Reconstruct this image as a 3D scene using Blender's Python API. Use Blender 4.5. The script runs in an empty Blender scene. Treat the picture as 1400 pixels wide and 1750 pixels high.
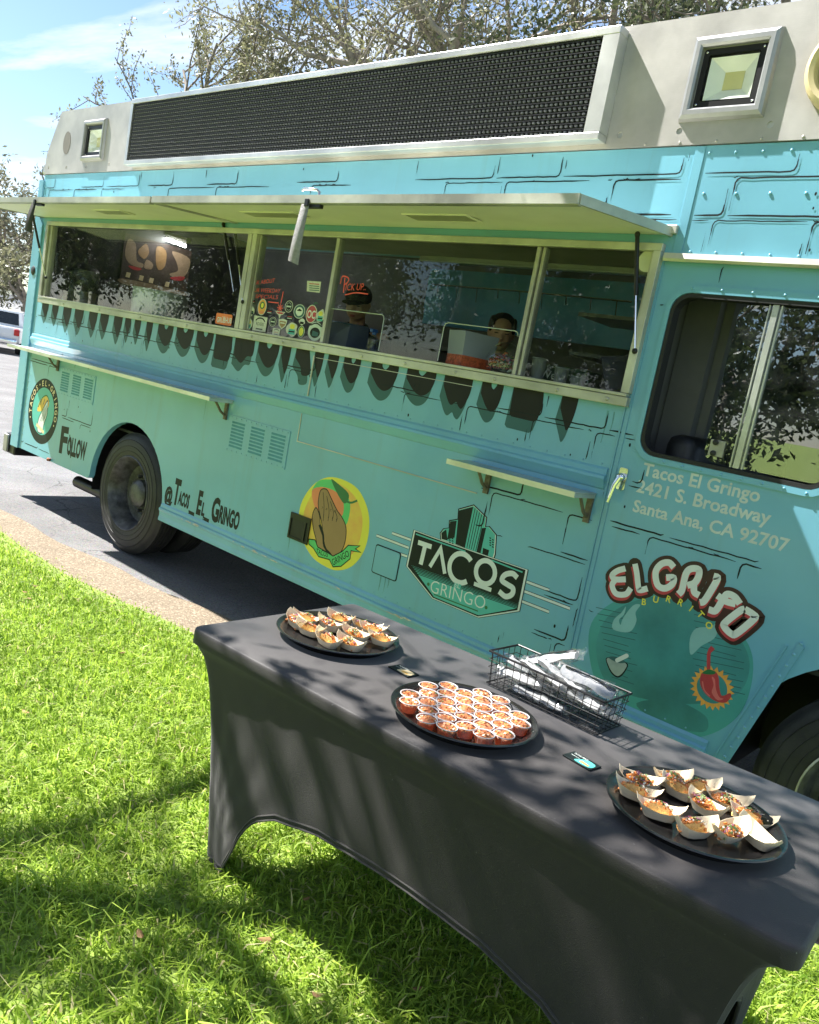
import bpy, bmesh, math, random
import numpy as np
from mathutils import Matrix, Vector
from mathutils.geometry import tessellate_polygon

sc = bpy.context.scene
COL = sc.collection
R = math.radians

# ------------------------------------------------------------------ camera
F_PX = 1402.1                      # focal length for a 1400 x 1750 frame
YAW, PITCH, ROLL = R(-40.2248), R(-8.95006), R(10.83334)
EYE = Vector((5.524145, -3.207171, 1.667479))
_f = Vector((math.sin(YAW) * math.cos(PITCH), math.cos(YAW) * math.cos(PITCH), math.sin(PITCH)))
_r0 = Vector((math.cos(YAW), -math.sin(YAW), 0))
_u0 = _r0.cross(_f)
_r = math.cos(ROLL) * _r0 + math.sin(ROLL) * _u0
_u = -math.sin(ROLL) * _r0 + math.cos(ROLL) * _u0
cam = bpy.data.cameras.new('camera')
cam.sensor_fit = 'HORIZONTAL'
cam.sensor_width = 36
cam.lens = F_PX / 1400 * 36
cam.clip_start = .05
cam.clip_end = 3000
co = bpy.data.objects.new('camera', cam)
COL.objects.link(co)
co.matrix_world = Matrix(((_r.x, _u.x, -_f.x, EYE.x), (_r.y, _u.y, -_f.y, EYE.y), (_r.z, _u.z, -_f.z, EYE.z), (0, 0, 0, 1)))
sc.camera = co

# ------------------------------------------------------------------ sky, sun, exposure
SUN = Vector((.595, .168, -.786)).normalized()        # the way the light travels
world = bpy.data.worlds.new('World')
sc.world = world
world.use_nodes = True
wn, wl = world.node_tree.nodes, world.node_tree.links
wn.clear()
sky = wn.new('ShaderNodeTexSky')
sky.sky_type = 'NISHITA'
sky.sun_disc = False
sky.sun_elevation = math.asin(-SUN.z)
sky.sun_rotation = math.atan2(-SUN.x, -SUN.y)
sky.air_density = 1.0
sky.dust_density = .2
sky.ozone_density = 2.5
tc = wn.new('ShaderNodeTexCoord')
sep = wn.new('ShaderNodeSeparateXYZ')
wl.new(tc.outputs['Generated'], sep.inputs[0])
dz = wn.new('ShaderNodeMath'); dz.operation = 'MAXIMUM'; dz.inputs[1].default_value = .06
wl.new(sep.outputs['Z'], dz.inputs[0])
dvx = wn.new('ShaderNodeMath'); dvx.operation = 'DIVIDE'
dvy = wn.new('ShaderNodeMath'); dvy.operation = 'DIVIDE'
wl.new(sep.outputs['X'], dvx.inputs[0]); wl.new(dz.outputs[0], dvx.inputs[1])
wl.new(sep.outputs['Y'], dvy.inputs[0]); wl.new(dz.outputs[0], dvy.inputs[1])
cmb = wn.new('ShaderNodeCombineXYZ')
wl.new(dvx.outputs[0], cmb.inputs[0]); wl.new(dvy.outputs[0], cmb.inputs[1])
mp = wn.new('ShaderNodeMapping')
mp.inputs['Rotation'].default_value = (0, 0, R(80))
mp.inputs['Scale'].default_value = (.35, 1.15, 1)
wl.new(cmb.outputs[0], mp.inputs[0])
nz = wn.new('ShaderNodeTexNoise')
nz.inputs['Scale'].default_value = 1.1
nz.inputs['Detail'].default_value = 7
nz.inputs['Roughness'].default_value = .58
nz.inputs['Distortion'].default_value = .35
wl.new(mp.outputs[0], nz.inputs['Vector'])
cr = wn.new('ShaderNodeValToRGB')
cr.color_ramp.elements[0].position = .49
cr.color_ramp.elements[1].position = .68
wl.new(nz.outputs['Fac'], cr.inputs[0])
mixc = wn.new('ShaderNodeMix'); mixc.data_type = 'RGBA'
wl.new(cr.outputs[0], mixc.inputs['Factor'])
wl.new(sky.outputs[0], mixc.inputs['A'])
mixc.inputs['B'].default_value = (6.4, 6.6, 6.9, 1)
bg = wn.new('ShaderNodeBackground')
bg.inputs['Strength'].default_value = .066
wl.new(mixc.outputs['Result'], bg.inputs['Color'])
wo = wn.new('ShaderNodeOutputWorld')
wl.new(bg.outputs[0], wo.inputs[0])

sl = bpy.data.lights.new('sun', 'SUN')
sl.energy = 5.0
sl.angle = R(.53)
sl.color = (1, .968, .92)
so = bpy.data.objects.new('sun', sl)
COL.objects.link(so)
so.rotation_euler = SUN.to_track_quat('-Z', 'Y').to_euler()
so.location = (-8, -6, 12)

vs = sc.view_settings
vs.view_transform = 'Standard'
vs.look = 'None'
vs.gamma = 1
vs.use_curve_mapping = False
vs.exposure = 1.65
sc.cycles.max_bounces = 8
sc.cycles.transparent_max_bounces = 24
sc.cycles.glossy_bounces = 4
sc.cycles.transmission_bounces = 8

# ------------------------------------------------------------------ helpers
rng = random.Random(7)
nrng = np.random.default_rng(11)


def ray(px, py):
    return _f + _r * ((px - 700) / F_PX) - _u * ((py - 875) / F_PX)


def W(px, py, y=0.0):
    """the (x, z) of a photograph point on the upright plane at depth y"""
    d = ray(px, py)
    t = (y - EYE.y) / d.y
    return (EYE.x + d.x * t, EYE.z + d.z * t)


def G(px, py, z=0.0):
    """the (x, y) of a photograph point on the level plane at height z"""
    d = ray(px, py)
    t = (z - EYE.z) / d.z
    return (EYE.x + d.x * t, EYE.y + d.y * t)


def crop(ox, oy, s, y=0.0):
    return lambda a, b: W(ox + a / s, oy + b / s, y)


def mat(name, col, rough=.5, metal=0.0, var=.12, vscale=4, bump=0.0, bscale=60, coat=0.0, sheen=0.0, spec=.5,
        stretch=(1, 1, 1), detail=5, trans=0.0, sss=0.0, rvar=0.0, col2=None, bdetail=3):
    m = bpy.data.materials.new(name)
    m.use_nodes = True
    n, l = m.node_tree.nodes, m.node_tree.links
    b = n['Principled BSDF']
    b.inputs['Roughness'].default_value = rough
    b.inputs['Metallic'].default_value = metal
    b.inputs['Coat Weight'].default_value = coat
    b.inputs['Coat Roughness'].default_value = .08
    b.inputs['Sheen Weight'].default_value = sheen
    b.inputs['Specular IOR Level'].default_value = spec
    b.inputs['Transmission Weight'].default_value = trans
    b.inputs['Subsurface Weight'].default_value = sss
    if sss:
        b.inputs['Subsurface Scale'].default_value = .004
        b.inputs['Subsurface Radius'].default_value = (1, .5, .3)
    t = n.new('ShaderNodeTexCoord')
    mp = n.new('ShaderNodeMapping')
    mp.inputs['Scale'].default_value = stretch
    l.new(t.outputs['Object'], mp.inputs[0])
    if var or col2 or rvar:
        nt = n.new('ShaderNodeTexNoise')
        nt.inputs['Scale'].default_value = vscale
        nt.inputs['Detail'].default_value = detail
        nt.inputs['Roughness'].default_value = .6
        l.new(mp.outputs[0], nt.inputs['Vector'])
    if var or col2:
        r = n.new('ShaderNodeValToRGB')
        a = col2 or [min(1, c * (1 - var)) for c in col]
        c_ = col if col2 else [min(1, c * (1 + var)) for c in col]
        r.color_ramp.elements[0].position = .32
        r.color_ramp.elements[1].position = .68
        r.color_ramp.elements[0].color = (*a[:3], 1)
        r.color_ramp.elements[1].color = (*c_[:3], 1)
        l.new(nt.outputs['Fac'], r.inputs[0])
        l.new(r.outputs[0], b.inputs['Base Color'])
    else:
        b.inputs['Base Color'].default_value = (*col[:3], 1)
    if rvar:
        mr = n.new('ShaderNodeMapRange')
        mr.inputs['To Min'].default_value = max(.02, rough - rvar)
        mr.inputs['To Max'].default_value = min(1, rough + rvar)
        l.new(nt.outputs['Fac'], mr.inputs['Value'])
        l.new(mr.outputs[0], b.inputs['Roughness'])
    if bump:
        nb = n.new('ShaderNodeTexNoise')
        nb.inputs['Scale'].default_value = bscale
        nb.inputs['Detail'].default_value = bdetail
        l.new(mp.outputs[0], nb.inputs['Vector'])
        bu = n.new('ShaderNodeBump')
        bu.inputs['Strength'].default_value = bump
        bu.inputs['Distance'].default_value = .01
        l.new(nb.outputs['Fac'], bu.inputs['Height'])
        l.new(bu.outputs[0], b.inputs['Normal'])
    return m


def glassmat(name, tint=(.9, .95, .95), refl=1.0, ior=1.5, rough=0.0, dirt=.05):
    """thin sheet: what passes straight through plus the Fresnel reflection of the surroundings"""
    m = bpy.data.materials.new(name)
    m.use_nodes = True
    n, l = m.node_tree.nodes, m.node_tree.links
    n.clear()
    o = n.new('ShaderNodeOutputMaterial')
    tr = n.new('ShaderNodeBsdfTransparent'); tr.inputs[0].default_value = (*tint, 1)
    gl = n.new('ShaderNodeBsdfGlossy'); gl.inputs['Roughness'].default_value = rough
    gl.inputs['Color'].default_value = (refl, refl, refl, 1)
    df = n.new('ShaderNodeBsdfDiffuse'); df.inputs[0].default_value = (.5, .5, .48, 1)
    fr = n.new('ShaderNodeFresnel')
    ge = n.new('ShaderNodeNewGeometry')          # a thin sheet reflects alike from both faces
    mi_ = n.new('ShaderNodeMix'); mi_.data_type = 'FLOAT'
    mi_.inputs['A'].default_value = ior; mi_.inputs['B'].default_value = 1 / ior
    l.new(ge.outputs['Backfacing'], mi_.inputs['Factor']); l.new(mi_.outputs['Result'], fr.inputs[0])
    mx = n.new('ShaderNodeMixShader')
    l.new(fr.outputs[0], mx.inputs[0]); l.new(tr.outputs[0], mx.inputs[1]); l.new(gl.outputs[0], mx.inputs[2])
    t = n.new('ShaderNodeTexCoord')
    nt = n.new('ShaderNodeTexNoise'); nt.inputs['Scale'].default_value = 9; nt.inputs['Detail'].default_value = 6
    l.new(t.outputs['Object'], nt.inputs['Vector'])
    mr = n.new('ShaderNodeMapRange')
    mr.inputs['From Min'].default_value = .45; mr.inputs['From Max'].default_value = .85
    mr.inputs['To Max'].default_value = dirt
    l.new(nt.outputs['Fac'], mr.inputs['Value'])
    mx2 = n.new('ShaderNodeMixShader')
    l.new(mr.outputs[0], mx2.inputs[0]); l.new(mx.outputs[0], mx2.inputs[1]); l.new(df.outputs[0], mx2.inputs[2])
    l.new(mx2.outputs[0], o.inputs[0])
    return m


def mesh(name, verts, faces, m, parent=None, smooth=False, mi=None, uvless=True):
    me = bpy.data.meshes.new(name)
    me.from_pydata([tuple(v) for v in verts], [], faces)
    for x in (m if isinstance(m, (list, tuple)) else [m]):
        me.materials.append(x)
    if mi is not None:
        me.polygons.foreach_set('material_index', mi)
    if smooth:
        me.polygons.foreach_set('use_smooth', [True] * len(me.polygons))
    me.update()
    o = bpy.data.objects.new(name, me)
    COL.objects.link(o)
    if parent:
        child(o, parent)
    return o


ABS = {}


def child(o, parent):
    """parent o, whose mesh is in world coordinates, under parent"""
    o.parent = parent
    p = ABS.get(parent.name, Vector((0, 0, 0)))
    o.matrix_parent_inverse = Matrix.Translation(-p)
    ABS.setdefault(o.name, Vector((0, 0, 0)))


def empty(name, loc=(0, 0, 0)):
    o = bpy.data.objects.new(name, None)
    o.empty_display_size = .1
    COL.objects.link(o)
    o.location = loc
    ABS[o.name] = Vector(loc)
    return o


def tag(o, label=None, cat=None, group=None, kind=None):
    if label: o['label'] = label
    if cat: o['category'] = cat
    if group: o['group'] = group
    if kind: o['kind'] = kind
    return o


class MB:
    """collects shapes for one mesh"""
    def __init__(s):
        s.v, s.f, s.mi = [], [], []
        s.m = 0

    def add(s, v, f):
        k = len(s.v)
        s.v += [tuple(p) for p in v]
        s.f += [tuple(i + k for i in q) for q in f]
        s.mi += [s.m] * len(f)
        return s

    def box(s, x0, x1, y0, y1, z0, z1, ch=0.0):
        if ch <= 0:
            v = [(x, y, z) for x in (x0, x1) for y in (y0, y1) for z in (z0, z1)]
            f = [(0, 1, 3, 2), (4, 6, 7, 5), (0, 4, 5, 1), (2, 3, 7, 6), (0, 2, 6, 4), (1, 5, 7, 3)]
            return s.add(v, f)
        bm = bmesh.new()
        bmesh.ops.create_cube(bm, size=1)
        for p in bm.verts:
            p.co = ((x0 + x1) / 2 + p.co.x * (x1 - x0), (y0 + y1) / 2 + p.co.y * (y1 - y0), (z0 + z1) / 2 + p.co.z * (z1 - z0))
        bmesh.ops.bevel(bm, geom=list(bm.edges), offset=ch, segments=2, affect='EDGES', profile=.5)
        bm.verts.index_update()
        s.add([p.co[:] for p in bm.verts], [tuple(q.index for q in f.verts) for f in bm.faces])
        bm.free()
        return s

    def obox(s, c, ax, ay, az, hx, hy, hz):
        c, ax, ay, az = Vector(c), Vector(ax).normalized(), Vector(ay).normalized(), Vector(az).normalized()
        v = [c + ax * hx * i + ay * hy * j + az * hz * k for i in (-1, 1) for j in (-1, 1) for k in (-1, 1)]
        f = [(0, 1, 3, 2), (4, 6, 7, 5), (0, 4, 5, 1), (2, 3, 7, 6), (0, 2, 6, 4), (1, 5, 7, 3)]
        return s.add(v, f)

    def tube(s, pts, r, n=8, caps=True):
        pts = [Vector(p) for p in pts]
        rr = r if isinstance(r, (list, tuple)) else [r] * len(pts)
        v, f = [], []
        up = Vector((0, 0, 1))
        a = None
        for i, p in enumerate(pts):
            d = (pts[min(i + 1, len(pts) - 1)] - pts[max(i - 1, 0)]).normalized()
            if a is None:
                a = d.cross(up if abs(d.z) < .95 else Vector((1, 0, 0))).normalized()
            else:
                a = (a - d * a.dot(d)).normalized()
            b = d.cross(a)
            for k in range(n):
                t = 2 * math.pi * k / n
                v.append(p + (a * math.cos(t) + b * math.sin(t)) * rr[i])
        for i in range(len(pts) - 1):
            for k in range(n):
                f.append((i * n + k, i * n + (k + 1) % n, (i + 1) * n + (k + 1) % n, (i + 1) * n + k))
        if caps:
            f.append(tuple(range(n - 1, -1, -1)))
            f.append(tuple((len(pts) - 1) * n + k for k in range(n)))
        return s.add(v, f)

    def lathe(s, prof, c=(0, 0, 0), axis='z', n=32, close=False, cap0=True):
        """prof: (radius, height) pairs"""
        v, f = [], []
        for r, h in prof:
            for k in range(n):
                t = 2 * math.pi * k / n
                a, b = r * math.cos(t), r * math.sin(t)
                if axis == 'z': p = (a, b, h)
                elif axis == 'y': p = (a, h, b)
                else: p = (h, a, b)
                v.append((p[0] + c[0], p[1] + c[1], p[2] + c[2]))
        m = len(prof)
        for i in range(m - 1 + (1 if close else 0)):
            j = (i + 1) % m
            for k in range(n):
                f.append((i * n + k, i * n + (k + 1) % n, j * n + (k + 1) % n, j * n + k))
        if not close:
            if cap0 and prof[0][0] > 1e-6: f.append(tuple(range(n - 1, -1, -1)))
            if prof[-1][0] > 1e-6: f.append(tuple((m - 1) * n + k for k in range(n)))
        return s.add(v, f)

    def plate(s, loops, y0, y1):
        """a sheet in the x-z plane between depths y0 and y1, loops[0] outline, others holes"""
        tri = tessellate_polygon([[Vector((a, b, 0)) for a, b in lp] for lp in loops])
        flat = [p for lp in loops for p in lp]
        n = len(flat)
        v = [(a, y0, b) for a, b in flat] + [(a, y1, b) for a, b in flat]
        f = [tuple(t) for t in tri] + [tuple(i + n for i in reversed(t)) for t in tri]
        k = 0
        for lp in loops:
            m = len(lp)
            for i in range(m):
                f.append((k + i, k + (i + 1) % m, n + k + (i + 1) % m, n + k + i))
            k += m
        return s.add(v, f)

    def ell(s, c, r, nu=12, nv=8, rot=None):
        v, f = [], []
        c = Vector(c)
        for j in range(1, nv):
            ph = math.pi * j / nv
            for i in range(nu):
                t = 2 * math.pi * i / nu
                p = Vector((r[0] * math.sin(ph) * math.cos(t), r[1] * math.sin(ph) * math.sin(t), r[2] * math.cos(ph)))
                if rot: p = rot @ p
                v.append(c + p)
        a, b = Vector((0, 0, r[2])), Vector((0, 0, -r[2]))
        if rot: a, b = rot @ a, rot @ b
        v += [c + a, c + b]
        for j in range(nv - 2):
            for i in range(nu):
                f.append((j * nu + i, (j + 1) * nu + i, (j + 1) * nu + (i + 1) % nu, j * nu + (i + 1) % nu))
        A = (nv - 1) * nu
        for i in range(nu):
            f.append((A, i, (i + 1) % nu))
            f.append((A + 1, (nv - 2) * nu + (i + 1) % nu, (nv - 2) * nu + i))
        return s.add(v, f)

    def build(s, name, m, parent=None, smooth=False):
        o = mesh(name, s.v, s.f, m, parent, smooth, s.mi if isinstance(m, (list, tuple)) else None)
        return o


def autosmooth(o, ang=35):
    me = o.data
    me.polygons.foreach_set('use_smooth', [True] * len(me.polygons))
    try:
        me.set_sharp_from_angle(angle=R(ang))
    except Exception:
        pass
    return o


def recalc(o):
    bm = bmesh.new(); bm.from_mesh(o.data)
    bmesh.ops.recalc_face_normals(bm, faces=bm.faces)
    bm.to_mesh(o.data); bm.free()
    return o


def copy_tree(o, parent=None):
    c = o.copy()
    COL.objects.link(c)
    if parent is not None:
        c.parent = parent
    for ch in o.children:
        copy_tree(ch, c)
    return c


def arc(cx, cz, r, a0, a1, n=16, rz=None):
    rz = rz or r
    return [(cx + r * math.cos(R(a0 + (a1 - a0) * i / n)), cz + rz * math.sin(R(a0 + (a1 - a0) * i / n))) for i in range(n + 1)]


def rrect(x0, x1, z0, z1, r, n=5):
    return (arc(x1 - r, z1 - r, r, 0, 90, n) + arc(x0 + r, z1 - r, r, 90, 180, n) + arc(x0 + r, z0 + r, r, 180, 270, n) + arc(x1 - r, z0 + r, r, 270, 360, n))


def spline(pts, n=6, closed=False):
    """Catmull-Rom through 2-D or 3-D points"""
    P = [np.array(p, float) for p in pts]
    if closed:
        P = [P[-1]] + P + [P[0], P[1]]
    else:
        P = [2 * P[0] - P[1]] + P + [2 * P[-1] - P[-2]]
    out = []
    for i in range(1, len(P) - 2):
        a, b, c, d = P[i - 1:i + 3]
        for k in range(n):
            t = k / n
            out.append(.5 * (2 * b + (c - a) * t + (2 * a - 5 * b + 4 * c - d) * t * t + (3 * b - a - 3 * c + d) * t ** 3))
    if not closed:
        out.append(P[-2])
    return [tuple(p) for p in out]


_tcache = {}


def text2d(s, bold=0.0, shear=0.0, spacing=1.0):
    key = (s, bold, shear, spacing)
    if key not in _tcache:
        cu = bpy.data.curves.new('t', 'FONT')
        cu.body = s
        cu.offset = bold
        cu.shear = shear
        cu.space_character = spacing
        cu.resolution_u = 3
        cu.fill_mode = 'FRONT'
        ob = bpy.data.objects.new('t', cu)
        me = bpy.data.meshes.new_from_object(ob)
        v = [(p.co.x, p.co.y) for p in me.vertices]
        f = [tuple(q.vertices) for q in me.polygons]
        bpy.data.meshes.remove(me)
        bpy.data.objects.remove(ob)
        bpy.data.curves.remove(cu)
        _tcache[key] = (v, f)
    return _tcache[key]


class Decal:
    """flat print on an upright sheet; every stroke lies a hair in front of the one before"""
    def __init__(s, y=-.0016, mats=(), step=.00008):
        s.b = MB()
        s.y, s.step, s.mats = y, step, list(mats)

    def _m(s, m):
        if m not in s.mats: s.mats.append(m)
        s.b.m = s.mats.index(m)

    def flat(s, pts, faces, m):
        s._m(m)
        s.b.add([(a, s.y, c) for a, c in pts], faces)
        s.y -= s.step

    def poly(s, pts, m, holes=()):
        loops = [list(pts)] + [list(h) for h in holes]
        tri = tessellate_polygon([[Vector((p[0], p[1], 0)) for p in lp] for lp in loops])
        s.flat([(p[0], p[1]) for lp in loops for p in lp], [tuple(t) for t in tri], m)

    def stroke(s, pts, w, m, smooth=0, closed=False, taper=False, cap=False):
        if smooth: pts = spline(pts, smooth, closed)
        P = [np.array(p[:2], float) for p in pts]
        P = [p for i, p in enumerate(P) if i == 0 or np.linalg.norm(p - P[i - 1]) > 1e-6]
        n = len(P)
        if n < 2: return
        ws = w if isinstance(w, (list, tuple)) else [w] * n
        if len(ws) != n:
            ws = [ws[min(len(ws) - 1, int(i * len(ws) / n))] for i in range(n)]
        L, Rr = [], []
        for i in range(n):
            if closed:
                d0, d1 = P[i] - P[i - 1], P[(i + 1) % n] - P[i]
            else:
                d0 = P[i] - P[i - 1] if i else P[1] - P[0]
                d1 = P[i + 1] - P[i] if i < n - 1 else P[-1] - P[-2]
            d0 = d0 / np.linalg.norm(d0); d1 = d1 / np.linalg.norm(d1)
            t = d0 + d1
            t = t / (np.linalg.norm(t) + 1e-9)
            nn = np.array((-t[1], t[0]))
            c = max(.45, float(nn @ np.array((-d0[1], d0[0]))))
            h = ws[i] / 2 / c
            if taper:
                u = i / (n - 1)
                h *= .3 + .7 * min(1, 9 * u, 9 * (1 - u))
            L.append(P[i] + nn * h); Rr.append(P[i] - nn * h)
        pts2 = L + Rr
        fs = [(i, i + 1, n + i + 1, n + i) for i in range(n - 1)]
        if closed: fs.append((n - 1, 0, n, 2 * n - 1))
        s.flat([tuple(p) for p in pts2], fs, m)
        if cap:
            for e, ww in ((P[0], ws[0]), (P[-1], ws[-1])):
                s.poly(arc(e[0], e[1], ww / 2, 0, 330, 11), m)

    def text(s, t, a, b, cap, m, bold=0.0, shear=0.0, up=None, spacing=1.0):
        """t on the base line from a to b, capital height cap"""
        v, f = text2d(t, bold, shear, spacing)
        if not v: return
        x0, x1 = min(p[0] for p in v), max(p[0] for p in v)
        hv, _ = text2d('H', bold)
        H = max(p[1] for p in hv)
        ex = np.array(b, float) - np.array(a, float)
        L = np.linalg.norm(ex); ex /= L
        ez = np.array((-ex[1], ex[0])) if up is None else np.array(up, float)
        sx, sz = L / (x1 - x0), cap / H
        A = np.array(a, float)
        s.flat([tuple(A + ex * (p[0] - x0) * sx + ez * p[1] * sz) for p in v], f, m)

    def glyph(s, ch, c, h, ang, m, bold=0.0, wide=1.0):
        """one character centred over c on its base line, turned by ang degrees"""
        v, f = text2d(ch, bold)
        if not v: return
        x0, x1 = min(p[0] for p in v), max(p[0] for p in v)
        hv, _ = text2d('H', bold)
        k = h / max(p[1] for p in hv)
        ca, sa = math.cos(R(ang)), math.sin(R(ang))
        out = []
        for p in v:
            a, b = (p[0] - (x0 + x1) / 2) * k * wide, p[1] * k
            out.append((c[0] + a * ca - b * sa, c[1] + a * sa + b * ca))
        s.flat(out, f, m)

    def build(s, name, parent=None):
        o = mesh(name, s.b.v, s.b.f, s.mats, parent, False, s.b.mi)
        return o

# ------------------------------------------------------------------ materials
def paint_mat(name, col, dirt=.5):
    """vehicle paint with sun-faded patches, streaks running down and specks of road dirt"""
    m = mat(name, col, rough=.34, var=.09, vscale=1.3, coat=.3, bump=.8, bscale=2.6, bdetail=1)
    n, l = m.node_tree.nodes, m.node_tree.links
    b = n['Principled BSDF']
    src = b.inputs['Base Color'].links[0].from_socket
    t = n.new('ShaderNodeTexCoord')
    mp = n.new('ShaderNodeMapping'); mp.inputs['Scale'].default_value = (9, 9, .55)
    l.new(t.outputs['Object'], mp.inputs[0])
    a = n.new('ShaderNodeTexNoise'); a.inputs['Scale'].default_value = 1; a.inputs['Detail'].default_value = 8; a.inputs['Roughness'].default_value = .65
    l.new(mp.outputs[0], a.inputs['Vector'])
    ra = n.new('ShaderNodeMapRange'); ra.inputs['From Min'].default_value = .55; ra.inputs['From Max'].default_value = .8; ra.inputs['To Max'].default_value = dirt
    l.new(a.outputs['Fac'], ra.inputs['Value'])
    mx = n.new('ShaderNodeMix'); mx.data_type = 'RGBA'; mx.blend_type = 'MIX'
    l.new(ra.outputs[0], mx.inputs['Factor']); l.new(src, mx.inputs['A'])
    mx.inputs['B'].default_value = (col[0] * .75 + .04, col[1] * .66 + .02, col[2] * .56 + .02, 1)
    s2 = n.new('ShaderNodeTexNoise'); s2.inputs['Scale'].default_value = 38; s2.inputs['Detail'].default_value = 9; s2.inputs['Roughness'].default_value = .7
    l.new(t.outputs['Object'], s2.inputs['Vector'])
    rb = n.new('ShaderNodeMapRange'); rb.inputs['From Min'].default_value = .66; rb.inputs['From Max'].default_value = .78; rb.inputs['To Max'].default_value = .4
    l.new(s2.outputs['Fac'], rb.inputs['Value'])
    mx2 = n.new('ShaderNodeMix'); mx2.data_type = 'RGBA'
    l.new(rb.outputs[0], mx2.inputs['Factor']); l.new(mx.outputs['Result'], mx2.inputs['A'])
    mx2.inputs['B'].default_value = (col[0] * .6 + .03, col[1] * .55, col[2] * .5, 1)
    l.new(mx2.outputs['Result'], b.inputs['Base Color'])
    return m


def brushed(name, col, rough=.35, metal=.9, stretch=(1, 1, 30), bump=.03, dirt=.25):
    m = mat(name, col, rough=rough, metal=metal, var=dirt, vscale=2.2, stretch=(1, 1, 1), detail=8, rvar=.12)
    n, l = m.node_tree.nodes, m.node_tree.links
    t = n.new('ShaderNodeTexCoord')
    mp = n.new('ShaderNodeMapping'); mp.inputs['Scale'].default_value = stretch
    l.new(t.outputs['Object'], mp.inputs[0])
    nb = n.new('ShaderNodeTexNoise'); nb.inputs['Scale'].default_value = 14; nb.inputs['Detail'].default_value = 6
    l.new(mp.outputs[0], nb.inputs['Vector'])
    bu = n.new('ShaderNodeBump'); bu.inputs['Strength'].default_value = bump * 4; bu.inputs['Distance'].default_value = .002
    l.new(nb.outputs['Fac'], bu.inputs['Height'])
    l.new(bu.outputs[0], n['Principled BSDF'].inputs['Normal'])
    return m


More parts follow.
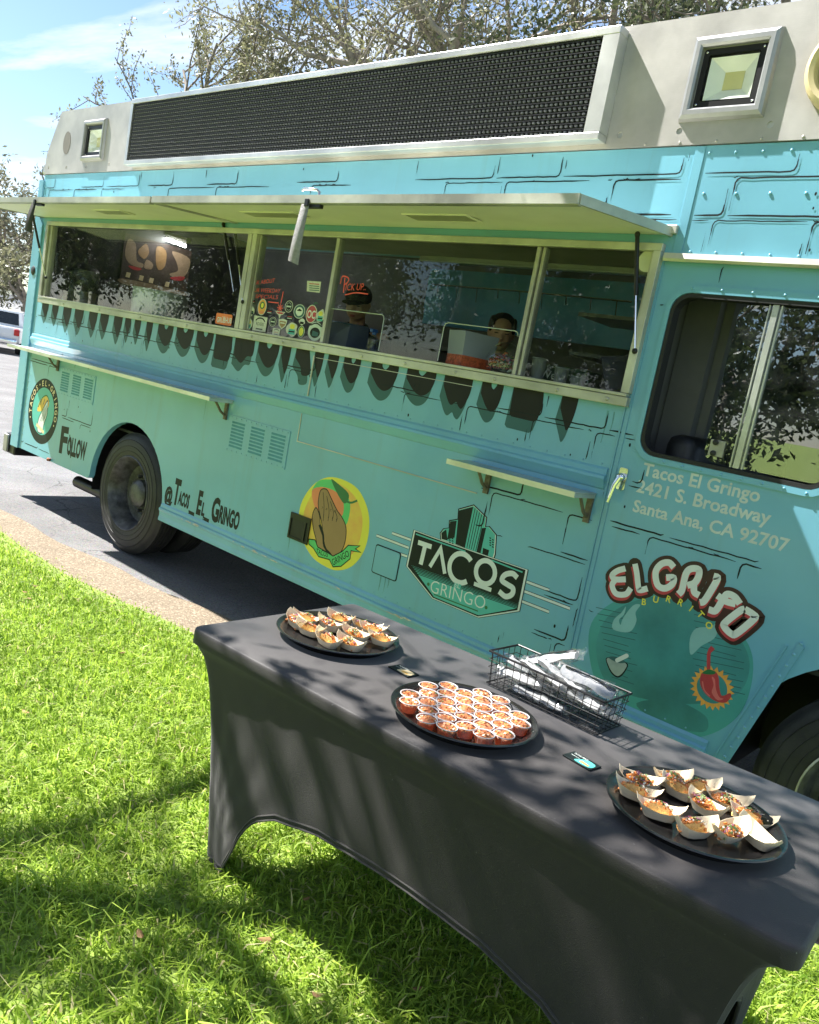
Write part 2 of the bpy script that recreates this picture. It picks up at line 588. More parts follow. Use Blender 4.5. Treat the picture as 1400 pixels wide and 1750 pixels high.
M = dict(
    teal=paint_mat('turquoise paint', (.160, .415, .55)),
    teal_dark=paint_mat('turquoise paint in the corner post', (.145, .375, .51)),
    teal_matte=mat('matte turquoise paint', (.115, .32, .37), rough=.75, var=.2, vscale=9, spec=.2),  # body paint made matte and darker to cut the louvres' sky reflection
    ink=mat('black print', (.008, .014, .014), rough=.5, spec=.25, var=.2, vscale=20),
    ink_brown=mat('dark brown print', (.014, .014, .013), rough=.5, var=.25, vscale=3, spec=.25),
    ink_grey=mat('grey green print', (.045, .13, .135), rough=.45, var=.06, spec=.3),
    white=mat('white print', (.72, .76, .72), rough=.45, var=.05),
    white_dull=mat('worn white print', (.55, .62, .58), rough=.5, var=.12, vscale=14),
    cream=mat('cream print', (.78, .62, .36), rough=.45, var=.06),
    yellow=mat('yellow print', (.80, .72, .07), rough=.45, var=.05),
    orange=mat('orange print', (.80, .36, .07), rough=.45, var=.12, vscale=9),
    amber=mat('amber print', (.80, .36, .09), rough=.45, var=.25, vscale=6, col2=(.82, .60, .08)),
    salmon=mat('salmon print', (.78, .24, .10), rough=.45, var=.08),
    brown=mat('brown print', (.34, .20, .085), rough=.45, var=.08),
    leaf=mat('bright green print', (.10, .56, .17), rough=.45, var=.1),
    leafdk=mat('dark green print', (.02, .16, .05), rough=.45, var=.1),
    maroon=mat('maroon print', (.055, .012, .012), rough=.4, var=.4, vscale=5, col2=(.012, .012, .010)),
    redp=mat('red print', (.50, .05, .06), rough=.42, var=.1),
    redlt=mat('light red print', (.72, .16, .15), rough=.42, var=.1),
    tealp=mat('pale turquoise print', (.09, .47, .42), rough=.42, var=.05),
    halo=mat('dark halo print', (.055, .25, .25), rough=.38, var=.35, vscale=2.2),
    halo2=mat('halo ground print', (.07, .34, .32), rough=.38, var=.1),
    marker=mat('red paint marker', (.86, .10, .07), rough=.5, var=.1),
    steel=brushed('brushed steel', (.45, .43, .41), rough=.45, metal=.5, stretch=(2, 2, 40)),
    frame_alu=brushed('dull frame aluminium', (.33, .335, .34), rough=.42, metal=.55, stretch=(30, 2, 2), dirt=.3),
    alu=brushed('aluminium', (.60, .60, .58), rough=.36, metal=.75, stretch=(40, 2, 2)),
    alu_old=brushed('weathered aluminium', (.47, .46, .40), rough=.46, metal=.55, stretch=(2, 2, 30), dirt=.4),
    chrome=mat('chrome', (.75, .76, .77), rough=.12, metal=1, var=.05),
    awning=mat('cream awning sheet', (.80, .77, .66), rough=.4, var=.1, vscale=1.6, bump=.02, bscale=5, rvar=.1),
    rubber=mat('black rubber', (.012, .012, .013), rough=.6, var=.3, vscale=14, bump=.1, bscale=120),
    tyre=mat('tyre rubber', (.026, .025, .025), rough=.62, var=.45, vscale=9, bump=.12, bscale=90, rvar=.12),
    rim=mat('dirty black rim', (.075, .075, .08), rough=.42, var=.6, vscale=16, bump=.2, bscale=40, metal=.3),
    blackm=mat('black metal', (.012, .012, .013), rough=.38, var=.3, metal=.2),
    blackp=mat('black plastic', (.010, .010, .012), rough=.42, var=.3, vscale=30),
    ledpanel=mat('black sign face', (.006, .006, .009), rough=.5, var=.3),
    led=mat('dark lamp bead', (.15, .15, .19), rough=.28, var=.3, vscale=90),
    visor=mat('grey black visor', (.018, .018, .024), rough=.42, var=.2),
    lens=mat('lamp reflector', (.88, .88, .84), rough=.4, metal=.1, var=.06),
    cob=mat('pale yellow light chip', (.74, .66, .34), rough=.5, var=.1),
    glass=glassmat('window glass', (.90, .93, .93), ior=1.34, dirt=.02),
    glass_clear=glassmat('clear glass', (.9, .94, .93), dirt=.02),
    glass_lamp=glassmat('lamp glass', (.97, .98, .97), ior=1.25, dirt=.04),
    glass_cab=glassmat('cab glass', (.62, .68, .70), ior=2.3, dirt=.06),
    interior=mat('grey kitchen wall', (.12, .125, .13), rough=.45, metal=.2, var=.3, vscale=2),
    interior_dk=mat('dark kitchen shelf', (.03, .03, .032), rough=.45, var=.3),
    interior_blue=brushed('steel with painted blue reflection', (.07, .22, .46), rough=.35, metal=.3, stretch=(20, 2, 2)),  # the hood's blue reflection is put into the steel colour
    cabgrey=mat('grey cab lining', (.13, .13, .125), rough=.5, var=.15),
    asphalt=None, gravel=None, soil=None,
    cloth=None,
)


def asphalt_mat():
    m = mat('sun-bleached asphalt', (.14, .127, .122), rough=.92, var=.22, vscale=1.1, bump=.5, bscale=170, bdetail=6)
    n, l = m.node_tree.nodes, m.node_tree.links
    b = n['Principled BSDF']
    src = b.inputs['Base Color'].links[0].from_socket
    t = n.new('ShaderNodeTexCoord')
    ds = n.new('ShaderNodeTexNoise'); ds.inputs['Scale'].default_value = 2.6; ds.inputs['Detail'].default_value = 6
    l.new(t.outputs['Object'], ds.inputs['Vector'])
    ad = n.new('ShaderNodeMix'); ad.data_type = 'VECTOR'; ad.inputs['Factor'].default_value = .22
    l.new(t.outputs['Object'], ad.inputs['A']); l.new(ds.outputs['Color'], ad.inputs['B'])
    vo = n.new('ShaderNodeTexVoronoi'); vo.feature = 'DISTANCE_TO_EDGE'; vo.inputs['Scale'].default_value = 2.1
    l.new(ad.outputs['Result'], vo.inputs['Vector'])
    mr = n.new('ShaderNodeMapRange'); mr.inputs['From Max'].default_value = .014; mr.inputs['To Min'].default_value = .75; mr.inputs['To Max'].default_value = 0
    l.new(vo.outputs['Distance'], mr.inputs['Value'])
    gm = n.new('ShaderNodeTexNoise'); gm.inputs['Scale'].default_value = .7
    l.new(t.outputs['Object'], gm.inputs['Vector'])
    g2 = n.new('ShaderNodeMapRange'); g2.inputs['From Min'].default_value = .4; g2.inputs['From Max'].default_value = .6
    l.new(gm.outputs['Fac'], g2.inputs['Value'])
    mu = n.new('ShaderNodeMath'); mu.operation = 'MULTIPLY'
    l.new(mr.outputs[0], mu.inputs[0]); l.new(g2.outputs[0], mu.inputs[1])
    mx = n.new('ShaderNodeMix'); mx.data_type = 'RGBA'
    l.new(mu.outputs[0], mx.inputs['Factor']); l.new(src, mx.inputs['A'])
    mx.inputs['B'].default_value = (.03, .026, .024, 1)
    sp = n.new('ShaderNodeTexVoronoi'); sp.inputs['Scale'].default_value = 130
    l.new(t.outputs['Object'], sp.inputs['Vector'])
    s3 = n.new('ShaderNodeMix'); s3.data_type = 'RGBA'; s3.blend_type = 'OVERLAY'; s3.inputs['Factor'].default_value = .55
    l.new(mx.outputs['Result'], s3.inputs['A']); l.new(sp.outputs['Color'], s3.inputs['B'])
    hs = n.new('ShaderNodeHueSaturation'); hs.inputs['Saturation'].default_value = .35
    l.new(s3.outputs['Result'], hs.inputs['Color'])
    l.new(hs.outputs[0], b.inputs['Base Color'])
    return m


def gravel_mat():
    m = mat('tan exposed aggregate', (.28, .22, .155), rough=.95, var=.2, vscale=3, bump=.9, bscale=120, bdetail=5)
    n, l = m.node_tree.nodes, m.node_tree.links
    b = n['Principled BSDF']
    src = b.inputs['Base Color'].links[0].from_socket
    t = n.new('ShaderNodeTexCoord')
    vo = n.new('ShaderNodeTexVoronoi'); vo.inputs['Scale'].default_value = 95
    l.new(t.outputs['Object'], vo.inputs['Vector'])
    rp = n.new('ShaderNodeValToRGB')
    rp.color_ramp.elements[0].color = (.10, .075, .05, 1)
    e = rp.color_ramp.elements.new(.22); e.color = (.24, .19, .13, 1)
    rp.color_ramp.elements[1].position = .8; rp.color_ramp.elements[-1].color = (.46, .38, .28, 1)
    sx = n.new('ShaderNodeSeparateColor'); l.new(vo.outputs['Color'], sx.inputs[0])
    l.new(sx.outputs[0], rp.inputs[0])
    mx = n.new('ShaderNodeMix'); mx.data_type = 'RGBA'; mx.inputs['Factor'].default_value = .6
    l.new(src, mx.inputs['A']); l.new(rp.outputs[0], mx.inputs['B'])
    l.new(mx.outputs['Result'], b.inputs['Base Color'])
    return m


def cloth_mat():
    m = mat('black stretch fabric', (.032, .028, .027), rough=.62, var=.12, vscale=3, sheen=.22, spec=.4)
    n, l = m.node_tree.nodes, m.node_tree.links
    b = n['Principled BSDF']
    b.inputs['Sheen Roughness'].default_value = .45
    src = b.inputs['Base Color'].links[0].from_socket
    t0 = n.new('ShaderNodeTexCoord')
    li = n.new('ShaderNodeTexNoise'); li.inputs['Scale'].default_value = 150; li.inputs['Detail'].default_value = 4
    l.new(t0.outputs['Object'], li.inputs['Vector'])
    lr = n.new('ShaderNodeMapRange'); lr.inputs['From Min'].default_value = .69; lr.inputs['From Max'].default_value = .76; lr.inputs['To Max'].default_value = .5
    l.new(li.outputs['Fac'], lr.inputs['Value'])
    lm_ = n.new('ShaderNodeMix'); lm_.data_type = 'RGBA'; lm_.inputs['B'].default_value = (.16, .155, .15, 1)
    l.new(lr.outputs[0], lm_.inputs['Factor']); l.new(src, lm_.inputs['A']); l.new(lm_.outputs['Result'], b.inputs['Base Color'])
    t = n.new('ShaderNodeTexCoord')
    nb = n.new('ShaderNodeTexNoise'); nb.inputs['Scale'].default_value = 420; nb.inputs['Detail'].default_value = 2
    l.new(t.outputs['Object'], nb.inputs['Vector'])
    bu = n.new('ShaderNodeBump'); bu.inputs['Strength'].default_value = .35; bu.inputs['Distance'].default_value = .002
    l.new(nb.outputs['Fac'], bu.inputs['Height'])
    l.new(bu.outputs[0], b.inputs['Normal'])
    return m


def leaf_mat(name, dark, light, trans=.35, rough=.45, straw=None):
    m = bpy.data.materials.new(name)
    m.use_nodes = True
    n, l = m.node_tree.nodes, m.node_tree.links
    b = n['Principled BSDF']
    at_ = n.new('ShaderNodeAttribute'); at_.attribute_name = 'rnd'
    rp = n.new('ShaderNodeValToRGB')
    rp.color_ramp.elements[0].color = (*dark, 1)
    rp.color_ramp.elements[1].color = (*light, 1)
    if straw:
        rp.color_ramp.elements[1].position = .90
        e = rp.color_ramp.elements.new(.94); e.color = (*straw, 1)
    l.new(at_.outputs['Fac'], rp.inputs[0])
    l.new(rp.outputs[0], b.inputs['Base Color'])
    b.inputs['Roughness'].default_value = rough
    tr = n.new('ShaderNodeBsdfTranslucent')
    l.new(rp.outputs[0], tr.inputs[0])
    mx = n.new('ShaderNodeMixShader'); mx.inputs[0].default_value = trans
    l.new(b.outputs[0], mx.inputs[1]); l.new(tr.outputs[0], mx.inputs[2])
    l.new(mx.outputs[0], n['Material Output'].inputs[0])
    return m


M['asphalt'] = asphalt_mat()
M['gravel'] = gravel_mat()
M['cloth'] = cloth_mat()
M['soil'] = mat('lawn soil and thatch', (.28, .38, .07), rough=.95, var=.4, vscale=14, bump=.6, bscale=60, col2=(.15, .20, .045))
M['lawn_far'] = mat('mown lawn', (.13, .24, .035), rough=.95, var=.35, vscale=6, bump=.6, bscale=90)
M['grass'] = leaf_mat('grass blade', (.13, .25, .022), (.50, .66, .085), trans=.48, rough=.55, straw=(.62, .54, .28))
M['bark'] = mat('grey bark', (.20, .17, .14), rough=.9, var=.4, vscale=7, bump=.8, bscale=30, stretch=(1, 1, .3))
M['bark_pale'] = mat('pale grey bark', (.30, .26, .22), rough=.9, var=.35, vscale=6, bump=.7, bscale=26)
M['leaves'] = leaf_mat('olive tree leaf', (.12, .12, .075), (.30, .30, .16), trans=.42)  # olive, lightened to put the haze of the crowns into the colour
M['leaves_dark'] = leaf_mat('dark tree leaf', (.04, .055, .028), (.12, .14, .06), trans=.3)
M['leaves_far'] = leaf_mat('pale dusty leaf', (.12, .12, .07), (.26, .25, .15), trans=.3)
M['orange_leaf'] = leaf_mat('orange shrub leaf', (.35, .10, .03), (.62, .22, .06), trans=.3)

# ------------------------------------------------------------------ ground
EDGE = [(-60, -3.3), (-6, -.80), (-2, -.64), (-.6, -.605), (.3, -.615), (.87, -.58), (1.32, -.50), (1.72, -.447), (3, -.29), (5, -.10), (8, .06), (60, 1.6)]
_ex, _ey = np.array([e[0] for e in EDGE]), np.array([e[1] for e in EDGE])


def edge_y(x):
    return np.interp(x, _ex, _ey)


xs = sorted(set([-60, -40, -25, -15, -10] + [i * .25 - 8 for i in range(68)] + [12, 18, 30, 60]))
tag(mesh('road', [(-400, -400, 0), (400, -400, 0), (400, 400, 0), (-400, 400, 0)], [(0, 1, 2, 3)], M['asphalt']), 'cracked sun-bleached asphalt', None, None, 'structure')
v, f = [], []
for i, x in enumerate(xs):
    y = float(edge_y(x))
    w = .36 + .05 * math.sin(x * 1.7) + .03 * math.sin(x * 5.1)
    v += [(x, y - .1, .005), (x, y + w * (1 if x < 3.5 else .5), .005)]
    if i: f.append((2 * i - 2, 2 * i, 2 * i + 1, 2 * i - 1))
tag(mesh('gravel_strip', v, f, M['gravel']), 'tan exposed-aggregate strip between lawn and asphalt', None, None, 'structure')
v, f = [], []
rows = [(0, .008), (-.02, .02), (-.6, .03), (-1.4, .035), (-3.5, .035), (-9, .05), (-30, .5), (-120, 3.0)]
for i, x in enumerate(xs):
    y = float(edge_y(x)) + .012 * math.sin(x * 9) + .008 * math.sin(x * 23)
    for a, z in rows: v.append((x, y + a, z))
    k = len(rows)
    if i:
        for j in range(k - 1):
            f.append(((i - 1) * k + j, (i - 1) * k + j + 1, i * k + j + 1, i * k + j))
tag(mesh('lawn', v, f, M['soil'], smooth=True), 'lawn ground under the grass', None, None, 'structure')


def set_rnd(me, vals):
    a = me.attributes.new('rnd', 'FLOAT', 'POINT')
    a.data.foreach_set('value', np.asarray(vals, np.float32))


def fast_mesh(name, V, quads, tris, m, rnd=None, smooth=False):
    me = bpy.data.meshes.new(name)
    nq, nt = len(quads), len(tris)
    me.vertices.add(len(V)); me.vertices.foreach_set('co', np.asarray(V, np.float32).ravel())
    idx = np.concatenate([np.asarray(quads, np.int32).ravel(), np.asarray(tris, np.int32).ravel()])
    me.loops.add(len(idx)); me.loops.foreach_set('vertex_index', idx)
    me.polygons.add(nq + nt)
    st = np.concatenate([np.arange(nq) * 4, nq * 4 + np.arange(nt) * 3]).astype(np.int32)
    me.polygons.foreach_set('loop_start', st)
    try:
        me.polygons.foreach_set('loop_total', np.concatenate([np.full(nq, 4), np.full(nt, 3)]).astype(np.int32))
    except Exception:
        pass
    me.materials.append(m)
    if smooth: me.polygons.foreach_set('use_smooth', np.ones(nq + nt, bool))
    me.update(calc_edges=True)
    if rnd is not None: set_rnd(me, rnd)
    o = bpy.data.objects.new(name, me)
    COL.objects.link(o)
    return o


def grass(N):
    P = []
    got = 0
    while got < N:
        n = N * 2
        x = nrng.uniform(-3.2, 7.6, n); y = nrng.uniform(-5.2, .1, n)
        d = np.hypot(x - EYE.x, y - EYE.y)
        ok = (y < edge_y(x) + nrng.normal(-.02, .03, n)) & (nrng.random(n) < np.clip(1.35 - d / 6.5, .33, 1))
        # thinner behind the camera, where nothing but reflections sees it
        fx, fy = (x - EYE.x) * _f.x + (y - EYE.y) * _f.y, 0
        ok &= (fx > -.6) | (nrng.random(n) < .12)
        P.append(np.stack([x[ok], y[ok]], 1)); got += int(ok.sum())
    P = np.concatenate(P)[:N]
    n = len(P)
    clump = .5 + .5 * np.sin(P[:, 0] * 5.3 + 2 * np.sin(P[:, 1] * 4.1)) * np.sin(P[:, 1] * 6.1 + 1.7 * np.sin(P[:, 0] * 3.3))
    h = nrng.gamma(9, 1 / 9, n) * (.042 + .026 * clump)
    near_edge = np.clip((edge_y(P[:, 0]) - P[:, 1]) / .25, .35, 1)
    h *= near_edge
    h[nrng.random(n) < .04] *= 1.6
    w = nrng.uniform(.0020, .0042, n)
    a = nrng.uniform(0, 2 * np.pi, n)
    lean = np.abs(nrng.normal(.75, .4, n)) + .15
    la = a + nrng.normal(0, .5, n) * 0 + np.pi / 2
    flow = np.stack([np.cos(la), np.sin(la)], 1) * .8 + np.array([.25, -.3])
    side = np.stack([np.cos(a), np.sin(a)], 1)
    z0 = np.full(n, .022)
    zz = np.array([0, .5, .85, 1.0]); 
    V = np.zeros((n, 5, 3), np.float32)
    for k, (t, ww) in enumerate(((0, 1), (.55, .85))):
        off = flow * (lean * h * t ** 1.8)[:, None]
        for s, q in ((-1, 0), (1, 1)):
            V[:, 2 * k + q, :2] = P + off + side * (s * ww * w)[:, None]
            V[:, 2 * k + q, 2] = z0 + h * t * (1 - .18 * lean * t)
    V[:, 4, :2] = P + flow * (lean * h)[:, None]
    V[:, 4, 2] = z0 + h * np.clip(1 - .32 * lean, .25, 1)
    i = np.arange(n) * 5
    quads = np.stack([i, i + 1, i + 3, i + 2], 1)
    tris = np.stack([i + 2, i + 3, i + 4], 1)
    patch = .5 + .5 * np.sin(P[:, 0] * 2.1 + 1.3 * np.sin(P[:, 1] * 2.9)) * np.sin(P[:, 1] * 2.7 + .6)
    r = np.clip(nrng.normal(.40 + .20 * patch, .24, n), 0, .9)
    r[nrng.random(n) < .05] = 1
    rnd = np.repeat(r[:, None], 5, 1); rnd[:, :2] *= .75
    return fast_mesh('grass', V.reshape(-1, 3), quads, tris, M['grass'], rnd.ravel())


tag(grass(330000), 'bright green lawn grass in front of the truck', 'grass', None, 'stuff')


fl = np.random.default_rng(77)
for k in range(26):
    x, y = fl.uniform(.2, 5.0), fl.uniform(-2.6, -.62)
    a, sz = fl.uniform(0, 6.28), fl.uniform(.012, .024)
    q = [(1, 0, .012), (.3, .42, 0), (-.6, .36, .006), (-1, 0, .012), (-.6, -.36, .004), (.3, -.42, .002)]
    vv = [(x + sz * (p[0] * math.cos(a) - p[1] * math.sin(a)), y + sz * (p[0] * math.sin(a) + p[1] * math.cos(a)), .062 + p[2] * .5) for p in q]
    if k == 0: FL = MB()
    FL.add(vv, [(0, 1, 2, 3), (0, 3, 4, 5)])
tag(FL.build('fallen_leaves', mat('dry brown leaf', (.26, .15, .06), rough=.8, var=.4, vscale=30)), 'scattered dry leaves on the lawn', 'leaves', None, 'stuff')


# ------------------------------------------------------------------ trees
class TreeGen:
    def __init__(s, seed):
        s.r = np.random.default_rng(seed)
        s.wood = MB()
        s.leaf = []

    def branch(s, p, d, L, rad, depth, maxd, up=.1, wig=.25, kids=(3, 5), sides=(10, 8, 6, 5, 4, 4), spread=.9, ratio=.66, leafn=10, leafsp=.1, leaf_from=None):
        n = max(4, int(6 - depth * .5))
        pts, rr = [np.array(p, float)], [rad]
        d = np.array(d, float); d /= np.linalg.norm(d)
        dirs = [d.copy()]
        for i in range(n):
            d = d + s.r.normal(0, wig, 3) * (.5 + .5 * depth / max(1, maxd)) + np.array((0, 0, up))
            d /= np.linalg.norm(d)
            pts.append(pts[-1] + d * L / n)
            rr.append(rad * (1 - .55 * (i + 1) / n))
            dirs.append(d.copy())
        if rad > .006:
            s.wood.tube(pts, rr, sides[min(depth, len(sides) - 1)], caps=False)
        lf = maxd - 1 if leaf_from is None else leaf_from
        if depth >= lf:
            for q in range(leafn):
                t = s.r.uniform(.1, 1) * n
                i = min(n - 1, int(t)); u = t - i
                s.leaf.append(pts[i] * (1 - u) + pts[i + 1] * u + s.r.normal(0, leafsp, 3))
        if depth < maxd:
            k = s.r.integers(kids[0], kids[1] + 1)
            for j in range(k):
                t = (.3 + .7 * (j + s.r.uniform(.2, 1)) / k) * n
                i = min(n - 1, int(t)); u = min(1, t - i)
                q = pts[i] * (1 - u) + pts[i + 1] * u
                ax = s.r.normal(0, 1, 3); ax -= dirs[i] * ax.dot(dirs[i]); ax /= np.linalg.norm(ax)
                nd = dirs[i] + ax * spread * s.r.uniform(.6, 1.3)
                s.branch(q, nd, L * ratio * s.r.uniform(.75, 1.15), max(.004, rr[i] * .6), depth + 1, maxd, up, wig, kids, sides, spread, ratio, leafn, leafsp, leaf_from)

    def leaves(s, name, size, m, keep=None, aspect=.45):
        P = np.array(s.leaf)
        if keep is not None: P = P[keep(P)]
        n = len(P)
        a = s.r.normal(0, 1, (n, 3)); a /= np.linalg.norm(a, axis=1)[:, None]
        b = s.r.normal(0, 1, (n, 3)); b -= a * (a * b).sum(1)[:, None]; b /= np.linalg.norm(b, axis=1)[:, None]
        sz = size * s.r.uniform(.6, 1.35, n)[:, None]
        c = np.cross(a, b) * sz * .12
        V = np.stack([P - a * sz, P + b * sz * aspect + c, P + a * sz, P - b * sz * aspect + c], 1)
        i = np.arange(n) * 4
        rnd = np.repeat(np.clip(s.r.normal(.45, .25, n), 0, 1)[:, None], 4, 1)
        return fast_mesh(name, V.reshape(-1, 3), np.stack([i, i + 1, i + 2, i + 3], 1), np.zeros((0, 3), int), m, rnd.ravel())

    def make(s, base, label, group=None, size=.05, lm='leaves', bm='bark', keep=None, name='tree'):
        root = empty(name, base)
        tag(root, label, 'tree', group)
        t = s.wood.build('trunk', M[bm], None, True)
        child(t, root)
        c = s.leaves('crown', size, M[lm], keep)
        child(c, root)
        return root

t = TreeGen(21)                                       # the big tree behind the truck
t.branch((-4.6, 9.5, 0), (.02, 0, 1), 4.2, .34, 0, 0, wig=.05, leafn=0)
top = np.array((-4.55, 9.5, 4.1))
for d, L in (((-1.1, -.35, .62), 5.2), ((-.5, -.6, .8), 4.8), ((.55, -.3, .75), 4.6), ((.95, .1, .6), 4.8), ((.15, .5, 1), 4.8), ((-.8, .4, .8), 4.8), ((0, -.75, .85), 4.4)):
    t.branch(top + np.array((0, 0, t.r.uniform(-.5, .1))), d, L, .16, 1, 4, up=.03, wig=.26, kids=(4, 6), ratio=.60, leafn=34, leafsp=.16, leaf_from=3)
t.make((-4.6, 9.5, 0), 'large grey-barked tree with olive leaves rising behind the truck roof', 'trees behind the truck', .045, 'leaves', 'bark_pale')

t = TreeGen(5)                                        # thin arching sprays at the rear end of the roof
t.branch((-10.2, 6.6, 0), (.03, 0, 1), 5.6, .13, 0, 0, wig=.04, leafn=0)
top = np.array((-10.0, 6.6, 5.3))
for d, L in (((-1, -.1, .55), 3.2), ((-.6, .1, .75), 3.0), ((.2, -.2, .8), 2.2), ((.6, .1, .7), 2.6), ((-.9, .4, .35), 3.0), ((-.2, .3, .9), 2.3), ((.9, -.2, .6), 2.8)):
    t.branch(top, d, L, .06, 1, 3, up=-.015, wig=.16, kids=(4, 6), ratio=.55, leafn=44, leafsp=.06, leaf_from=2, spread=.75)
t.make((-10.2, 6.6, 0), 'slender tree with thin arching leafy sprays beyond the rear roof corner', 'trees behind the truck', .042, 'leaves', 'bark')

t = TreeGen(9)
t.branch((1.2, 8.6, 0), (0, 0, 1), 4.6, .22, 0, 0, wig=.05, leafn=0)
top = np.array((1.2, 8.6, 4.5))
for d, L in (((-.8, -.2, .7), 3.4), ((.8, -.2, .75), 3.4), ((.1, -.6, .9), 3.2), ((0, .5, 1), 3.2), ((.5, .4, .8), 3.2)):
    t.branch(top, d, L, .11, 1, 4, up=-.02, wig=.2, kids=(4, 5), ratio=.58, leafn=44, leafsp=.14, leaf_from=3)
t.make((1.2, 8.6, 0), 'dense dark-leaved tree behind the cab roof', 'trees behind the truck', .045, 'leaves_dark', 'bark')

t = TreeGen(33)                                       # stands on the lawn left of the camera and dapples the table
t.branch((-2.6, -6.5, 0), (.1, .05, 1), 4.4, .26, 0, 0, wig=.04, leafn=0)
top = np.array((-2.2, -6.3, 4.3))
for d, L, k in (((1.0, .95, .50), 5.2, 1), ((1.3, .62, .42), 5.6, 1), ((1.15, .80, .62), 5.8, 1), ((1.3, .30, .55), 5.6, 1), ((.80, 1.30, .50), 4.6, 1), ((.95, 1.05, .35), 4.4, 1), ((.7, -.6, .8), 4, 0), ((-.8, -.5, .9), 4, 0), ((-.3, -.9, .8), 4, 0)):
    t.branch(top, d, L, .13, 1, 4, up=.0, wig=.17, kids=(4, 6), ratio=.46, leafn=20 if k else 7, leafsp=.12, leaf_from=3, spread=.85)
def gaps(P):  # shapes the unseen crown by where its shade falls
    """leaves cut from the crown so its shade misses trays, open lawn and truck"""
    q = P[:, :2] + np.array((SUN.x, SUN.y)) / -SUN.z * (P[:, 2:3] - .8)
    k = np.ones(len(P), bool)
    for c, rr in (((3.66, -1.312), .25), ((4.30, -1.40), .20), ((4.93, -1.31), .19), ((4.4, -1.05), .18)):
        k &= np.hypot(q[:, 0] - c[0], q[:, 1] - c[1]) > rr
    k &= ~((q[:, 0] < 3.25) & (q[:, 1] > -2.35)) & ~((q[:, 0] < 3.6) & (q[:, 1] > -1.95) & (q[:, 1] < -1.72))
    k &= P[:, 2] + SUN.z * (-P[:, 1] / SUN.y) < -.3
    return k


t.make((-2.6, -6.5, 0), 'tree on the lawn whose branches dapple the table', None, .06, 'leaves', 'bark', gaps)

for i, (bx, by, hh) in enumerate(((-3.5, -19, 1.0), (3.5, -24, 1.15), (-11, -22, 1.1), (-21, -19, 1.2), (10, -21, 1.0), (-30, -30, 1.3), (-16, -32, 1.3), (-26, -12.5, 1.1), (-34, -17, 1.35), (-43, -20, 1.6), (-38, -26, 1.5), (-27, -22, 1.4))):  # far-left trees are added out of view to darken the left pane's reflection
    t = TreeGen(60 + i)
    t.branch((bx, by, .3), (0, 0, 1), 3.0 * hh, .24, 0, 0, wig=.05, leafn=0)
    for d in ((-1, 0, .6), (1, .1, .6), (0, 1, .7), (.1, -1, .7), (.4, .3, 1), (-.4, -.2, 1), (.7, .7, .3), (-.7, .6, .3)):
        t.branch((bx, by, 2.8 * hh), d, 3.0 * hh, .12, 1, 3, up=.0, wig=.2, kids=(4, 6), ratio=.62, leafn=44, leafsp=.32, leaf_from=2)
    t.make((bx, by, .3), ['broad', 'tall', 'round', 'spreading', 'low', 'far', 'distant', 'bushy', 'heavy', 'very tall', 'thick', 'dense'][i] + ' tree across the lawn mirrored in the truck windows', 'trees across the lawn', .12, 'leaves_dark', 'bark')

for i, (bx, by, hh, lm) in enumerate(((-35.5, 13.0, 1.35, 'leaves_far'), (-38.5, 15.4, 1.7, 'leaves_far'), (-31.6, 12.6, .8, 'leaves'), (-52, 23, 1.6, 'leaves_far'))):
    t = TreeGen(80 + i)
    t.branch((bx, by, 0), (.1, 0, 1), 2.4 * hh, .16, 0, 0, wig=.1, leafn=0)
    for d in ((-1, 0, .6), (1, .1, .6), (0, 1, .7), (.1, -1, .7), (.4, .3, 1), (-.4, -.2, 1), (.8, -.4, .8)):
        t.branch((bx + .2, by, 2.3 * hh), d, 2.1 * hh, .08, 1, 3, up=.02, wig=.25, kids=(3, 5), ratio=.6, leafn=24, leafsp=.22, leaf_from=2)
    t.make((bx, by, 0), ['pale bare-limbed tree beyond the parked cars', 'tall thin tree beyond the white wall', 'small green tree beside the white wall', 'distant pale tree behind the car park'][i], 'trees beyond the car park', .11, lm, 'bark_pale')

# ------------------------------------------------------------------ the food truck
truck = tag(empty('food_truck', (2.2, 1.15, 0)), 'turquoise food truck with brick print, open awning and service window', 'food truck')
Z_TOP = 2.785


def part(mb, name, m, smooth=False, parent=None, sharp=None):
    o = mb.build(name, m, parent or truck)
    if sharp: autosmooth(o, sharp)
    elif smooth: autosmooth(o, 60)
    return o


# side wall with wheel arches, service opening and cab window
RA, RF, ZA = (.03, .457), (5.165, .457), .457
bottom = [(-1.91, .45), (-.53, .45)] + arc(-.53, .475, .025, 270, 360, 4)[1:] + arc(RA[0], RA[1], .527, 178, 2, 22) + [(.557, .389), (4.56, .389)] + [(4.605, .44), (4.66, .62)] + arc(RF[0], RF[1], .567, 142, 4, 20) + [(5.74, .44), (6.35, .44)]
outer = bottom + [(6.42, 1.05), (6.30, 1.45), (6.02, 2.45), (5.95, Z_TOP), (-1.875, Z_TOP)]
serv = [(-1.62, 1.77), (3.855, 1.77), (3.855, 2.39), (-1.62, 2.39)]
cabw = rrect(3.985, 4.715, 1.56, 2.205, .07)
wind = [(4.86, 1.56), (5.95, 1.56), (5.80, 2.205), (4.86, 2.205)]
b = MB().plate([outer, serv, cabw, wind], 0, .045)
recalc(part(b, 'side_wall', M['teal']))
# shallow pressed frame around the cab window
b = MB().plate([rrect(3.955, 4.745, 1.525, 2.245, .09), rrect(3.975, 4.725, 1.549, 2.216, .075)], -.009, 0)
recalc(part(b, 'window_surround', M['teal']))
b = MB().plate([rrect(3.977, 4.723, 1.551, 2.214, .075), rrect(3.992, 4.708, 1.567, 2.198, .064)], -.006, .05)
recalc(part(b, 'window_rubber', M['rubber']))
b = MB().plate([[(4.86, 1.56), (5.95, 1.56), (5.80, 2.205), (4.86, 2.205)]], .018, .024)
part(b, 'quarter_glass', M['glass_cab'])
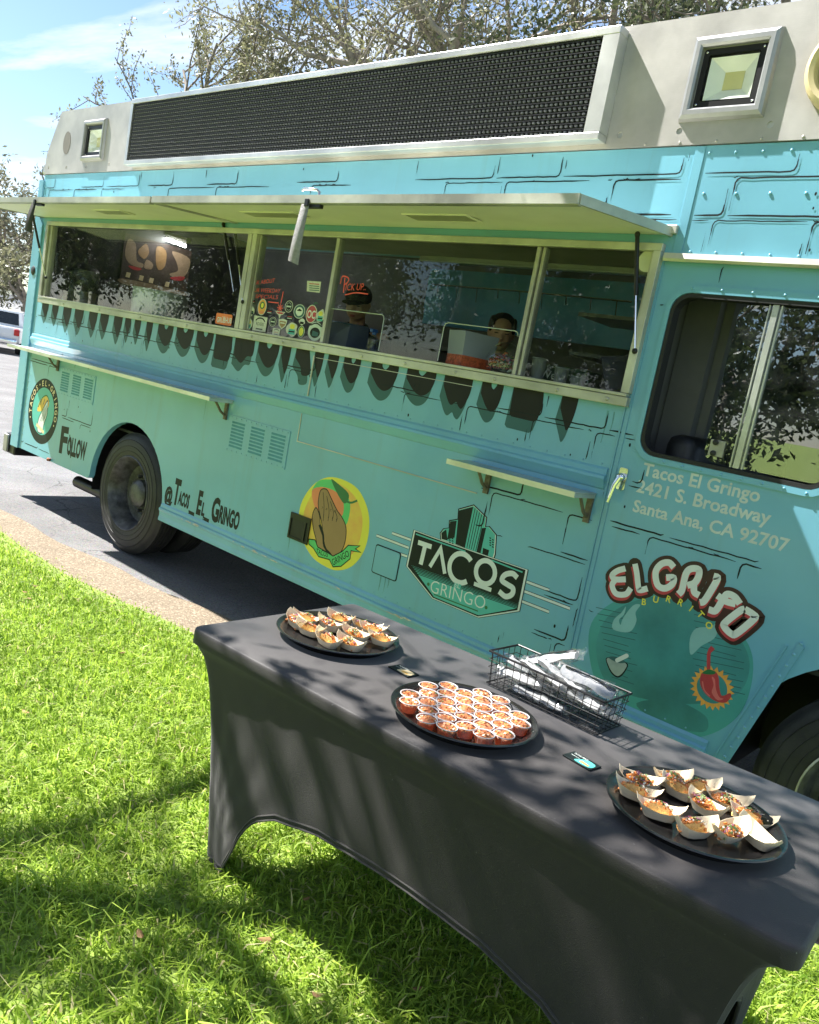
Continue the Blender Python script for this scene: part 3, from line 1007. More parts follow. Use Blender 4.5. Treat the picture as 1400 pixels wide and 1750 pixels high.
# far wall, ends, floor, roof
b = MB().plate([[(-1.91, .45), (6.35, .44), (6.42, 1.05), (6.30, 1.45), (6.02, 2.45), (5.95, Z_TOP), (-1.875, Z_TOP)]], 2.33, 2.375)
recalc(part(b, 'far_wall', M['teal']))
b = MB().box(-1.905, -1.87, .046, 2.329, .45, Z_TOP)
part(b, 'rear_wall', M['teal'])
b = MB().box(-1.86, 5.9, .046, 2.329, Z_TOP - .03, Z_TOP - .002)
part(b, 'ceiling', M['steel'])
b = MB().box(-1.93, 5.96, -.004, 2.38, Z_TOP + .002, Z_TOP + .10, .02)
part(b, 'roof', M['alu'])
b = MB().box(-1.86, 6.2, .65, 1.72, .53, .56).box(-1.86, 6.2, .10, .64, .88, .90)
part(b, 'floor', M['interior_dk'])
b = MB().box(-1.5, 5.9, .68, .78, .37, .525).box(-1.5, 5.9, 1.6, 1.7, .37, .525)
part(b, 'chassis_rail', M['blackm'])
b = MB().box(3.86, 3.90, .046, 2.329, .88, 2.75)
part(b, 'bulkhead', M['cabgrey'])
# nose of the cab
sec = [(6.35, .44), (6.42, 1.05), (6.30, 1.45), (6.02, 2.45), (5.95, Z_TOP)]
v, f = [], []
for i, (x, z) in enumerate(sec): v += [(x, .046, z), (x, 2.329, z), (x - .04, .046, z), (x - .04, 2.329, z)]
for i in range(len(sec) - 1):
    if i == 2: continue
    k = 4 * i
    f += [(k, k + 4, k + 5, k + 1), (k + 2, k + 3, k + 7, k + 6)]
mesh('nose_panel', v, f, M['teal'], truck)
b = MB(); b.add([(6.29, .1, 1.46), (6.29, 2.28, 1.46), (6.03, 2.28, 2.43), (6.03, .1, 2.43)], [(0, 1, 2, 3)])
part(b, 'windscreen', M['glass_cab'])
for yy in (.35, 1.98):
    b = MB().lathe([(.0, 6.44), (.08, 6.45), (.10, 6.43), (.10, 6.36)], (0, yy, .85), 'x', 20)
    part(b, 'headlight', M['lens'], sharp=40)
b = MB().box(6.42, 6.56, .0, 2.37, .42, .62, .02)
part(b, 'front_bumper', M['chrome'])

# rear corner post: a folded strip standing proud of the wall
cp = [(-1.93, .44), (-1.795, .44), (-1.785, 1.3), (-1.752, 2.38), (-1.752, 2.46), (-1.84, 2.60), (-1.885, 2.70)]
b = MB().plate([[(-1.935, .445), (-1.79, .445), (-1.79, 2.37), (-1.86, 2.44), (-1.862, 2.74), (-1.935, 2.74)]], -.014, -.001)
recalc(part(b, 'corner_post', M['teal_dark']))
b = MB()
for k in range(34):
    z = .50 + k * .066
    b.ell((-1.805, -.014, z), (.005, .004, .005), 6, 4)
    if z < 1.3 or z > 2.4: b.ell((-1.745 + (0 if z < 2.4 else -.1), -.001, z + .02), (.005, .004, .005), 6, 4)
o = part(b, 'rivet_row', M['teal_dark'], True)
o['kind'] = 'stuff'

# pressed beads along the wall
def bead(name, prof, x0, x1, m):
    v = [(x0, y, z) for y, z in prof] + [(x1, y, z) for y, z in prof]
    n = len(prof)
    f = [(i, i + 1, n + i + 1, n + i) for i in range(n - 1)] + [tuple(range(n)), tuple(range(2 * n - 1, n - 1, -1))]
    return recalc(mesh(name, v, f, m, truck))


b = MB()
for k in range(60): b.ell((-1.72 + k * .094, -.0006, 1.474 if k % 2 else 1.4745), (.0045, .0028, .0045), 6, 4)
for k in range(44): b.ell((.62 + k * .089, -.0006, .524), (.0045, .0028, .0045), 6, 4)
o = part(b, 'rivet_row', M['teal_dark'], True); o['kind'] = 'stuff'
bead('belt_bead', [(-.0005, 1.462), (-.010, 1.452), (-.012, 1.432), (-.022, 1.424), (-.024, 1.412), (-.016, 1.395), (-.006, 1.372), (-.0005, 1.366)], -1.76, 3.862, M['teal'])
bead('rocker_bead', [(-.0005, .512), (-.008, .500), (-.010, .484), (-.020, .477), (-.022, .466), (-.014, .452), (-.012, .425), (-.016, .405), (-.016, .3885), (-.0005, .3885)], .56, 4.545, M['teal'])
bead('drip_rail', [(-.001, 2.352), (-.026, 2.352), (-.030, 2.362), (-.034, 2.340), (-.028, 2.330), (-.001, 2.334)], 3.905, 5.98, M['alu_old'])

# steel fascia above, with its slanted rear end
b = MB().plate([[(-1.875, Z_TOP + .004), (5.93, Z_TOP + .004), (5.93, 3.285), (-1.675, 3.285), (-1.868, 2.95)]] +
               [arc(x, z, .013, 360, 0, 10)[:-1] for x, z in ((3.572, 2.843), (3.839, 2.844), (4.2, 2.848), (-1.80, 2.842), (-1.48, 2.835), (-1.139, 2.835), (-.776, 2.842), (4.62, 2.848))] +
               [[(3.875, 2.925), (3.875, 3.15), (4.125, 3.15), (4.125, 2.925)], [(-1.185, 2.91), (-1.185, 3.14), (-.915, 3.14), (-.915, 2.91)]], -.008, .012)
recalc(part(b, 'fascia_panel', M['steel']))
part(MB().box(-1.85, 5.9, .02, .03, Z_TOP + .005, 2.905), 'fascia_hole_shade', M['ink'])  # black sheet added behind the drilled holes to make them look shaded
b = MB(); b.box(-1.875, 5.93, .30, .32, Z_TOP + .1, 3.0); b.box(-1.67, 5.93, .013, .30, 3.262, 3.2845)
part(b, 'fascia_return', M['steel'])
b = MB().plate([arc(-1.52, 3.03, .062, 0, 360, 20, .09)[:-1]], -.0100, -.0085)
part(b, 'cover_disc', mat('brown grey plate', (.16, .145, .13), rough=.6))
b = MB()
for k in range(14): b.ell((3.70 + k * .16 - .008 * (k % 3), -.009, Z_TOP + .014), (.006, .004, .006), 6, 4)
o = part(b, 'rivet_row', M['steel'], True); o['kind'] = 'stuff'
b = MB()
for k in range(18): b.ell((3.985 + k * .105, -.002, 2.755), (.0065, .0035, .0065), 8, 4); b.ell((4.0 + k * .105, -.002, 2.375), (.0065, .0035, .0065), 8, 4)
for k in range(9): b.ell((4.0 + k * .13, -.002, 2.60), (.007, .0035, .007), 8, 4); b.ell((4.05 + k * .12, -.010, 2.232), (.006, .004, .006), 6, 4); b.ell((4.1 + k * .08, -.010, 1.537), (.006, .004, .006), 6, 4)
o = part(b, 'rivet_row', M['teal'], True); o['kind'] = 'stuff'
# lap joints and seams in the skin
b = MB().box(3.925, 3.965, -.0035, -.0005, 2.365, Z_TOP - .002, .001)
part(b, 'lap_strip', M['teal'])
b = MB().box(3.871, 3.879, -.005, -.0004, .52, 1.76).box(3.884, 3.902, -.004, -.0004, .52, 2.33)
part(b, 'door_seam', M['teal_dark'])
b = MB().box(1.884, 1.892, -.007, -.0004, 1.47, 1.705).box(1.858, 1.863, -.004, -.0004, 1.195, 1.364).box(1.858, 3.21, -.0045, -.0004, 1.196, 1.201)
b.box(1.9, 3.06, -.003, -.0004, 1.694, 1.697)
part(b, 'panel_seam', M['alu_old'])
b = MB()
for a, c in (((4.551, .43), (4.709, .976)), ((4.604, .46), (4.758, .994))):
    d = Vector((c[0] - a[0], 0, c[1] - a[1])); L = d.length
    b.obox(((a[0] + c[0]) / 2 + .02, -.003, (a[1] + c[1]) / 2), d, (0, 1, 0), d.cross(Vector((0, 1, 0))), L / 2, .0027, .004 if a[0] < 4.6 else .012)
part(b, 'door_edge_strip', M['teal_dark'])
b = MB()
for k in range(12):
    u = k / 11
    b.ell((4.60 + .155 * u + .02, -.005, .48 + .52 * u), (.007, .004, .007), 6, 4)
part(b, 'rivet_row', M['teal'], True)['kind'] = 'stuff'

# ---- moving-message sign
sign = part(MB().box(-.395, 3.432, -.060, -.009, 2.838, 3.228), 'sign_board', M['ledpanel'])
b = MB()
zo, zi, zt, zu = 2.806, 2.838, 3.228, 3.262
b.box(-.43, 3.512, -.078, -.0085, zo, zi - .0015, .003)
b.box(-.43, 3.512, -.078, -.0085, zt + .0015, zu, .003)
b.box(-.43, -.3975, -.0772, -.0088, zi - .001, zt + .001)
b.box(3.434, 3.5115, -.0772, -.0088, zi - .001, zt + .001)
part(b, 'sign_frame', M['alu'], parent=sign)
NR, NC = 16, 150
dzr = (zt - zi) / NR
for r in range(NR):
    z = zt - dzr * (r + .18)
    b = MB()
    v = [(-.393, -.061, z), (3.430, -.061, z), (3.430, -.074, z - .0025), (-.393, -.074, z - .0025), (-.393, -.074, z - .005), (3.430, -.074, z - .005), (3.430, -.061, z - .004), (-.393, -.061, z - .004)]
    b.add(v, [(0, 1, 2, 3), (3, 2, 5, 4), (4, 5, 6, 7), (0, 3, 4, 7), (1, 6, 5, 2)])
    part(b, 'sign_visor', M['visor'], parent=sign)
V, Q = [], []
oct_ = [(math.cos(k * math.pi / 4), math.sin(k * math.pi / 4)) for k in range(8)]
b = MB()
for r in range(NR):
    z = zt - dzr * (r + .66)
    for c in range(NC):
        x = -.38 + (c + .5) * 3.80 / NC
        k = len(V)
        V += [(x + .0082 * a, -.0605, z + .0082 * e) for a, e in oct_] + [(x + .006 * a, -.0695, z + .006 * e) for a, e in oct_]
        Q += [(k + i, k + (i + 1) % 8, k + 8 + (i + 1) % 8, k + 8 + i) for i in range(8)] + [tuple(k + 8 + i for i in range(8))]
o = mesh('sign_lamp_bead', V, Q, M['led'], sign, True); o['kind'] = 'stuff'

# ---- flood lights in folded frames
def flood(cx, cz, w, h, w2, h2):
    o = part(MB().plate([rrect(cx - w2, cx + w2, cz - h2, cz + h2, .012), rrect(cx - w2 + .022, cx + w2 - .022, cz - h2 + .022, cz + h2 - .022, .008)], -.012, .03), 'flood_light', M['blackm'])
    recalc(o)
    b = MB()
    pr = [(0, -.0082), (.0, -.026), (.18, -.034), (.55, -.034), (.85, -.026), (1, -.0082)]
    v = []
    for t_, yy in pr:
        a_, b_ = w2 + .005 + (w - w2 - .005) * t_, h2 + .005 + (h - h2 - .005) * t_
        v += [(cx - a_, yy, cz - b_), (cx + a_, yy, cz - b_), (cx + a_, yy, cz + b_), (cx - a_, yy, cz + b_)]
    b.add(v, [(4 * k + q, 4 * k + (q + 1) % 4, 4 * k + 4 + (q + 1) % 4, 4 * k + 4 + q) for k in range(len(pr) - 1) for q in range(4)])
    part(b, 'light_frame', M['frame_alu'], parent=o)
    b = MB().box(cx - w2 + .002, cx + w2 - .002, .034, .06, cz - h2, cz + h2)
    part(b, 'light_housing', M['blackm'], parent=o)
    gi, gz = w2 - .030, h2 - .030
    k = .42
    v = [(cx - gi, -.002, cz - gz), (cx + gi, -.002, cz - gz), (cx + gi, -.002, cz + gz), (cx - gi, -.002, cz + gz)]
    v += [(cx - gi * k, .032, cz - gz * k), (cx + gi * k, .032, cz - gz * k), (cx + gi * k, .032, cz + gz * k), (cx - gi * k, .032, cz + gz * k)]
    mesh('reflector', v, [(0, 1, 5, 4), (1, 2, 6, 5), (2, 3, 7, 6), (3, 0, 4, 7)], M['lens'], o)
    mesh('light_chip', [(p[0], .031, p[2]) for p in v[4:]], [(0, 1, 2, 3)], M['cob'], o)
    part(MB().box(cx - w2 + .02, cx + w2 - .02, -.0075, -.0045, cz - h2 + .02, cz + h2 - .02), 'light_glass', M['glass_lamp'], parent=o)
    b = MB()
    for sx in (-1, 1):
        for sz in (-1, 1): b.ell((cx + sx * (w2 - .012), -.013, cz + sz * (h2 - .012)), (.005, .003, .005), 8, 4)
    part(b, 'screw', M['chrome'], True, parent=o)


flood(3.998, 3.038, .171, .161, .124, .110)
flood(-1.05, 3.027, .172, .156, .134, .113)
# round horn speaker at the right edge of the picture
sp = part(MB().lathe([(.155, -.0085), (.155, -.03), (.150, -.055), (.135, -.066), (.118, -.062), (.112, -.045)], (4.448, 0, 3.02), 'y', 40), 'speaker', mat('yellowed plastic', (.62, .50, .27), rough=.5, var=.1), sharp=40)
b = MB().lathe([(.111, -.044), (.08, -.060), (.04, -.068), (0, -.071)], (4.448, 0, 3.02), 'y', 36)
part(b, 'speaker_grille', mat('woven speaker mesh', (.50, .42, .25), rough=.6, bump=.8, bscale=300), sharp=60, parent=sp)

# ---- fold-down counters
def shelf(x0, x1, z, depth, brs):
    o = part(MB().box(x0, x1, -depth, -.002, z - .006, z, .002), 'counter_shelf', M['alu'])
    b = MB().box(x0, x1, -depth - .003, -depth, z - .024, z + .0005).box(x0, x0 + .004, -depth + .001, -.01, z - .024, z - .0065).box(x1 - .004, x1, -depth + .001, -.01, z - .024, z - .0065)
    part(b, 'shelf_lip', M['alu'], parent=o)
    for x in brs:
        b = MB().box(x - .014, x + .014, -.014, -.001, z - .135, z - .008)
        b.box(x - .012, x + .012, -depth + .05, -.014, z - .020, z - .0075)
        b.tube([(x, -.012, z - .11), (x, -.05, z - .085), (x, -.10, z - .022)], .008, 6)
        part(b, 'bracket', mat('rusty bracket steel', (.16, .14, .11), rough=.6, metal=.5, var=.4, vscale=30), parent=o)


shelf(-1.80, 1.20, 1.338, .185, (-1.22, 1.14))
shelf(3.135, 3.835, 1.345, .185, (3.262, 3.815))

# ---- louvre panels
def louvre(x0, x1, z0, z1, cols, rows):
    o = part(MB().box(x0, x1, -.0045, -.0005, z0, z1, .001), 'louvre_panel', M['teal'])
    w = (x1 - x0) / cols
    proto = None
    for c in range(cols):
        for r in range(rows):
            cx = x0 + (c + .5) * w; cz = z1 - .03 - (z1 - z0 - .06) * (r + .5) / rows
            if proto is None:
                hw, hz = w * .34, .0065
                v = [(-hw, -.005, hz), (hw, -.005, hz), (-hw, -.005, -hz), (hw, -.005, -hz), (-hw * .92, -.0085, -hz * .9), (hw * .92, -.0085, -hz * .9)]
                me = mesh('louvre', v, [(0, 1, 5, 4), (4, 5, 3, 2), (0, 4, 2), (1, 3, 5)], M['teal_matte'])
                proto = me; q = me
            else:
                q = proto.copy(); COL.objects.link(q)
            q.parent = o; q.location = (cx, 0, cz)
    b = MB()
    for k in range(12):
        for z in (z0 + .012, z1 - .012): b.ell((x0 + .02 + k * (x1 - x0 - .04) / 11, -.005, z), (.005, .003, .005), 6, 4)
    p = part(b, 'rivet_row', M['teal_dark'], True, parent=o); p['kind'] = 'stuff'


louvre(-1.17, -.58, 1.02, 1.245, 3, 8)
louvre(1.187, 1.79, 1.01, 1.243, 3, 8)
# small flush hatch and the open square port beside the round emblem
b = MB().plate([rrect(2.632, 2.806, .632, .779, .012)], -.004, -.0005)
part(b, 'hatch', M['teal'])
b = MB().plate([rrect(2.626, 2.812, .626, .785, .014), rrect(2.6315, 2.8065, .6315, .7795, .012)], -.002, -.0003)
part(b, 'hatch_gap', M['ink'])
b = MB().plate([[(1.918, .63), (2.096, .63), (2.096, .785), (1.918, .785)], [(1.930, .642), (1.930, .752), (2.084, .752), (2.084, .642)]], -.009, -.0005)
o = recalc(part(b, 'open_port', M['blackm']))
b = MB().box(1.930, 2.084, -.004, -.0012, .642, .752)
part(b, 'port_opening', M['ledpanel'], parent=o)
b = MB().box(2.05, 2.062, -.010, -.0045, .642, .752)
part(b, 'port_flap', M['blackp'], parent=o)
# vent filler marks, lower latch and grommet at the rear
part(MB().lathe([(0, -.022), (.032, -.022), (.040, -.015)], (-1.86, 0, 1.985), 'y', 20), 'rubber_grommet', M['rubber'], True)
b = MB().box(-1.20, -1.16, -.018, -.001, .452, .475).ell((-1.18, -.02, .462), (.012, .008, .012), 8, 5)
part(b, 'panel_latch', mat('rusty latch', (.30, .12, .07), rough=.6, metal=.4, var=.5, vscale=40), True)

# ---- rear bumper, tail pipe, mud flap
b = MB().box(-2.12, -1.92, .02, 2.35, .35, .53, .012)
part(b, 'rear_bumper', M['blackm'])
b = MB().box(-2.115, -2.03, -.002, .019, .36, .52, .008)
part(b, 'bumper_end', mat('galvanised plate', (.30, .29, .27), rough=.5, metal=.5, var=.3))
prof = [(.047, -1.06), (.050, -1.06), (.050, -.2)]
b = MB().lathe([(.040, -.4), (.043, -1.035), (.0445, -1.045), (.050, -1.045), (.050, -.3)], (0, .20, .31), 'x', 20)
part(b, 'exhaust_pipe', M['blackm'], sharp=40)

# ---- wheels
def wheel(cx, y0, dual, front):
    R0 = .4565
    o = empty('wheel', (cx, y0, R0))
    o.parent = truck; o.matrix_parent_inverse = Matrix.Translation(-ABS['food_truck'])
    ABS[o.name] = Vector((cx, y0, R0))

    def tyre(yo, out):
        # one tyre section, outer face at yo
        w = .235
        prof = [(.275, .018), (.285, .004), (.300, .0), (.345, -.002 + .0), (.395, .004), (.418, .012), (.437, .026), (.447, .040)]
        tread = []
        for k in range(5):
            a = .046 + k * .0295
            tread += [(.4565, a), (.4565, a + .0225), (.447, a + .0245), (.447, a + .0278)]
        back = [(r, w - a) for r, a in reversed(prof)]
        return [(r, a) for r, a in prof] + tread[:-2] + back
    if True:
        p = tyre(0, 1)
        ty = part(MB().lathe([(r, a) for r, a in p], (cx, y0, R0), 'y', 64, close=True), 'tyre', M['tyre'], parent=o, sharp=28)
        recalc(ty)
        if dual:
            ty = part(MB().lathe([(r, a + .29) for r, a in p], (cx, y0, R0), 'y', 48, close=True), 'tyre', M['tyre'], parent=o, sharp=28)
            recalc(ty)
        b = MB()
        for rr, d in ((.315, -.003), (.352, -.0035), (.398, .001)):
            b.lathe([(rr, d + .003), (rr + .002, d - .0005), (rr + .004, d + .003)], (cx, y0, R0), 'y', 64, close=True)
        part(b, 'sidewall_ring', M['tyre'], parent=o, sharp=40)
    if not front:
        b = MB().lathe([(.281, .022), (.283, .002), (.276, -.004), (.268, .004), (.262, .022), (.250, .034), (.238, .072), (.226, .098), (.218, .13), (.190, .140), (.165, .142), (.155, .150), (.10, .150)], (cx, y0, R0), 'y', 64, cap0=False)
        rim = part(b, 'rim', M['rim'], parent=o, sharp=32)
        b = MB().lathe([(.105, .152), (.105, .09), (.085, .07), (.06, .064), (.0, .060)], (cx, y0, R0), 'y', 28)
        part(b, 'hub', M['rim'], parent=o, sharp=35)
        for k in range(10):
            a = 2 * math.pi * k / 10 + .2
            b = MB().lathe([(.014, .15), (.014, .118), (.008, .112), (0, .111)], (cx + .135 * math.cos(a), y0, R0 + .135 * math.sin(a)), 'y', 6)
            part(b, 'lug_nut', M['rim'], parent=o)
    else:
        b = MB().lathe([(.281, .022), (.283, .002), (.276, -.004), (.262, .006), (.252, .02), (.245, .05), (.215, .045), (.180, .014), (.150, -.004), (.10, -.006)], (cx, y0, R0), 'y', 64, cap0=False)
        part(b, 'rim', M['rim'], parent=o, sharp=32)
        b = MB().lathe([(.100, -.004), (.098, -.05), (.08, -.065), (0, -.07)], (cx, y0, R0), 'y', 28)
        part(b, 'hub', M['rim'], parent=o, sharp=35)
        for k in range(10):
            a = 2 * math.pi * k / 10 + .1
            b = MB().lathe([(.014, .01), (.014, -.024), (.008, -.030), (0, -.031)], (cx + .135 * math.cos(a), y0, R0 + .135 * math.sin(a)), 'y', 6)
            part(b, 'lug_nut', M['chrome'], parent=o)
        b = MB().lathe([(.284, .004), (.286, -.003), (.279, -.007), (.277, -.003)], (cx, y0, R0), 'y', 64, close=True)
        part(b, 'rim_edge', M['alu_old'], parent=o, sharp=40)
    return o


wheel(RA[0], .030, True, False)
wheel(RF[0], .030, False, True)
# the far side wheels, seen only underneath
for cx in (RA[0], RF[0]):
    b = MB().lathe([(.25, 2.07), (.437, 2.08), (.4565, 2.11), (.4565, 2.29), (.437, 2.32), (.25, 2.33)], (cx, 0, .4565), 'y', 40)
    o = part(b, 'wheel', M['tyre'], sharp=35)
    b = MB().tube([(cx, .3, .4565), (cx, 2.1, .4565)], .07, 10)
    part(b, 'axle', M['blackm'])
# inner wheel wells
for (cx, r) in ((RA[0], .56), (RF[0], .60)):
    pts = arc(cx, ZA, r, 190, -10, 20)
    v = [(x, y, z) for x, z in pts for y in (.046, .62)]
    f = [(2 * i, 2 * i + 1, 2 * i + 3, 2 * i + 2) for i in range(len(pts) - 1)]
    n = len(v)
    v += [(cx, .62, ZA - .1)]
    f += [(2 * i + 1, n, 2 * i + 3) for i in range(len(pts) - 1)]
    mesh('wheel_well', v, f, M['blackm'], truck)
b = MB().box(-1.85, -.55, .05, .09, .46, .80).box(.62, 4.55, .05, .09, .40, .84)
part(b, 'skirt_backing', M['blackm'])

# ---- cab door: handle, sliding glass, lining
b = MB().plate([rrect(3.920, 3.958, 1.385, 1.478, .008)], -.012, -.0005)
o = part(b, 'door_handle', M['chrome'])
b = MB().lathe([(.018, -.012), (.018, -.03), (.012, -.04), (0, -.042)], (3.938, 0, 1.438), 'y', 14)
b.tube([(3.938, -.036, 1.436), (3.928, -.046, 1.40), (3.918, -.05, 1.325)], [.012, .010, .007], 8)
part(b, 'handle_lever', M['chrome'], True, parent=o)
gl = part(MB().plate([rrect(4.245, 4.70, 1.575, 2.19, .045)], .014, .019), 'sliding_glass', M['glass_cab'])
b = MB().box(4.372, 4.395, .004, .030, 1.572, 2.196).box(4.402, 4.408, .008, .030, 1.572, 2.196).box(4.357, 4.362, .008, .03, 1.572, 2.196)
part(b, 'glass_stile', M['alu'], parent=gl)
b = MB().box(4.263, 4.322, .006, .0135, 1.60, 1.665, .002)
lk = part(b, 'window_lock', M['alu_old'], parent=gl)
b = MB().lathe([(.011, .006), (.011, -.002), (0, -.004)], (4.285, 0, 1.655), 'y', 12).lathe([(.011, .006), (.011, -.002), (0, -.004)], (4.285, 0, 1.612), 'y', 12)
part(b, 'lock_knob', M['blackp'], parent=gl)
b = MB().box(3.905, 4.05, .30, .36, 1.0, 2.5).box(4.05, 4.09, .36, .42, 1.0, 2.6).box(4.12, 4.20, .55, .62, 1.0, 2.6)
part(b, 'cab_lining', M['cabgrey'])
b = MB().box(3.905, 4.9, 2.2, 2.3, .9, 2.7).box(4.3, 4.34, 1.9, 2.2, 1.0, 2.6)
part(b, 'cab_panel', M['cabgrey'])
b = MB().box(4.02, 4.17, .12, .55, 1.15, 1.66, .05).box(4.02, 4.50, .10, .57, 1.05, 1.20, .05)
part(b, 'driver_seat', M['blackp'], True)
b = MB().box(4.55, 4.85, .9, 1.3, 1.72, 1.98, .02)
part(b, 'cab_mirror', M['interior'])

# ---- awning: two hinged sheets
def awning(x0, x1, xo0, xo1, y, zo, zh):
    th = .024
    v = []
    for (xx0, xx1, yy, zz) in ((x0, x1, -.002, zh), (xo0, xo1, y, zo)):
        v += [(xx0, yy, zz), (xx1, yy, zz), (xx0, yy, zz + th), (xx1, yy, zz + th)]
    f = [(0, 1, 5, 4), (2, 6, 7, 3), (0, 4, 6, 2), (1, 3, 7, 5), (4, 5, 7, 6), (0, 2, 3, 1)]
    o = recalc(mesh('awning_sheet', v, f, M['awning'], truck))
    b = MB()
    d = Vector((0, y, zo - zh)).normalized()
    up = Vector((0, -d.z, d.y)) * (1 if d.y > 0 else -1)
    b.box(xo0 - .003, xo1 + .003, y - .008, y - .0005, zo - .006, zo + th + .007)
    b.box(xo0, xo1, y + .001, y + .022, zo - .009, zo - .0025)
    for xx, xo in ((x0, xo0), (x1, xo1)):
        c = Vector(((xx + xo) / 2, (y - .002) / 2, (zo + zh) / 2 + th / 2))
        ax = Vector((xo - xx, y, zo - zh))
        b.obox(c, ax, Vector((1, 0, 0)), ax.cross(Vector((1, 0, 0))), ax.length / 2 - .002, .006, th / 2 + .006)
    part(b, 'awning_edge', M['alu_old'], parent=o)
    b = MB().box(xo0 + .01, xo1 - .01, y + .023, y + .030, zo - .005, zo - .0005)
    part(b, 'rubber_seal', M['rubber'], parent=o)
    return o, lambda yy: zh + (zo - zh) * (yy / y)


aw2, zu2 = awning(.955, 3.905, .955, 3.825, -.60, 2.398, 2.438)
aw1, zu1 = awning(-1.79, .930, -1.81, .930, -.60, 2.396, 2.436)
b = MB().box(-1.86, 3.93, -.02, -.0006, 2.440, 2.475, .003)
part(b, 'awning_hinge', M['alu_old'])


def recess(o, zu, x0, x1, y0, y1):
    z = min(zu(y0), zu(y1)) - .004
    b = MB()
    b.box(x0, x1, y0, y0 + .012, z, z + .006).box(x0, x1, y1 - .012, y1, z, z + .006).box(x0, x0 + .012, y0 + .012, y1 - .012, z, z + .006).box(x1 - .012, x1, y0 + .012, y1 - .012, z, z + .006)
    part(b, 'lamp_frame', M['awning'], parent=o)
    part(MB().box(x0 + .012, x1 - .012, y0 + .012, y1 - .012, z + .001, z + .005), 'lamp_cover', mat('dusty lamp cover', (.32, .31, .22), rough=.35), parent=o)


for (pa, pb, o, zu) in (((718, 380), (848, 392), aw2, zu2), ((446, 375), (560, 385), aw2, zu2), ((185, 367), (262, 377), aw1, zu1)):
    g0, g1 = G(pa[0], pa[1], 2.41), G(pb[0], pb[1], 2.41)
    x0, x1 = sorted((g0[0], g1[0]))
    cx, hw = (x0 + x1) / 2, max(.16, (x1 - x0) / 2)
    recess(o, zu, cx - hw, cx + hw, -.36, -.24)
b = MB()
for x in (3.05, 2.35, 1.6): b.box(x, x + .012, -.57, -.03, 2.3945, 2.398)
# latches with hanging straps on the outer edge
def latch(o, px, py, L, dark, lean):
    x, z = W(px, py, -.61)
    b = MB().box(x - .03, x + .07, -.60, -.575, 2.372, 2.391, .004).box(x - .025, x + .002, -.618, -.6085, 2.375, 2.41, .003)
    part(b, 'latch', M['blackm'], parent=o)
    pts = []
    n = 9
    v, f = [], []
    for i in range(n):
        u = i / (n - 1)
        cx = x - .02 - lean * u + .012 * math.sin(u * 3.1)
        yy = -.614 - .018 * math.sin(u * 2.6)
        w = .021 + .004 * u
        zz = 2.385 - L * u
        a = .25 + .5 * u
        for s in (-1, 1):
            v.append((cx + s * w * math.cos(a), yy + s * w * math.sin(a), zz - .006 * s * (u == 1)))
            v.append((cx + s * w * math.cos(a), yy + s * w * math.sin(a) + .0025, zz - .006 * s * (u == 1)))
        if i:
            k = 4 * i
            f += [(k - 4, k, k + 2, k - 2), (k - 3, k - 1, k + 3, k + 1), (k - 4, k - 3, k + 1, k), (k - 2, k + 2, k + 3, k - 1)]
    m = M['strap_dk'] if dark else M['strap']
    mesh('strap', v, f, m, o, True)


M['strap'] = mat('grey webbing', (.30, .29, .30), rough=.8, var=.2, vscale=40, bump=.5, bscale=250)
M['strap_dk'] = mat('black webbing', (.035, .035, .035), rough=.8, var=.2, vscale=40)
latch(aw2, 527, 352, .275, False, .01)
latch(aw1, 60, 356, .20, True, .02)
x, z = W(535, 335, -.58)
b = MB().tube([(x + .03, -.57, 2.425), (x + .03, -.57, 2.452), (x + .015, -.575, 2.462), (x - .07, -.58, 2.466), (x - .085, -.58, 2.458)], .007, 8).lathe([(.018, 2.423), (.018, 2.430), (.010, 2.436)], (x + .03, -.57, 0), 'z', 14)
part(b, 'latch_handle', M['chrome'], True, parent=aw2)


# gas struts
def strut(name, pt, pm, pb_, zu, yb=-.034):
    tx, ty = G(pt[0], pt[1], 2.405)
    if ty < -.55: ty = -.5
    T = Vector((tx, ty, zu(ty) - .012))
    bx, bz = W(pb_[0], pb_[1], yb)
    B = Vector((bx, yb, bz))
    mid = T.lerp(B, .52)
    o = part(MB().tube([T, mid], .0095, 8), name, M['blackm'], True)
    part(MB().tube([mid, B], .0045, 6), 'strut_rod', M['chrome'], True, parent=o)
    part(MB().ell(B, (.013, .012, .013), 8, 6), 'ball_joint', M['blackm'], True, parent=o)
    part(MB().ell(T, (.012, .012, .014), 8, 6), 'ball_joint', M['blackm'], True, parent=o)


strut('gas_strut', (381, 388), None, (400, 502), zu1)
strut('gas_strut', (400, 392), None, (415, 516), zu2)
strut('gas_strut', (1088, 408), None, (1085, 600), zu2)
strut('gas_strut', (56, 372), None, (78, 474), zu1)

# ---- service window frame
FY0, FY1 = -.034, .012
b = MB()
b.box(-1.672, 3.892, FY0, -.0006, 1.728, 1.768, .003)
part(b, 'window_sill', M['alu_old'])
b = MB().box(-1.66, 3.885, FY0 - .004, .05, 1.7695, 1.783, .002)
part(b, 'sill_ledge', M['alu_old'])
b = MB().box(-1.672, 3.892, FY0 + .004, -.0006, 2.368, 2.399, .003)
part(b, 'window_head', M['alu_old'])
for (x0, x1, y0, y1) in ((-1.672, -1.628, FY0, .05), (-1.620, -1.585, -.018, .03), (1.128, 1.170, FY0, .05), (1.176, 1.218, FY0, .05), (3.858, 3.892, FY0, .05), (1.925, 1.950, -.016, .03), (3.280, 3.300, -.020, .03), (3.306, 3.322, -.010, .03), (3.842, 3.855, -.012, .03), (1.112, 1.124, -.01, .03), (1.222, 1.232, -.01, .03)):
    part(MB().box(x0, x1, y0, y1, 1.784, 2.367, .0025), 'window_post', M['alu_old'])
b = MB()
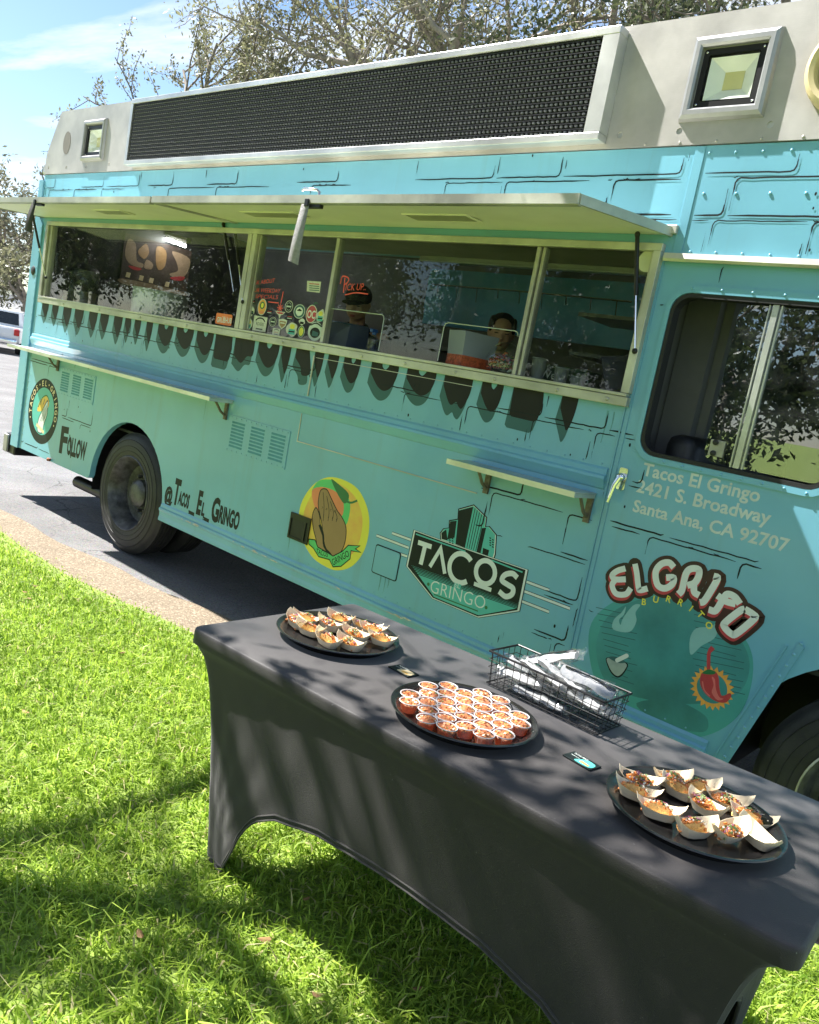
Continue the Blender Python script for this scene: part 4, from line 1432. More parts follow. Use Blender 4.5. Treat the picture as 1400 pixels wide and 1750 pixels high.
for x in (1.32, 1.62, 1.90, 2.3, 2.62, 2.96, 3.2, 3.55, 3.8, .6, 0, -.6, -1.2): b.ell((x, FY0 - .002, 1.748), (.009, .005, .009), 8, 5)
part(b, 'screw_row', M['alu_old'], True)['kind'] = 'stuff'
# glass; the middle pane has two serving cut-outs
def notch(x0, x1, z1, r=.03):
    return [(x0, 1.7845), (x0, z1 - r)] + arc(x0 + r, z1 - r, r, 180, 90, 5)[1:] + [(x1 - r, z1)] + arc(x1 - r, z1 - r, r, 90, 0, 5)[1:] + [(x1, 1.7845)]


p0 = part(MB().plate([[(-1.584, 1.7845), (1.111, 1.7845), (1.111, 2.366), (-1.584, 2.366)]], .004, .009), 'glass_pane', M['glass'])
p1 = part(MB().plate([[(1.233, 1.7845), (1.924, 1.7845), (1.924, 2.366), (1.233, 2.366)]], .004, .009), 'glass_pane', M['glass'])
p2o = [(1.951, 1.7845)] + [(1.952, 1.985 - .001)] + [(2.36, 1.985)] + arc(2.358, 1.963, .022, 85, 0, 5) + [(2.380, 1.7845), (2.797, 1.7845)] + [(2.797, 1.96)] + arc(2.823, 1.961, .026, 175, 90, 5) + [(3.235, 1.987)] + arc(3.234, 1.962, .025, 85, 0, 5) + [(3.259, 1.7845), (3.279, 1.7845), (3.279, 2.366), (1.951, 2.366)]
p2 = recalc(part(MB().plate([p2o], .004, .009), 'glass_pane', M['glass']))
b = MB()
M['glass_edge'] = mat('bright glass edge', (.55, .60, .58), rough=.2, var=.05)  # pale colour paints the highlight along the cut edge
b.tube([(1.955, .0065, 1.9815), (2.357, .0065, 1.982), (2.372, .0065, 1.975), (2.377, .0065, 1.96), (2.377, .0065, 1.79)], .0026, 6)
part(b, 'cutout_edge', M['glass_edge'], True, parent=p2)
b = MB()
b.tube([(2.800, .0065, 1.79), (2.800, .0065, 1.96), (2.807, .0065, 1.977), (2.823, .0065, 1.984), (3.234, .0065, 1.984), (3.25, .0065, 1.977), (3.256, .0065, 1.96)], .0026, 6)
part(b, 'cutout_edge', M['glass_edge'], True, parent=p2)
p3 = part(MB().plate([[(3.323, 1.7845), (3.841, 1.7845), (3.841, 2.366), (3.323, 2.366)]], .004, .009), 'glass_pane', M['glass'])

# ------------------------------------------------------------------ prints on the truck
CA, CC = crop(0, 0, 2.8), crop(900, 0, 2.8)
CD, CE_, CF = crop(0, 320, 3.111), crop(350, 320, 3.111), crop(700, 380, 3.111)
CH = crop(0, 560, 3.5)
CI = crop(250, 700, 3.2558)
CJ = crop(620, 680, 3.1818)
CK = crop(980, 900, 3.3333)
CK2 = crop(1100, 1100, 4.667)
CO = crop(1000, 700, 3.5)

# brick outlines in broken ink strokes, course by course
br = random.Random(3)
COURSES = [.50, .66, .85, 1.04, 1.235, 1.42, 1.61, 1.80, 1.985, 2.163, 2.34, 2.508, 2.668, 2.83]
ZONES = [  # x0, x1, z0, z1, chance
    (-1.84, -.55, 2.45, 2.775, 1), (-.55, 2.6, 2.45, 2.775, .22), (2.6, 3.92, 2.47, 2.775, .9), (3.97, 5.9, 2.375, 2.745, .95),
    (3.90, 3.955, 1.55, 2.33, .95), (3.91, 5.8, 2.25, 2.325, .6), (3.91, 4.6, .52, 1.52, .95), (3.22, 3.87, .53, 1.36, .95), (2.95, 3.87, 1.47, 1.72, .9),
    (-1.74, -.9, 1.47, 1.72, 1), (-1.76, -.55, .50, 1.35, 1), (-.9, 1.1, 1.47, 1.72, .6), (1.1, 2.9, 1.47, 1.72, .4)]


def zone(x, z):
    for a, b_, c, d, p in ZONES:
        if a <= x <= b_ and c <= z <= d: return p
    return 0


KEEP_OUT = [(-1.74, -1.07, .53, 1.13), (-1.2, -.56, 1.0, 1.26), (4.03, 4.75, 1.26, 1.50), (3.95, 4.66, .44, 1.15), (3.0, 3.66, .60, 1.02), (2.9, 3.66, .60, 1.0), (3.915, 3.97, 1.30, 1.48), (-1.2, -.5, .45, .75)]
dec = Decal(-.00045, [M['ink']], .00001)


def ink(pts, w):
    """drop the stretches of a stroke that fall outside the printed zones"""
    run = []
    for p in pts:
        z = zone(p[0], p[1])
        bad = z == 0 or any(a <= p[0] <= b_ and c <= p[1] <= d for a, b_, c, d in KEEP_OUT)
        if bad:
            if len(run) > 2: dec.stroke(run, w, M['ink'], taper=True)
            run = []
        else:
            run.append(p)
    if len(run) > 2: dec.stroke(run, w, M['ink'], taper=True)


for ci in range(len(COURSES) - 1):
    z0, z1 = COURSES[ci] + .010, COURSES[ci + 1] - .010
    x = -2.0 + (ci % 2) * .19 + br.uniform(-.05, .05)
    while x < 6:
        w = br.choice((.30, .36, .42, .46)) * (1.25 if z0 > 2.3 else .92)
        x0, x1 = x + .011, x + w - .011
        ch = zone((x0 + x1) / 2, (z0 + z1) / 2) or zone(x0, (z0 + z1) / 2) or zone(x1, (z0 + z1) / 2)
        if ch and br.random() < ch:
            r = .018
            jig = lambda: br.uniform(-.0035, .0035)
            t0 = max(0, br.uniform(-.3, .3)) * w; t1 = max(0, br.uniform(-.3, .25)) * w
            wd = br.uniform(.0050, .0082)
            # lower edge with the right corner, upper edge with the left corner
            low = [(x0 + t0 + (x1 - r - x0 - t0) * i / 10, z0 + jig() * .4) for i in range(11)] + [(x1 - .3 * r, z0 + .3 * r), (x1, z0 + r)] + [(x1 + jig() * .3, z0 + r + (z1 - z0 - r) * br.uniform(.2, .95) * i / 5) for i in range(1, 6)]
            upp = [(x1 - t1 - (x1 - t1 - x0 - r) * i / 10, z1 + jig() * .4) for i in range(11)] + [(x0 + .3 * r, z1 - .3 * r), (x0, z1 - r)] + [(x0 + jig() * .3, z1 - r - (z1 - z0 - r) * br.uniform(.2, .9) * i / 5) for i in range(1, 6)]
            if br.random() < .96: ink(low, wd)
            if br.random() < .92: ink(upp, wd * .85)
            for k in range(br.randint(0, 2)):
                c = (br.uniform(x0, x1), br.uniform(z0, z1)); a = br.uniform(.004, .009)
                if zone(*c) and not any(p <= c[0] <= q and s <= c[1] <= t_ for p, q, s, t_ in KEEP_OUT):
                    dec.poly(arc(c[0], c[1], a * .6, 0, 320, 8, a), M['ink'])
            for k in range(br.randint(0, 3)):
                sx = br.uniform(x0, x1); L = br.uniform(.015, .04)
                ink([(sx + L * i / 3, z0 - .016 + jig()) for i in range(4)], .004)
        x += w
dec.build('brick_print', truck)['kind'] = 'stuff'

# dripping letter feet that hang out below the window
dec = Decal(-.0005, [M['ink_grey'], M['ink_brown']], .00001)
feet = []                       # (crop, left, right at the sill, tip list, square?)
for c, w, ty in ((245, 36, 690), (298, 34, 705), (362, 44, 740), (425, 48, 752), (500, 46, 765), (560, 46, 775), (633, 46, 800), (685, 32, 790), (737, 34, 800), (800, 34, 835)):
    feet.append((CD, c - w / 2, c + w / 2, ty, 'v'))
for c, w, ty in ((885, 80, 845), (988, 90, 862), (1095, 88, 895)): feet.append((CD, c - w / 2, c + w / 2, ty, 'u'))
feet.append((CD, 1150, 1240, 925, 'q'))
for a, b_, ty, k in ((165, 272, 940, 'j'), (290, 400, 962, 'u'), (415, 465, 995, 'v'), (490, 560, 1000, 'l'), (590, 640, 1015, 'v'), (662, 720, 1020, 'v'), (745, 835, 1045, 'u'), (890, 1035, 1085, 'u'), (1080, 1235, 1110, 'u')): feet.append((CE_, a, b_, ty, k))
for a, b_, ty, k in ((190, 345, 985, 'm'), (390, 505, 1010, 'u'), (555, 720, 1055, 'q'), (815, 905, 1112, 'v')): feet.append((CF, a, b_, ty, k))
inkpolys = []
for C_, a, b_, ty, k in feet:
    tz = C_((a + b_) / 2, ty)[1]
    sy = 640 if C_ is CD else 830
    # find the sill height in this crop by marching down to z = 1.74
    yy = ty
    while C_((a + b_) / 2, yy)[1] < 1.735 and yy > 0: yy -= 4
    xl, xr = C_(a, yy)[0], C_(b_, yy)[0]
    h = max(.06, min(.235, 1.735 - tz)); w = xr - xl; m_ = (xl + xr) / 2 + .012
    zt_ = 1.735
    if k == 'v':
        P = [(xl, zt_), (xr, zt_), (xr - .04 * w, zt_ - .45 * h), (m_ + .18 * w, zt_ - .85 * h), (m_, zt_ - h), (m_ - .2 * w, zt_ - .82 * h), (xl + .02 * w, zt_ - .4 * h)]
    elif k in 'u':
        P = [(xl, zt_), (m_ - .16 * w, zt_), (m_ - .13 * w, zt_ - .16 * h), (m_ - .01 * w, zt_ - .24 * h), (m_ + .10 * w, zt_ - .1 * h), (m_ + .13 * w, zt_), (xr, zt_), (xr, zt_ - .45 * h), (m_ + .3 * w, zt_ - .84 * h), (m_ + .05 * w, zt_ - h), (m_ - .22 * w, zt_ - .86 * h), (xl + .02 * w, zt_ - .45 * h)]
    elif k == 'q':
        P = [(xl, zt_), (xr, zt_), (xr + .01, zt_ - .5 * h), (xr - .02 * w, zt_ - .9 * h), (xr - .12 * w, zt_ - h), (xl + .12 * w, zt_ - .98 * h), (xl + .03 * w, zt_ - .9 * h)]
    elif k == 'j':
        P = [(xl, zt_), (xr, zt_), (xr - .02 * w, zt_ - .62 * h), (m_ + .15 * w, zt_ - .7 * h), (m_ - .12 * w, zt_ - h), (xl + .04 * w, zt_ - .75 * h)]
    elif k == 'l':
        P = [(xl, zt_), (xr, zt_), (xr + .3 * w, zt_ - .72 * h), (xr + .22 * w, zt_ - .96 * h), (m_ + .1 * w, zt_ - h), (m_ - .1 * w, zt_ - .7 * h), (xl, zt_ - .4 * h)]
    else:
        P = [(xl, zt_), (xr, zt_), (xr - .02 * w, zt_ - .5 * h), (m_ + .25 * w, zt_ - h), (m_ + .1 * w, zt_ - .97 * h), (m_, zt_ - .84 * h), (m_ - .15 * w, zt_ - .97 * h), (m_ - .3 * w, zt_ - .85 * h), (xl + .02 * w, zt_ - .4 * h)]
    s = 0 if k in 'q' else 1
    P2 = P[:1] + spline(P[1:], 4) if k not in 'q' else P
    inkpolys.append(P2)
    g = [(p[0] - .014 * (1 if p[1] < zt_ - .01 else 0), max(1.467, p[1] - (.055 if p[1] < zt_ - .01 else 0))) for p in P2]
    dec.poly(g, M['ink_grey'])
for P2 in inkpolys:
    dec.poly([(p[0], max(1.475, p[1])) for p in P2], M['ink_brown'])
dec.build('letter_print', truck)

# scrapes along the rocker and dirt runs below the small hatch
dec = Decal(-.0236, [], .00001)
bs = random.Random(15)
scuff = mat('bare scraped metal', (.50, .49, .40), rough=.6, var=.4, vscale=60)
for (a, c, z_, n_) in ((.72, 1.02, .470, 9), (1.42, 1.86, .468, 9), (2.30, 2.42, .47, 3), (2.72, 2.95, .466, 5)):
    for k in range(n_):
        x = bs.uniform(a, c); L = bs.uniform(.02, .09); w = bs.uniform(.003, .010)
        z0 = z_ + bs.uniform(-.006, .006)
        dec.poly([(x, z0), (x + L * .4, z0 + w * .6), (x + L, z0 + w * .2), (x + L * .7, z0 - w * .5)], scuff)
dec.build('scrape_mark', truck)['kind'] = 'stuff'
dec = Decal(-.0005, [], .00001)
run = mat('grey dirt run', (.10, .27, .30), rough=.5, var=.3, vscale=12)
for x, z0, L, w in ((2.70, .628, .085, .010), (2.735, .628, .09, .006), (2.76, .628, .05, .008), (1.935, .63, .09, .006), (3.30, 1.21, .10, .006), (3.80, 1.70, .14, .010), (3.83, 1.70, .10, .006), (.9, 1.32, .16, .007), (-.3, 1.32, .12, .006)):
    dec.stroke([(x, z0), (x + .002, z0 - L * .5), (x - .001, z0 - L)], [w, w * .7, w * .3], run, 3)
dec.build('dirt_run', truck)['kind'] = 'stuff'

# round badge at the rear
dec = Decal(-.0005, [], .000012)
bc, bR = (-1.405, .835), .278
dec.poly(arc(*bc, bR, 0, 354, 48), M['ink'])
dec.poly(arc(*bc, bR * .725, 0, 354, 40), M['tealp'])
s = '\u00b7TACOS\u00b7EL\u00b7GRINGO\u00b7'
for i, ch in enumerate(s):
    a = 208 - 236 * (i + .5) / len(s)
    rr = bR * .775
    if ch == '\u00b7':
        dec.poly(arc(bc[0] + bR * .86 * math.cos(R(a)), bc[1] + bR * .86 * math.sin(R(a)), .008, 0, 320, 8), M['cream'])
    else:
        dec.glyph(ch, (bc[0] + rr * math.cos(R(a)), bc[1] + rr * math.sin(R(a))), bR * .165, a - 90, M['cream'], .022, .95)
T = lambda u, v: (bc[0] + u * bR * .7, bc[1] + v * bR * .7)
dec.poly(spline([T(-.55, -.05), T(-.35, .45), T(.1, .72), T(.45, .55), T(.42, .2), T(-.1, .0)], 4, True), M['amber'])
dec.stroke([T(-.5, .1), T(-.2, .55), T(.2, .72), T(.5, .5)], .012, M['leafdk'], 4)
for u in (-.3, -.05, .2): dec.stroke([T(u, .3 + u * .2), T(u + .1, .55)], .012, M['brown'])
dec.poly(spline([T(-.30, -.92), T(-.34, -.45), T(-.12, -.05), T(.30, .50), T(.40, .30), T(.42, -.1), T(.22, -.55), T(.16, -.92)], 4, True), M['white'])
for u, v0, v1 in ((.0, -.45, .1), (.12, -.45, .2), (.24, -.40, .3), (.33, -.3, .2)):
    dec.stroke([T(u - .12, v0), T(u, (v0 + v1) / 2), T(u + .04, v1)], .006, M['ink'])
dec.stroke(spline([T(-.30, -.92), T(-.34, -.45), T(-.12, -.05), T(.30, .50), T(.40, .30), T(.42, -.1), T(.22, -.55), T(.16, -.92)], 4, True), .008, M['ink'], closed=True)
dec.poly([T(-.5, -.72), T(.3, -.95), T(.34, -.82), T(-.44, -.58)], M['cream'])
dec.build('round_badge', truck)

# handle lettering
dec = Decal(-.0005, [M['ink']], .000012)
def scrawl(d, pieces, C_, m, bold=.05, shear=.06):
    for t_, a, b_, cap in pieces:
        A, B = C_(*a), C_(*b_)
        hz = C_(a[0] + cap[0], a[1] + cap[1])[1] - A[1]
        d.text(t_, A, B, hz, m, bold, shear)


scrawl(dec, [('F', (352, 738), (400, 752), (10, -155)), ('OLLOW', (398, 752), (512, 792), (5, -105))], CH, M['ink'])
dec.stroke([CH(418, 640), CH(422, 780)], .012, M['ink'])
dec.build('word_lettering', truck)
dec = Decal(-.0005, [M['ink']], .000012)
scrawl(dec, [('@', (100, 508), (145, 520), (10, -82)), ('T', (146, 515), (180, 530), (10, -140)), ('ACOS', (174, 522), (234, 550), (6, -75)), ('E', (276, 572), (302, 583), (10, -130)), ('L', (304, 584), (322, 592), (6, -72)),
             ('G', (358, 610), (400, 625), (10, -130)), ('RINGO', (400, 622), (512, 668), (5, -95))], CI, M['ink'])
for a, b_ in (((236, 560), (268, 576)), ((316, 595), (350, 612))):
    A, B = CI(*a), CI(*b_)
    dec.poly([(A[0], A[1] + .002), (B[0], B[1] + .002), (B[0], B[1] - .022), (A[0], A[1] - .022)], M['ink'])
dec.build('handle_lettering', truck)

# round yellow emblem: folded hands holding a taco
dec = Decal(-.0005, [], .000012)
oc = (2.277, .805)
dec.poly(spline([CI(1035, 375), CI(940, 410), CI(872, 500), CI(848, 600), CI(860, 700), CI(920, 815), CI(1000, 875), CI(1070, 895), CI(1150, 868), CI(1215, 780), CI(1242, 650), CI(1225, 530), CI(1160, 425)], 5, True), M['yellow'])
dec.poly(spline([CI(1040, 400), CI(950, 440), CI(892, 530), CI(872, 620), CI(890, 720), CI(960, 800), CI(1060, 840), CI(1150, 800), CI(1195, 700), CI(1200, 580), CI(1150, 470)], 5, True), M['amber'])
dec.poly(spline([CI(922, 455), CI(955, 400), CI(1010, 388), CI(1060, 405), CI(1130, 500), CI(1130, 590), CI(1105, 640), CI(1060, 520), CI(985, 430)], 4, True), M['leaf'])
dec.poly(spline([CI(922, 452), CI(985, 432), CI(1060, 460), CI(1098, 520), CI(1085, 600), CI(1000, 640), CI(945, 560)], 4, True), M['salmon'])
dec.poly(spline([CI(1030, 388), CI(1065, 410), CI(1125, 465), CI(1122, 508), CI(1098, 520), CI(1060, 460)], 4, True), M['leafdk'])
dec.stroke([CI(1110, 508), CI(1140, 518), CI(1175, 506)], .012, M['leafdk'], 4)
hand = [CI(975, 445), CI(1005, 445), CI(1028, 490), CI(1062, 560), CI(1090, 600), CI(1112, 655), CI(1108, 730), CI(1085, 790), CI(1045, 825), CI(1000, 770), CI(985, 700), CI(975, 620), CI(958, 540), CI(962, 480)]
left = [CI(945, 545), CI(925, 590), CI(930, 660), CI(945, 720), CI(955, 775), CI(1005, 800), CI(1000, 740), CI(972, 660), CI(965, 590)]
dec.poly(spline(left, 4, True), M['brown']); dec.stroke(spline(left, 4, True), .006, M['ink'], closed=True)
dec.poly(spline(hand, 4, True), M['brown']); dec.stroke(spline(hand, 4, True), .006, M['ink'], closed=True)
for a, b_, c in (((985, 460), (990, 540), (985, 620)), ((1005, 480), (1018, 560), (1012, 620)), ((1025, 510), (1042, 570), (1035, 620)), ((1048, 560), (1062, 595), (1058, 625))):
    dec.stroke([CI(*a), CI(*b_), CI(*c)], .004, M['ink'], 3)
for k, ch in enumerate('TACOLIFE'):
    u, r_ = k % 4, k // 4
    p = CI(978 + u * 24 + r_ * 10, 553 + u * 6 + r_ * 44)
    dec.glyph(ch, p, .014, -14, M['ink'])
dec.stroke([CI(965, 640), CI(985, 700), CI(990, 760), CI(1030, 815)], [.02, .016, .012, .02], M['ink'], 3)
rib = [CI(905, 720), CI(940, 725), CI(955, 765), CI(1000, 790), CI(1040, 815), CI(1090, 790), CI(1125, 755), CI(1190, 758), CI(1165, 775), CI(1195, 795), CI(1140, 785), CI(1135, 830), CI(1085, 872), CI(1040, 875), CI(1020, 835), CI(960, 818), CI(930, 770), CI(905, 748)]
dec.poly(rib, M['leaf']); dec.stroke(rib, .006, M['ink'], closed=True)
dec.text('TACOS', CI(945, 800), CI(1010, 822), .030, M['ink'], .01)
dec.text('GRINGO', CI(1040, 868), CI(1132, 815), .036, M['ink'], .01)
dec.build('round_emblem', truck)

# TACOS EL GRINGO shield with a skyline
dec = Decal(-.0005, [], .000012)
shield = [CJ(280, 718), CJ(420, 770), CJ(898, 935), CJ(852, 1160), CJ(630, 1195), CJ(378, 1090), CJ(238, 915)]
for a, b_ in (((160, 735), (262, 772)), ((75, 748), (250, 815)), ((155, 832), (242, 862)), ((892, 1000), (1015, 1046)), ((880, 1052), (1128, 1146)), ((866, 1106), (1014, 1164))):
    dec.stroke([CJ(*a), CJ(*b_)], .0165, M['ink']); dec.stroke([CJ(*a), CJ(*b_)], .0115, M['white'])
sky_ = [CJ(425, 770), CJ(422, 735), CJ(440, 712), CJ(470, 708), CJ(472, 668), CJ(518, 660), CJ(522, 605), CJ(605, 582), CJ(675, 650), CJ(668, 702), CJ(690, 700), CJ(728, 745), CJ(722, 850), CJ(712, 880)]
dec.poly(sky_, M['white']); 
def inset(P, k):
    c = np.mean(np.array(P), 0)
    return [tuple(c + (np.array(p) - c) * k) for p in P]
dec.stroke(sky_, .006, M['ink'])
dec.poly(inset(sky_, .955), M['tealp'])
dec.poly([CJ(524, 612), CJ(602, 592), CJ(556, 815), CJ(505, 795)], M['ink'])
for k in range(5):
    a = 612 + k * 12
    dec.stroke([CJ(a, 600 + k * 11), CJ(a - 45, 815 + k * 4)], .004, M['ink'])
dec.poly([CJ(476, 672), CJ(512, 668), CJ(500, 760), CJ(460, 770), CJ(470, 712)], M['ink'])
dec.poly([CJ(648, 708), CJ(672, 706), CJ(640, 850), CJ(618, 842)], M['ink'])
dec.poly([CJ(428, 735), CJ(455, 715), CJ(462, 775), CJ(430, 768)], M['ink'])
for (a, b_) in ((470, 745), (485, 750), (520, 745), (538, 755), (690, 760), (704, 770)):
    for k in range(4): dec.stroke([CJ(a, b_ + k * 13), CJ(a + 9, b_ + k * 13 + 4)], .006, M['ink'])
dec.poly([CJ(655, 815), CJ(688, 828), CJ(678, 872), CJ(650, 862)], M['ink'])
dec.poly(inset(shield, 1.012), M['ink']); dec.poly(shield, M['white']); dec.poly(inset(shield, .972), M['ink']); 
dec.poly([CJ(262, 905), CJ(850, 1110), CJ(838, 1145), CJ(630, 1182), CJ(388, 1082)], M['tealp'])
for k in range(6):
    u = k / 5
    dec.stroke([CJ(262 + 8 * u, 906 + 42 * u), CJ(848 - 6 * u, 1112 + 34 * u)], .0065 - .0006 * k, M['ink'])
dec.stroke([CJ(290, 740), CJ(560, 835)], .007, M['tealp']); dec.stroke([CJ(700, 882), CJ(870, 948)], .007, M['tealp'])
wl_ = .046
dec.stroke([CJ(302, 785), CJ(375, 810)], .025, M['white']); dec.stroke([CJ(341, 800), CJ(316, 906)], .026, M['white'])
dec.stroke([CJ(366, 918), CJ(425, 820), CJ(447, 956)], .022, M['white'])
def ring(cx, cz, r, a0, a1, w, tilt=0):
    return [(cx + r * math.cos(R(a)), cz + r * math.sin(R(a))) for a in np.linspace(a0, a1, 26)]
c_ = CJ(535, 926)
dec.stroke(ring(*c_, .072, 46, 314, 0), .026, M['white'])
o_ = CJ(668, 948)
dec.stroke(ring(*o_, .056, 0, 346, 0), .025, M['white'], closed=True)
dec.stroke([CJ(606, 1010), CJ(700, 1045)], .020, M['white'])
S0, S1 = CJ(802, 980), CJ(786, 1052)
sp_ = [CJ(842, 978), CJ(815, 955), CJ(775, 962), CJ(758, 992), CJ(790, 1016), CJ(818, 1036), CJ(812, 1068), CJ(778, 1080), CJ(742, 1052)]
dec.stroke(sp_, .026, M['white'], 5)
dec.poly([CJ(500, 1003), CJ(538, 1017), CJ(530, 1045), CJ(493, 1030)], M['tealp'])
dec.text('EL', CJ(499, 1026), CJ(528, 1038), .022, M['white'])
for (t_, a, b_) in (('GRINGO', (366, 1055), (662, 1152)),):
    dec.text(t_, CJ(*a), CJ(*b_), .062, M['white'], -.012)
dec.stroke([CJ(388, 1068), CJ(628, 1160)], .006, M['leafdk'])
for a in ((358, 1013), (672, 1140)): dec.poly(arc(*CJ(*a), .009, 0, 330, 10), M['leafdk'])
dec.build('shield_logo', truck)

# address block
dec = Decal(-.0005, [M['white_dull']], .000012)
for t_, a, b_, cap in (('Tacos El Gringo', (338, 396), (1042, 546), .052), ('2421 S. Broadway', (302, 504), (1108, 672), .052), ('Santa Ana, CA 92707', (281, 613), (1212, 846), .050)):
    A, B = CO(*a), CO(*b_)
    zz = (A[1] + B[1]) / 2
    dec.text(t_, (A[0], zz), (B[0], zz), cap, M['white_dull'], .022)
dec.build('address_lettering', truck)

# EL GRIFO BURRITO emblem: lettering, halo, bowl and chilli
dec = Decal(-.0005, [], .000012)
dec.poly(spline([CK(560, 385), CK(300, 400), CK(120, 520), CK(88, 700), CK(150, 930), CK(330, 1130), CK(560, 1205), CK(790, 1180), CK(960, 1050), CK(1025, 820), CK(980, 640), CK(800, 470)], 5, True), M['halo2'])
dec.poly(spline([CK(560, 400), CK(360, 420), CK(190, 520), CK(130, 700), CK(200, 900), CK(420, 985), CK(700, 1010), CK(930, 960), CK(1005, 800), CK(950, 640), CK(790, 480)], 5, True), M['halo'])
for k in range(12):
    zrow = 500 + k * 36
    dec.stroke([CK(700 + br.uniform(-20, 20), zrow), CK(960 + br.uniform(-40, 20), zrow + 60)], .003, M['ink_grey'])
    dec.stroke([CK(130 + 8 * k, zrow - 40), CK(330 + br.uniform(-40, 40), zrow + 2)], .003, M['ink_grey'])
dec.poly(spline([CK(360, 1005), CK(560, 985), CK(730, 1060), CK(770, 1120), CK(740, 1170), CK(600, 1150), CK(450, 1090)], 4, True), M['halo'])
# bowl with pestle
dec.poly(spline([CK(192, 745), CK(305, 775), CK(300, 820), CK(262, 860), CK(225, 845), CK(198, 800)], 4, True), M['ink'])
dec.poly(spline([CK(197, 748), CK(298, 778), CK(294, 815), CK(260, 850), CK(230, 838), CK(203, 795)], 4, True), mat('grey bowl print', (.34, .40, .38), rough=.4, var=.25, vscale=8))
dec.poly(spline([CK(200, 745), CK(245, 742), CK(300, 772), CK(255, 776)], 4, True), M['ink_grey'])
dec.stroke([CK(250, 762), CK(305, 735)], .018, M['white'], cap=True)
# drifting smoke
sm = mat('pale smoke print', (.24, .47, .46), rough=.4, var=.15)
dec.poly(spline([CK(228, 585), CK(232, 530), CK(275, 490), CK(300, 455), CK(290, 500), CK(262, 530), CK(270, 560), CK(285, 520), CK(340, 450), CK(382, 446), CK(355, 490), CK(360, 540), CK(320, 600)], 4, True), sm)
dec.poly(spline([CK(670, 730), CK(665, 640), CK(700, 580), CK(780, 570), CK(830, 540), CK(825, 590), CK(800, 640), CK(730, 680)], 4, True), sm)
# burst and chilli
bx_, bz_ = CK(790, 920)
pts = []
for k in range(44):
    a = 360 * k / 44
    r_ = (.088 if k % 2 else .070)
    pts.append((bx_ + r_ * math.cos(R(a)), bz_ + r_ * 1.0 * math.sin(R(a))))
dec.poly(pts, M['orange'])
dec.poly(arc(bx_, bz_, .060, 0, 350, 30), M['halo'])
ch_ = [CK2(480, 225), CK2(560, 215), CK2(598, 260), CK2(605, 340), CK2(625, 415), CK2(690, 395), CK2(698, 425), CK2(655, 470), CK2(580, 460), CK2(500, 405), CK2(455, 330), CK2(455, 260)]
dec.poly(spline(ch_, 5, True), M['redp'])
dec.poly(spline([CK2(545, 265), CK2(570, 285), CK2(578, 360), CK2(605, 425), CK2(640, 440), CK2(590, 450), CK2(545, 390), CK2(560, 330)], 4, True), M['redlt'])
dec.stroke([CK2(470, 300), CK2(485, 370), CK2(530, 420)], .006, M['redlt'], 4)
dec.stroke([CK2(520, 220), CK2(520, 130), CK2(525, 70), CK2(555, 30)], [.014, .014, .014, .018], M['redp'], 5)
dec.poly(spline([CK2(470, 232), CK2(520, 205), CK2(575, 225), CK2(560, 245), CK2(500, 245)], 4, True), M['leafdk'])
# EL GRIFO
GL = {
    'E': [[(298, 238), (252, 252), (222, 278), (240, 300), (300, 300)], [(240, 302), (222, 335), (245, 382), (300, 385), (328, 350)]],
    'L': [[(352, 212), (362, 262), (372, 345), (382, 362), (424, 352)]],
    'G': [[(574, 232), (545, 205), (500, 215), (470, 260), (480, 330), (520, 352), (562, 330), (572, 292), (530, 290)]],
    'R': [[(600, 385), (620, 360), (642, 270), (672, 240), (715, 245), (714, 285), (690, 322), (650, 335)], [(688, 325), (690, 372), (718, 392)]],
    'I': [[(800, 282), (822, 296), (782, 370), (745, 425), (722, 432)]],
    'F': [[(950, 440), (920, 400), (880, 385), (856, 410), (812, 478), (772, 472)], [(822, 392), (870, 425), (925, 440)]],
    'O': [[(978, 470), (1025, 500), (1030, 525), (932, 608), (900, 610), (862, 572), (868, 545), (950, 480), (978, 470)]],
}
for m_, w_, dx, dy_ in ((M['maroon'], .068, 0, 8), (M['redp'], .031, -5, 14), (M['white'], .027, 0, 0)):
    for k, ss in GL.items():
        for st in ss:
            P = [CK(p[0] + dx, p[1] + dy_) for p in st]
            dec.stroke(P, w_ * (.92 if k in 'EL' else 1), m_, 5, cap=(m_ is M['maroon']))
# BURRITO on its arc
bl = [('B', (402, 446), 8), ('U', (468, 432), 3), ('R', (540, 430), -5), ('R', (606, 448), -12), ('I', (662, 480), -22), ('T', (714, 512), -32), ('O', (760, 572), -40)]
for ch, p, a in bl: dec.glyph(ch, CK(*p), .026, a, M['yellow'], .02)
dec.build('arched_emblem', truck)

# ---- marker writing and stickers on the service glass
def on(pane, dec_, name):
    o = dec_.build(name)
    child(o, pane)
    return o


P7 = crop(400, 460, 5.0)
gd = Decal(.0030, [M['marker']], .00004)
for t_, a, b_, cap in (('ASK ABOUT', (152, 134), (345, 112), 34), ('OUR WEEKDAY', (142, 192), (392, 202), 34), ('SPECIALS', (178, 246), (372, 256), 32)):
    A, B = P7(*a), P7(*b_)
    h = P7(a[0], a[1] - cap)[1] - A[1]
    gd.text(t_, A, B, h, M['marker'], -.008, .15)
gd.stroke([P7(290, 278), P7(378, 288)], .006, M['marker']); gd.stroke([P7(418, 190), P7(398, 290)], .007, M['marker'])
c_ = P7(390, 330)
for a in range(0, 180, 45): gd.stroke([(c_[0] - .028 * math.cos(R(a)), c_[1] - .026 * math.sin(R(a))), (c_[0] + .028 * math.cos(R(a)), c_[1] + .026 * math.sin(R(a)))], .006, M['marker'])
on(p1, gd, 'marker_writing')
gd = Decal(.0030, [M['marker']], .00004)
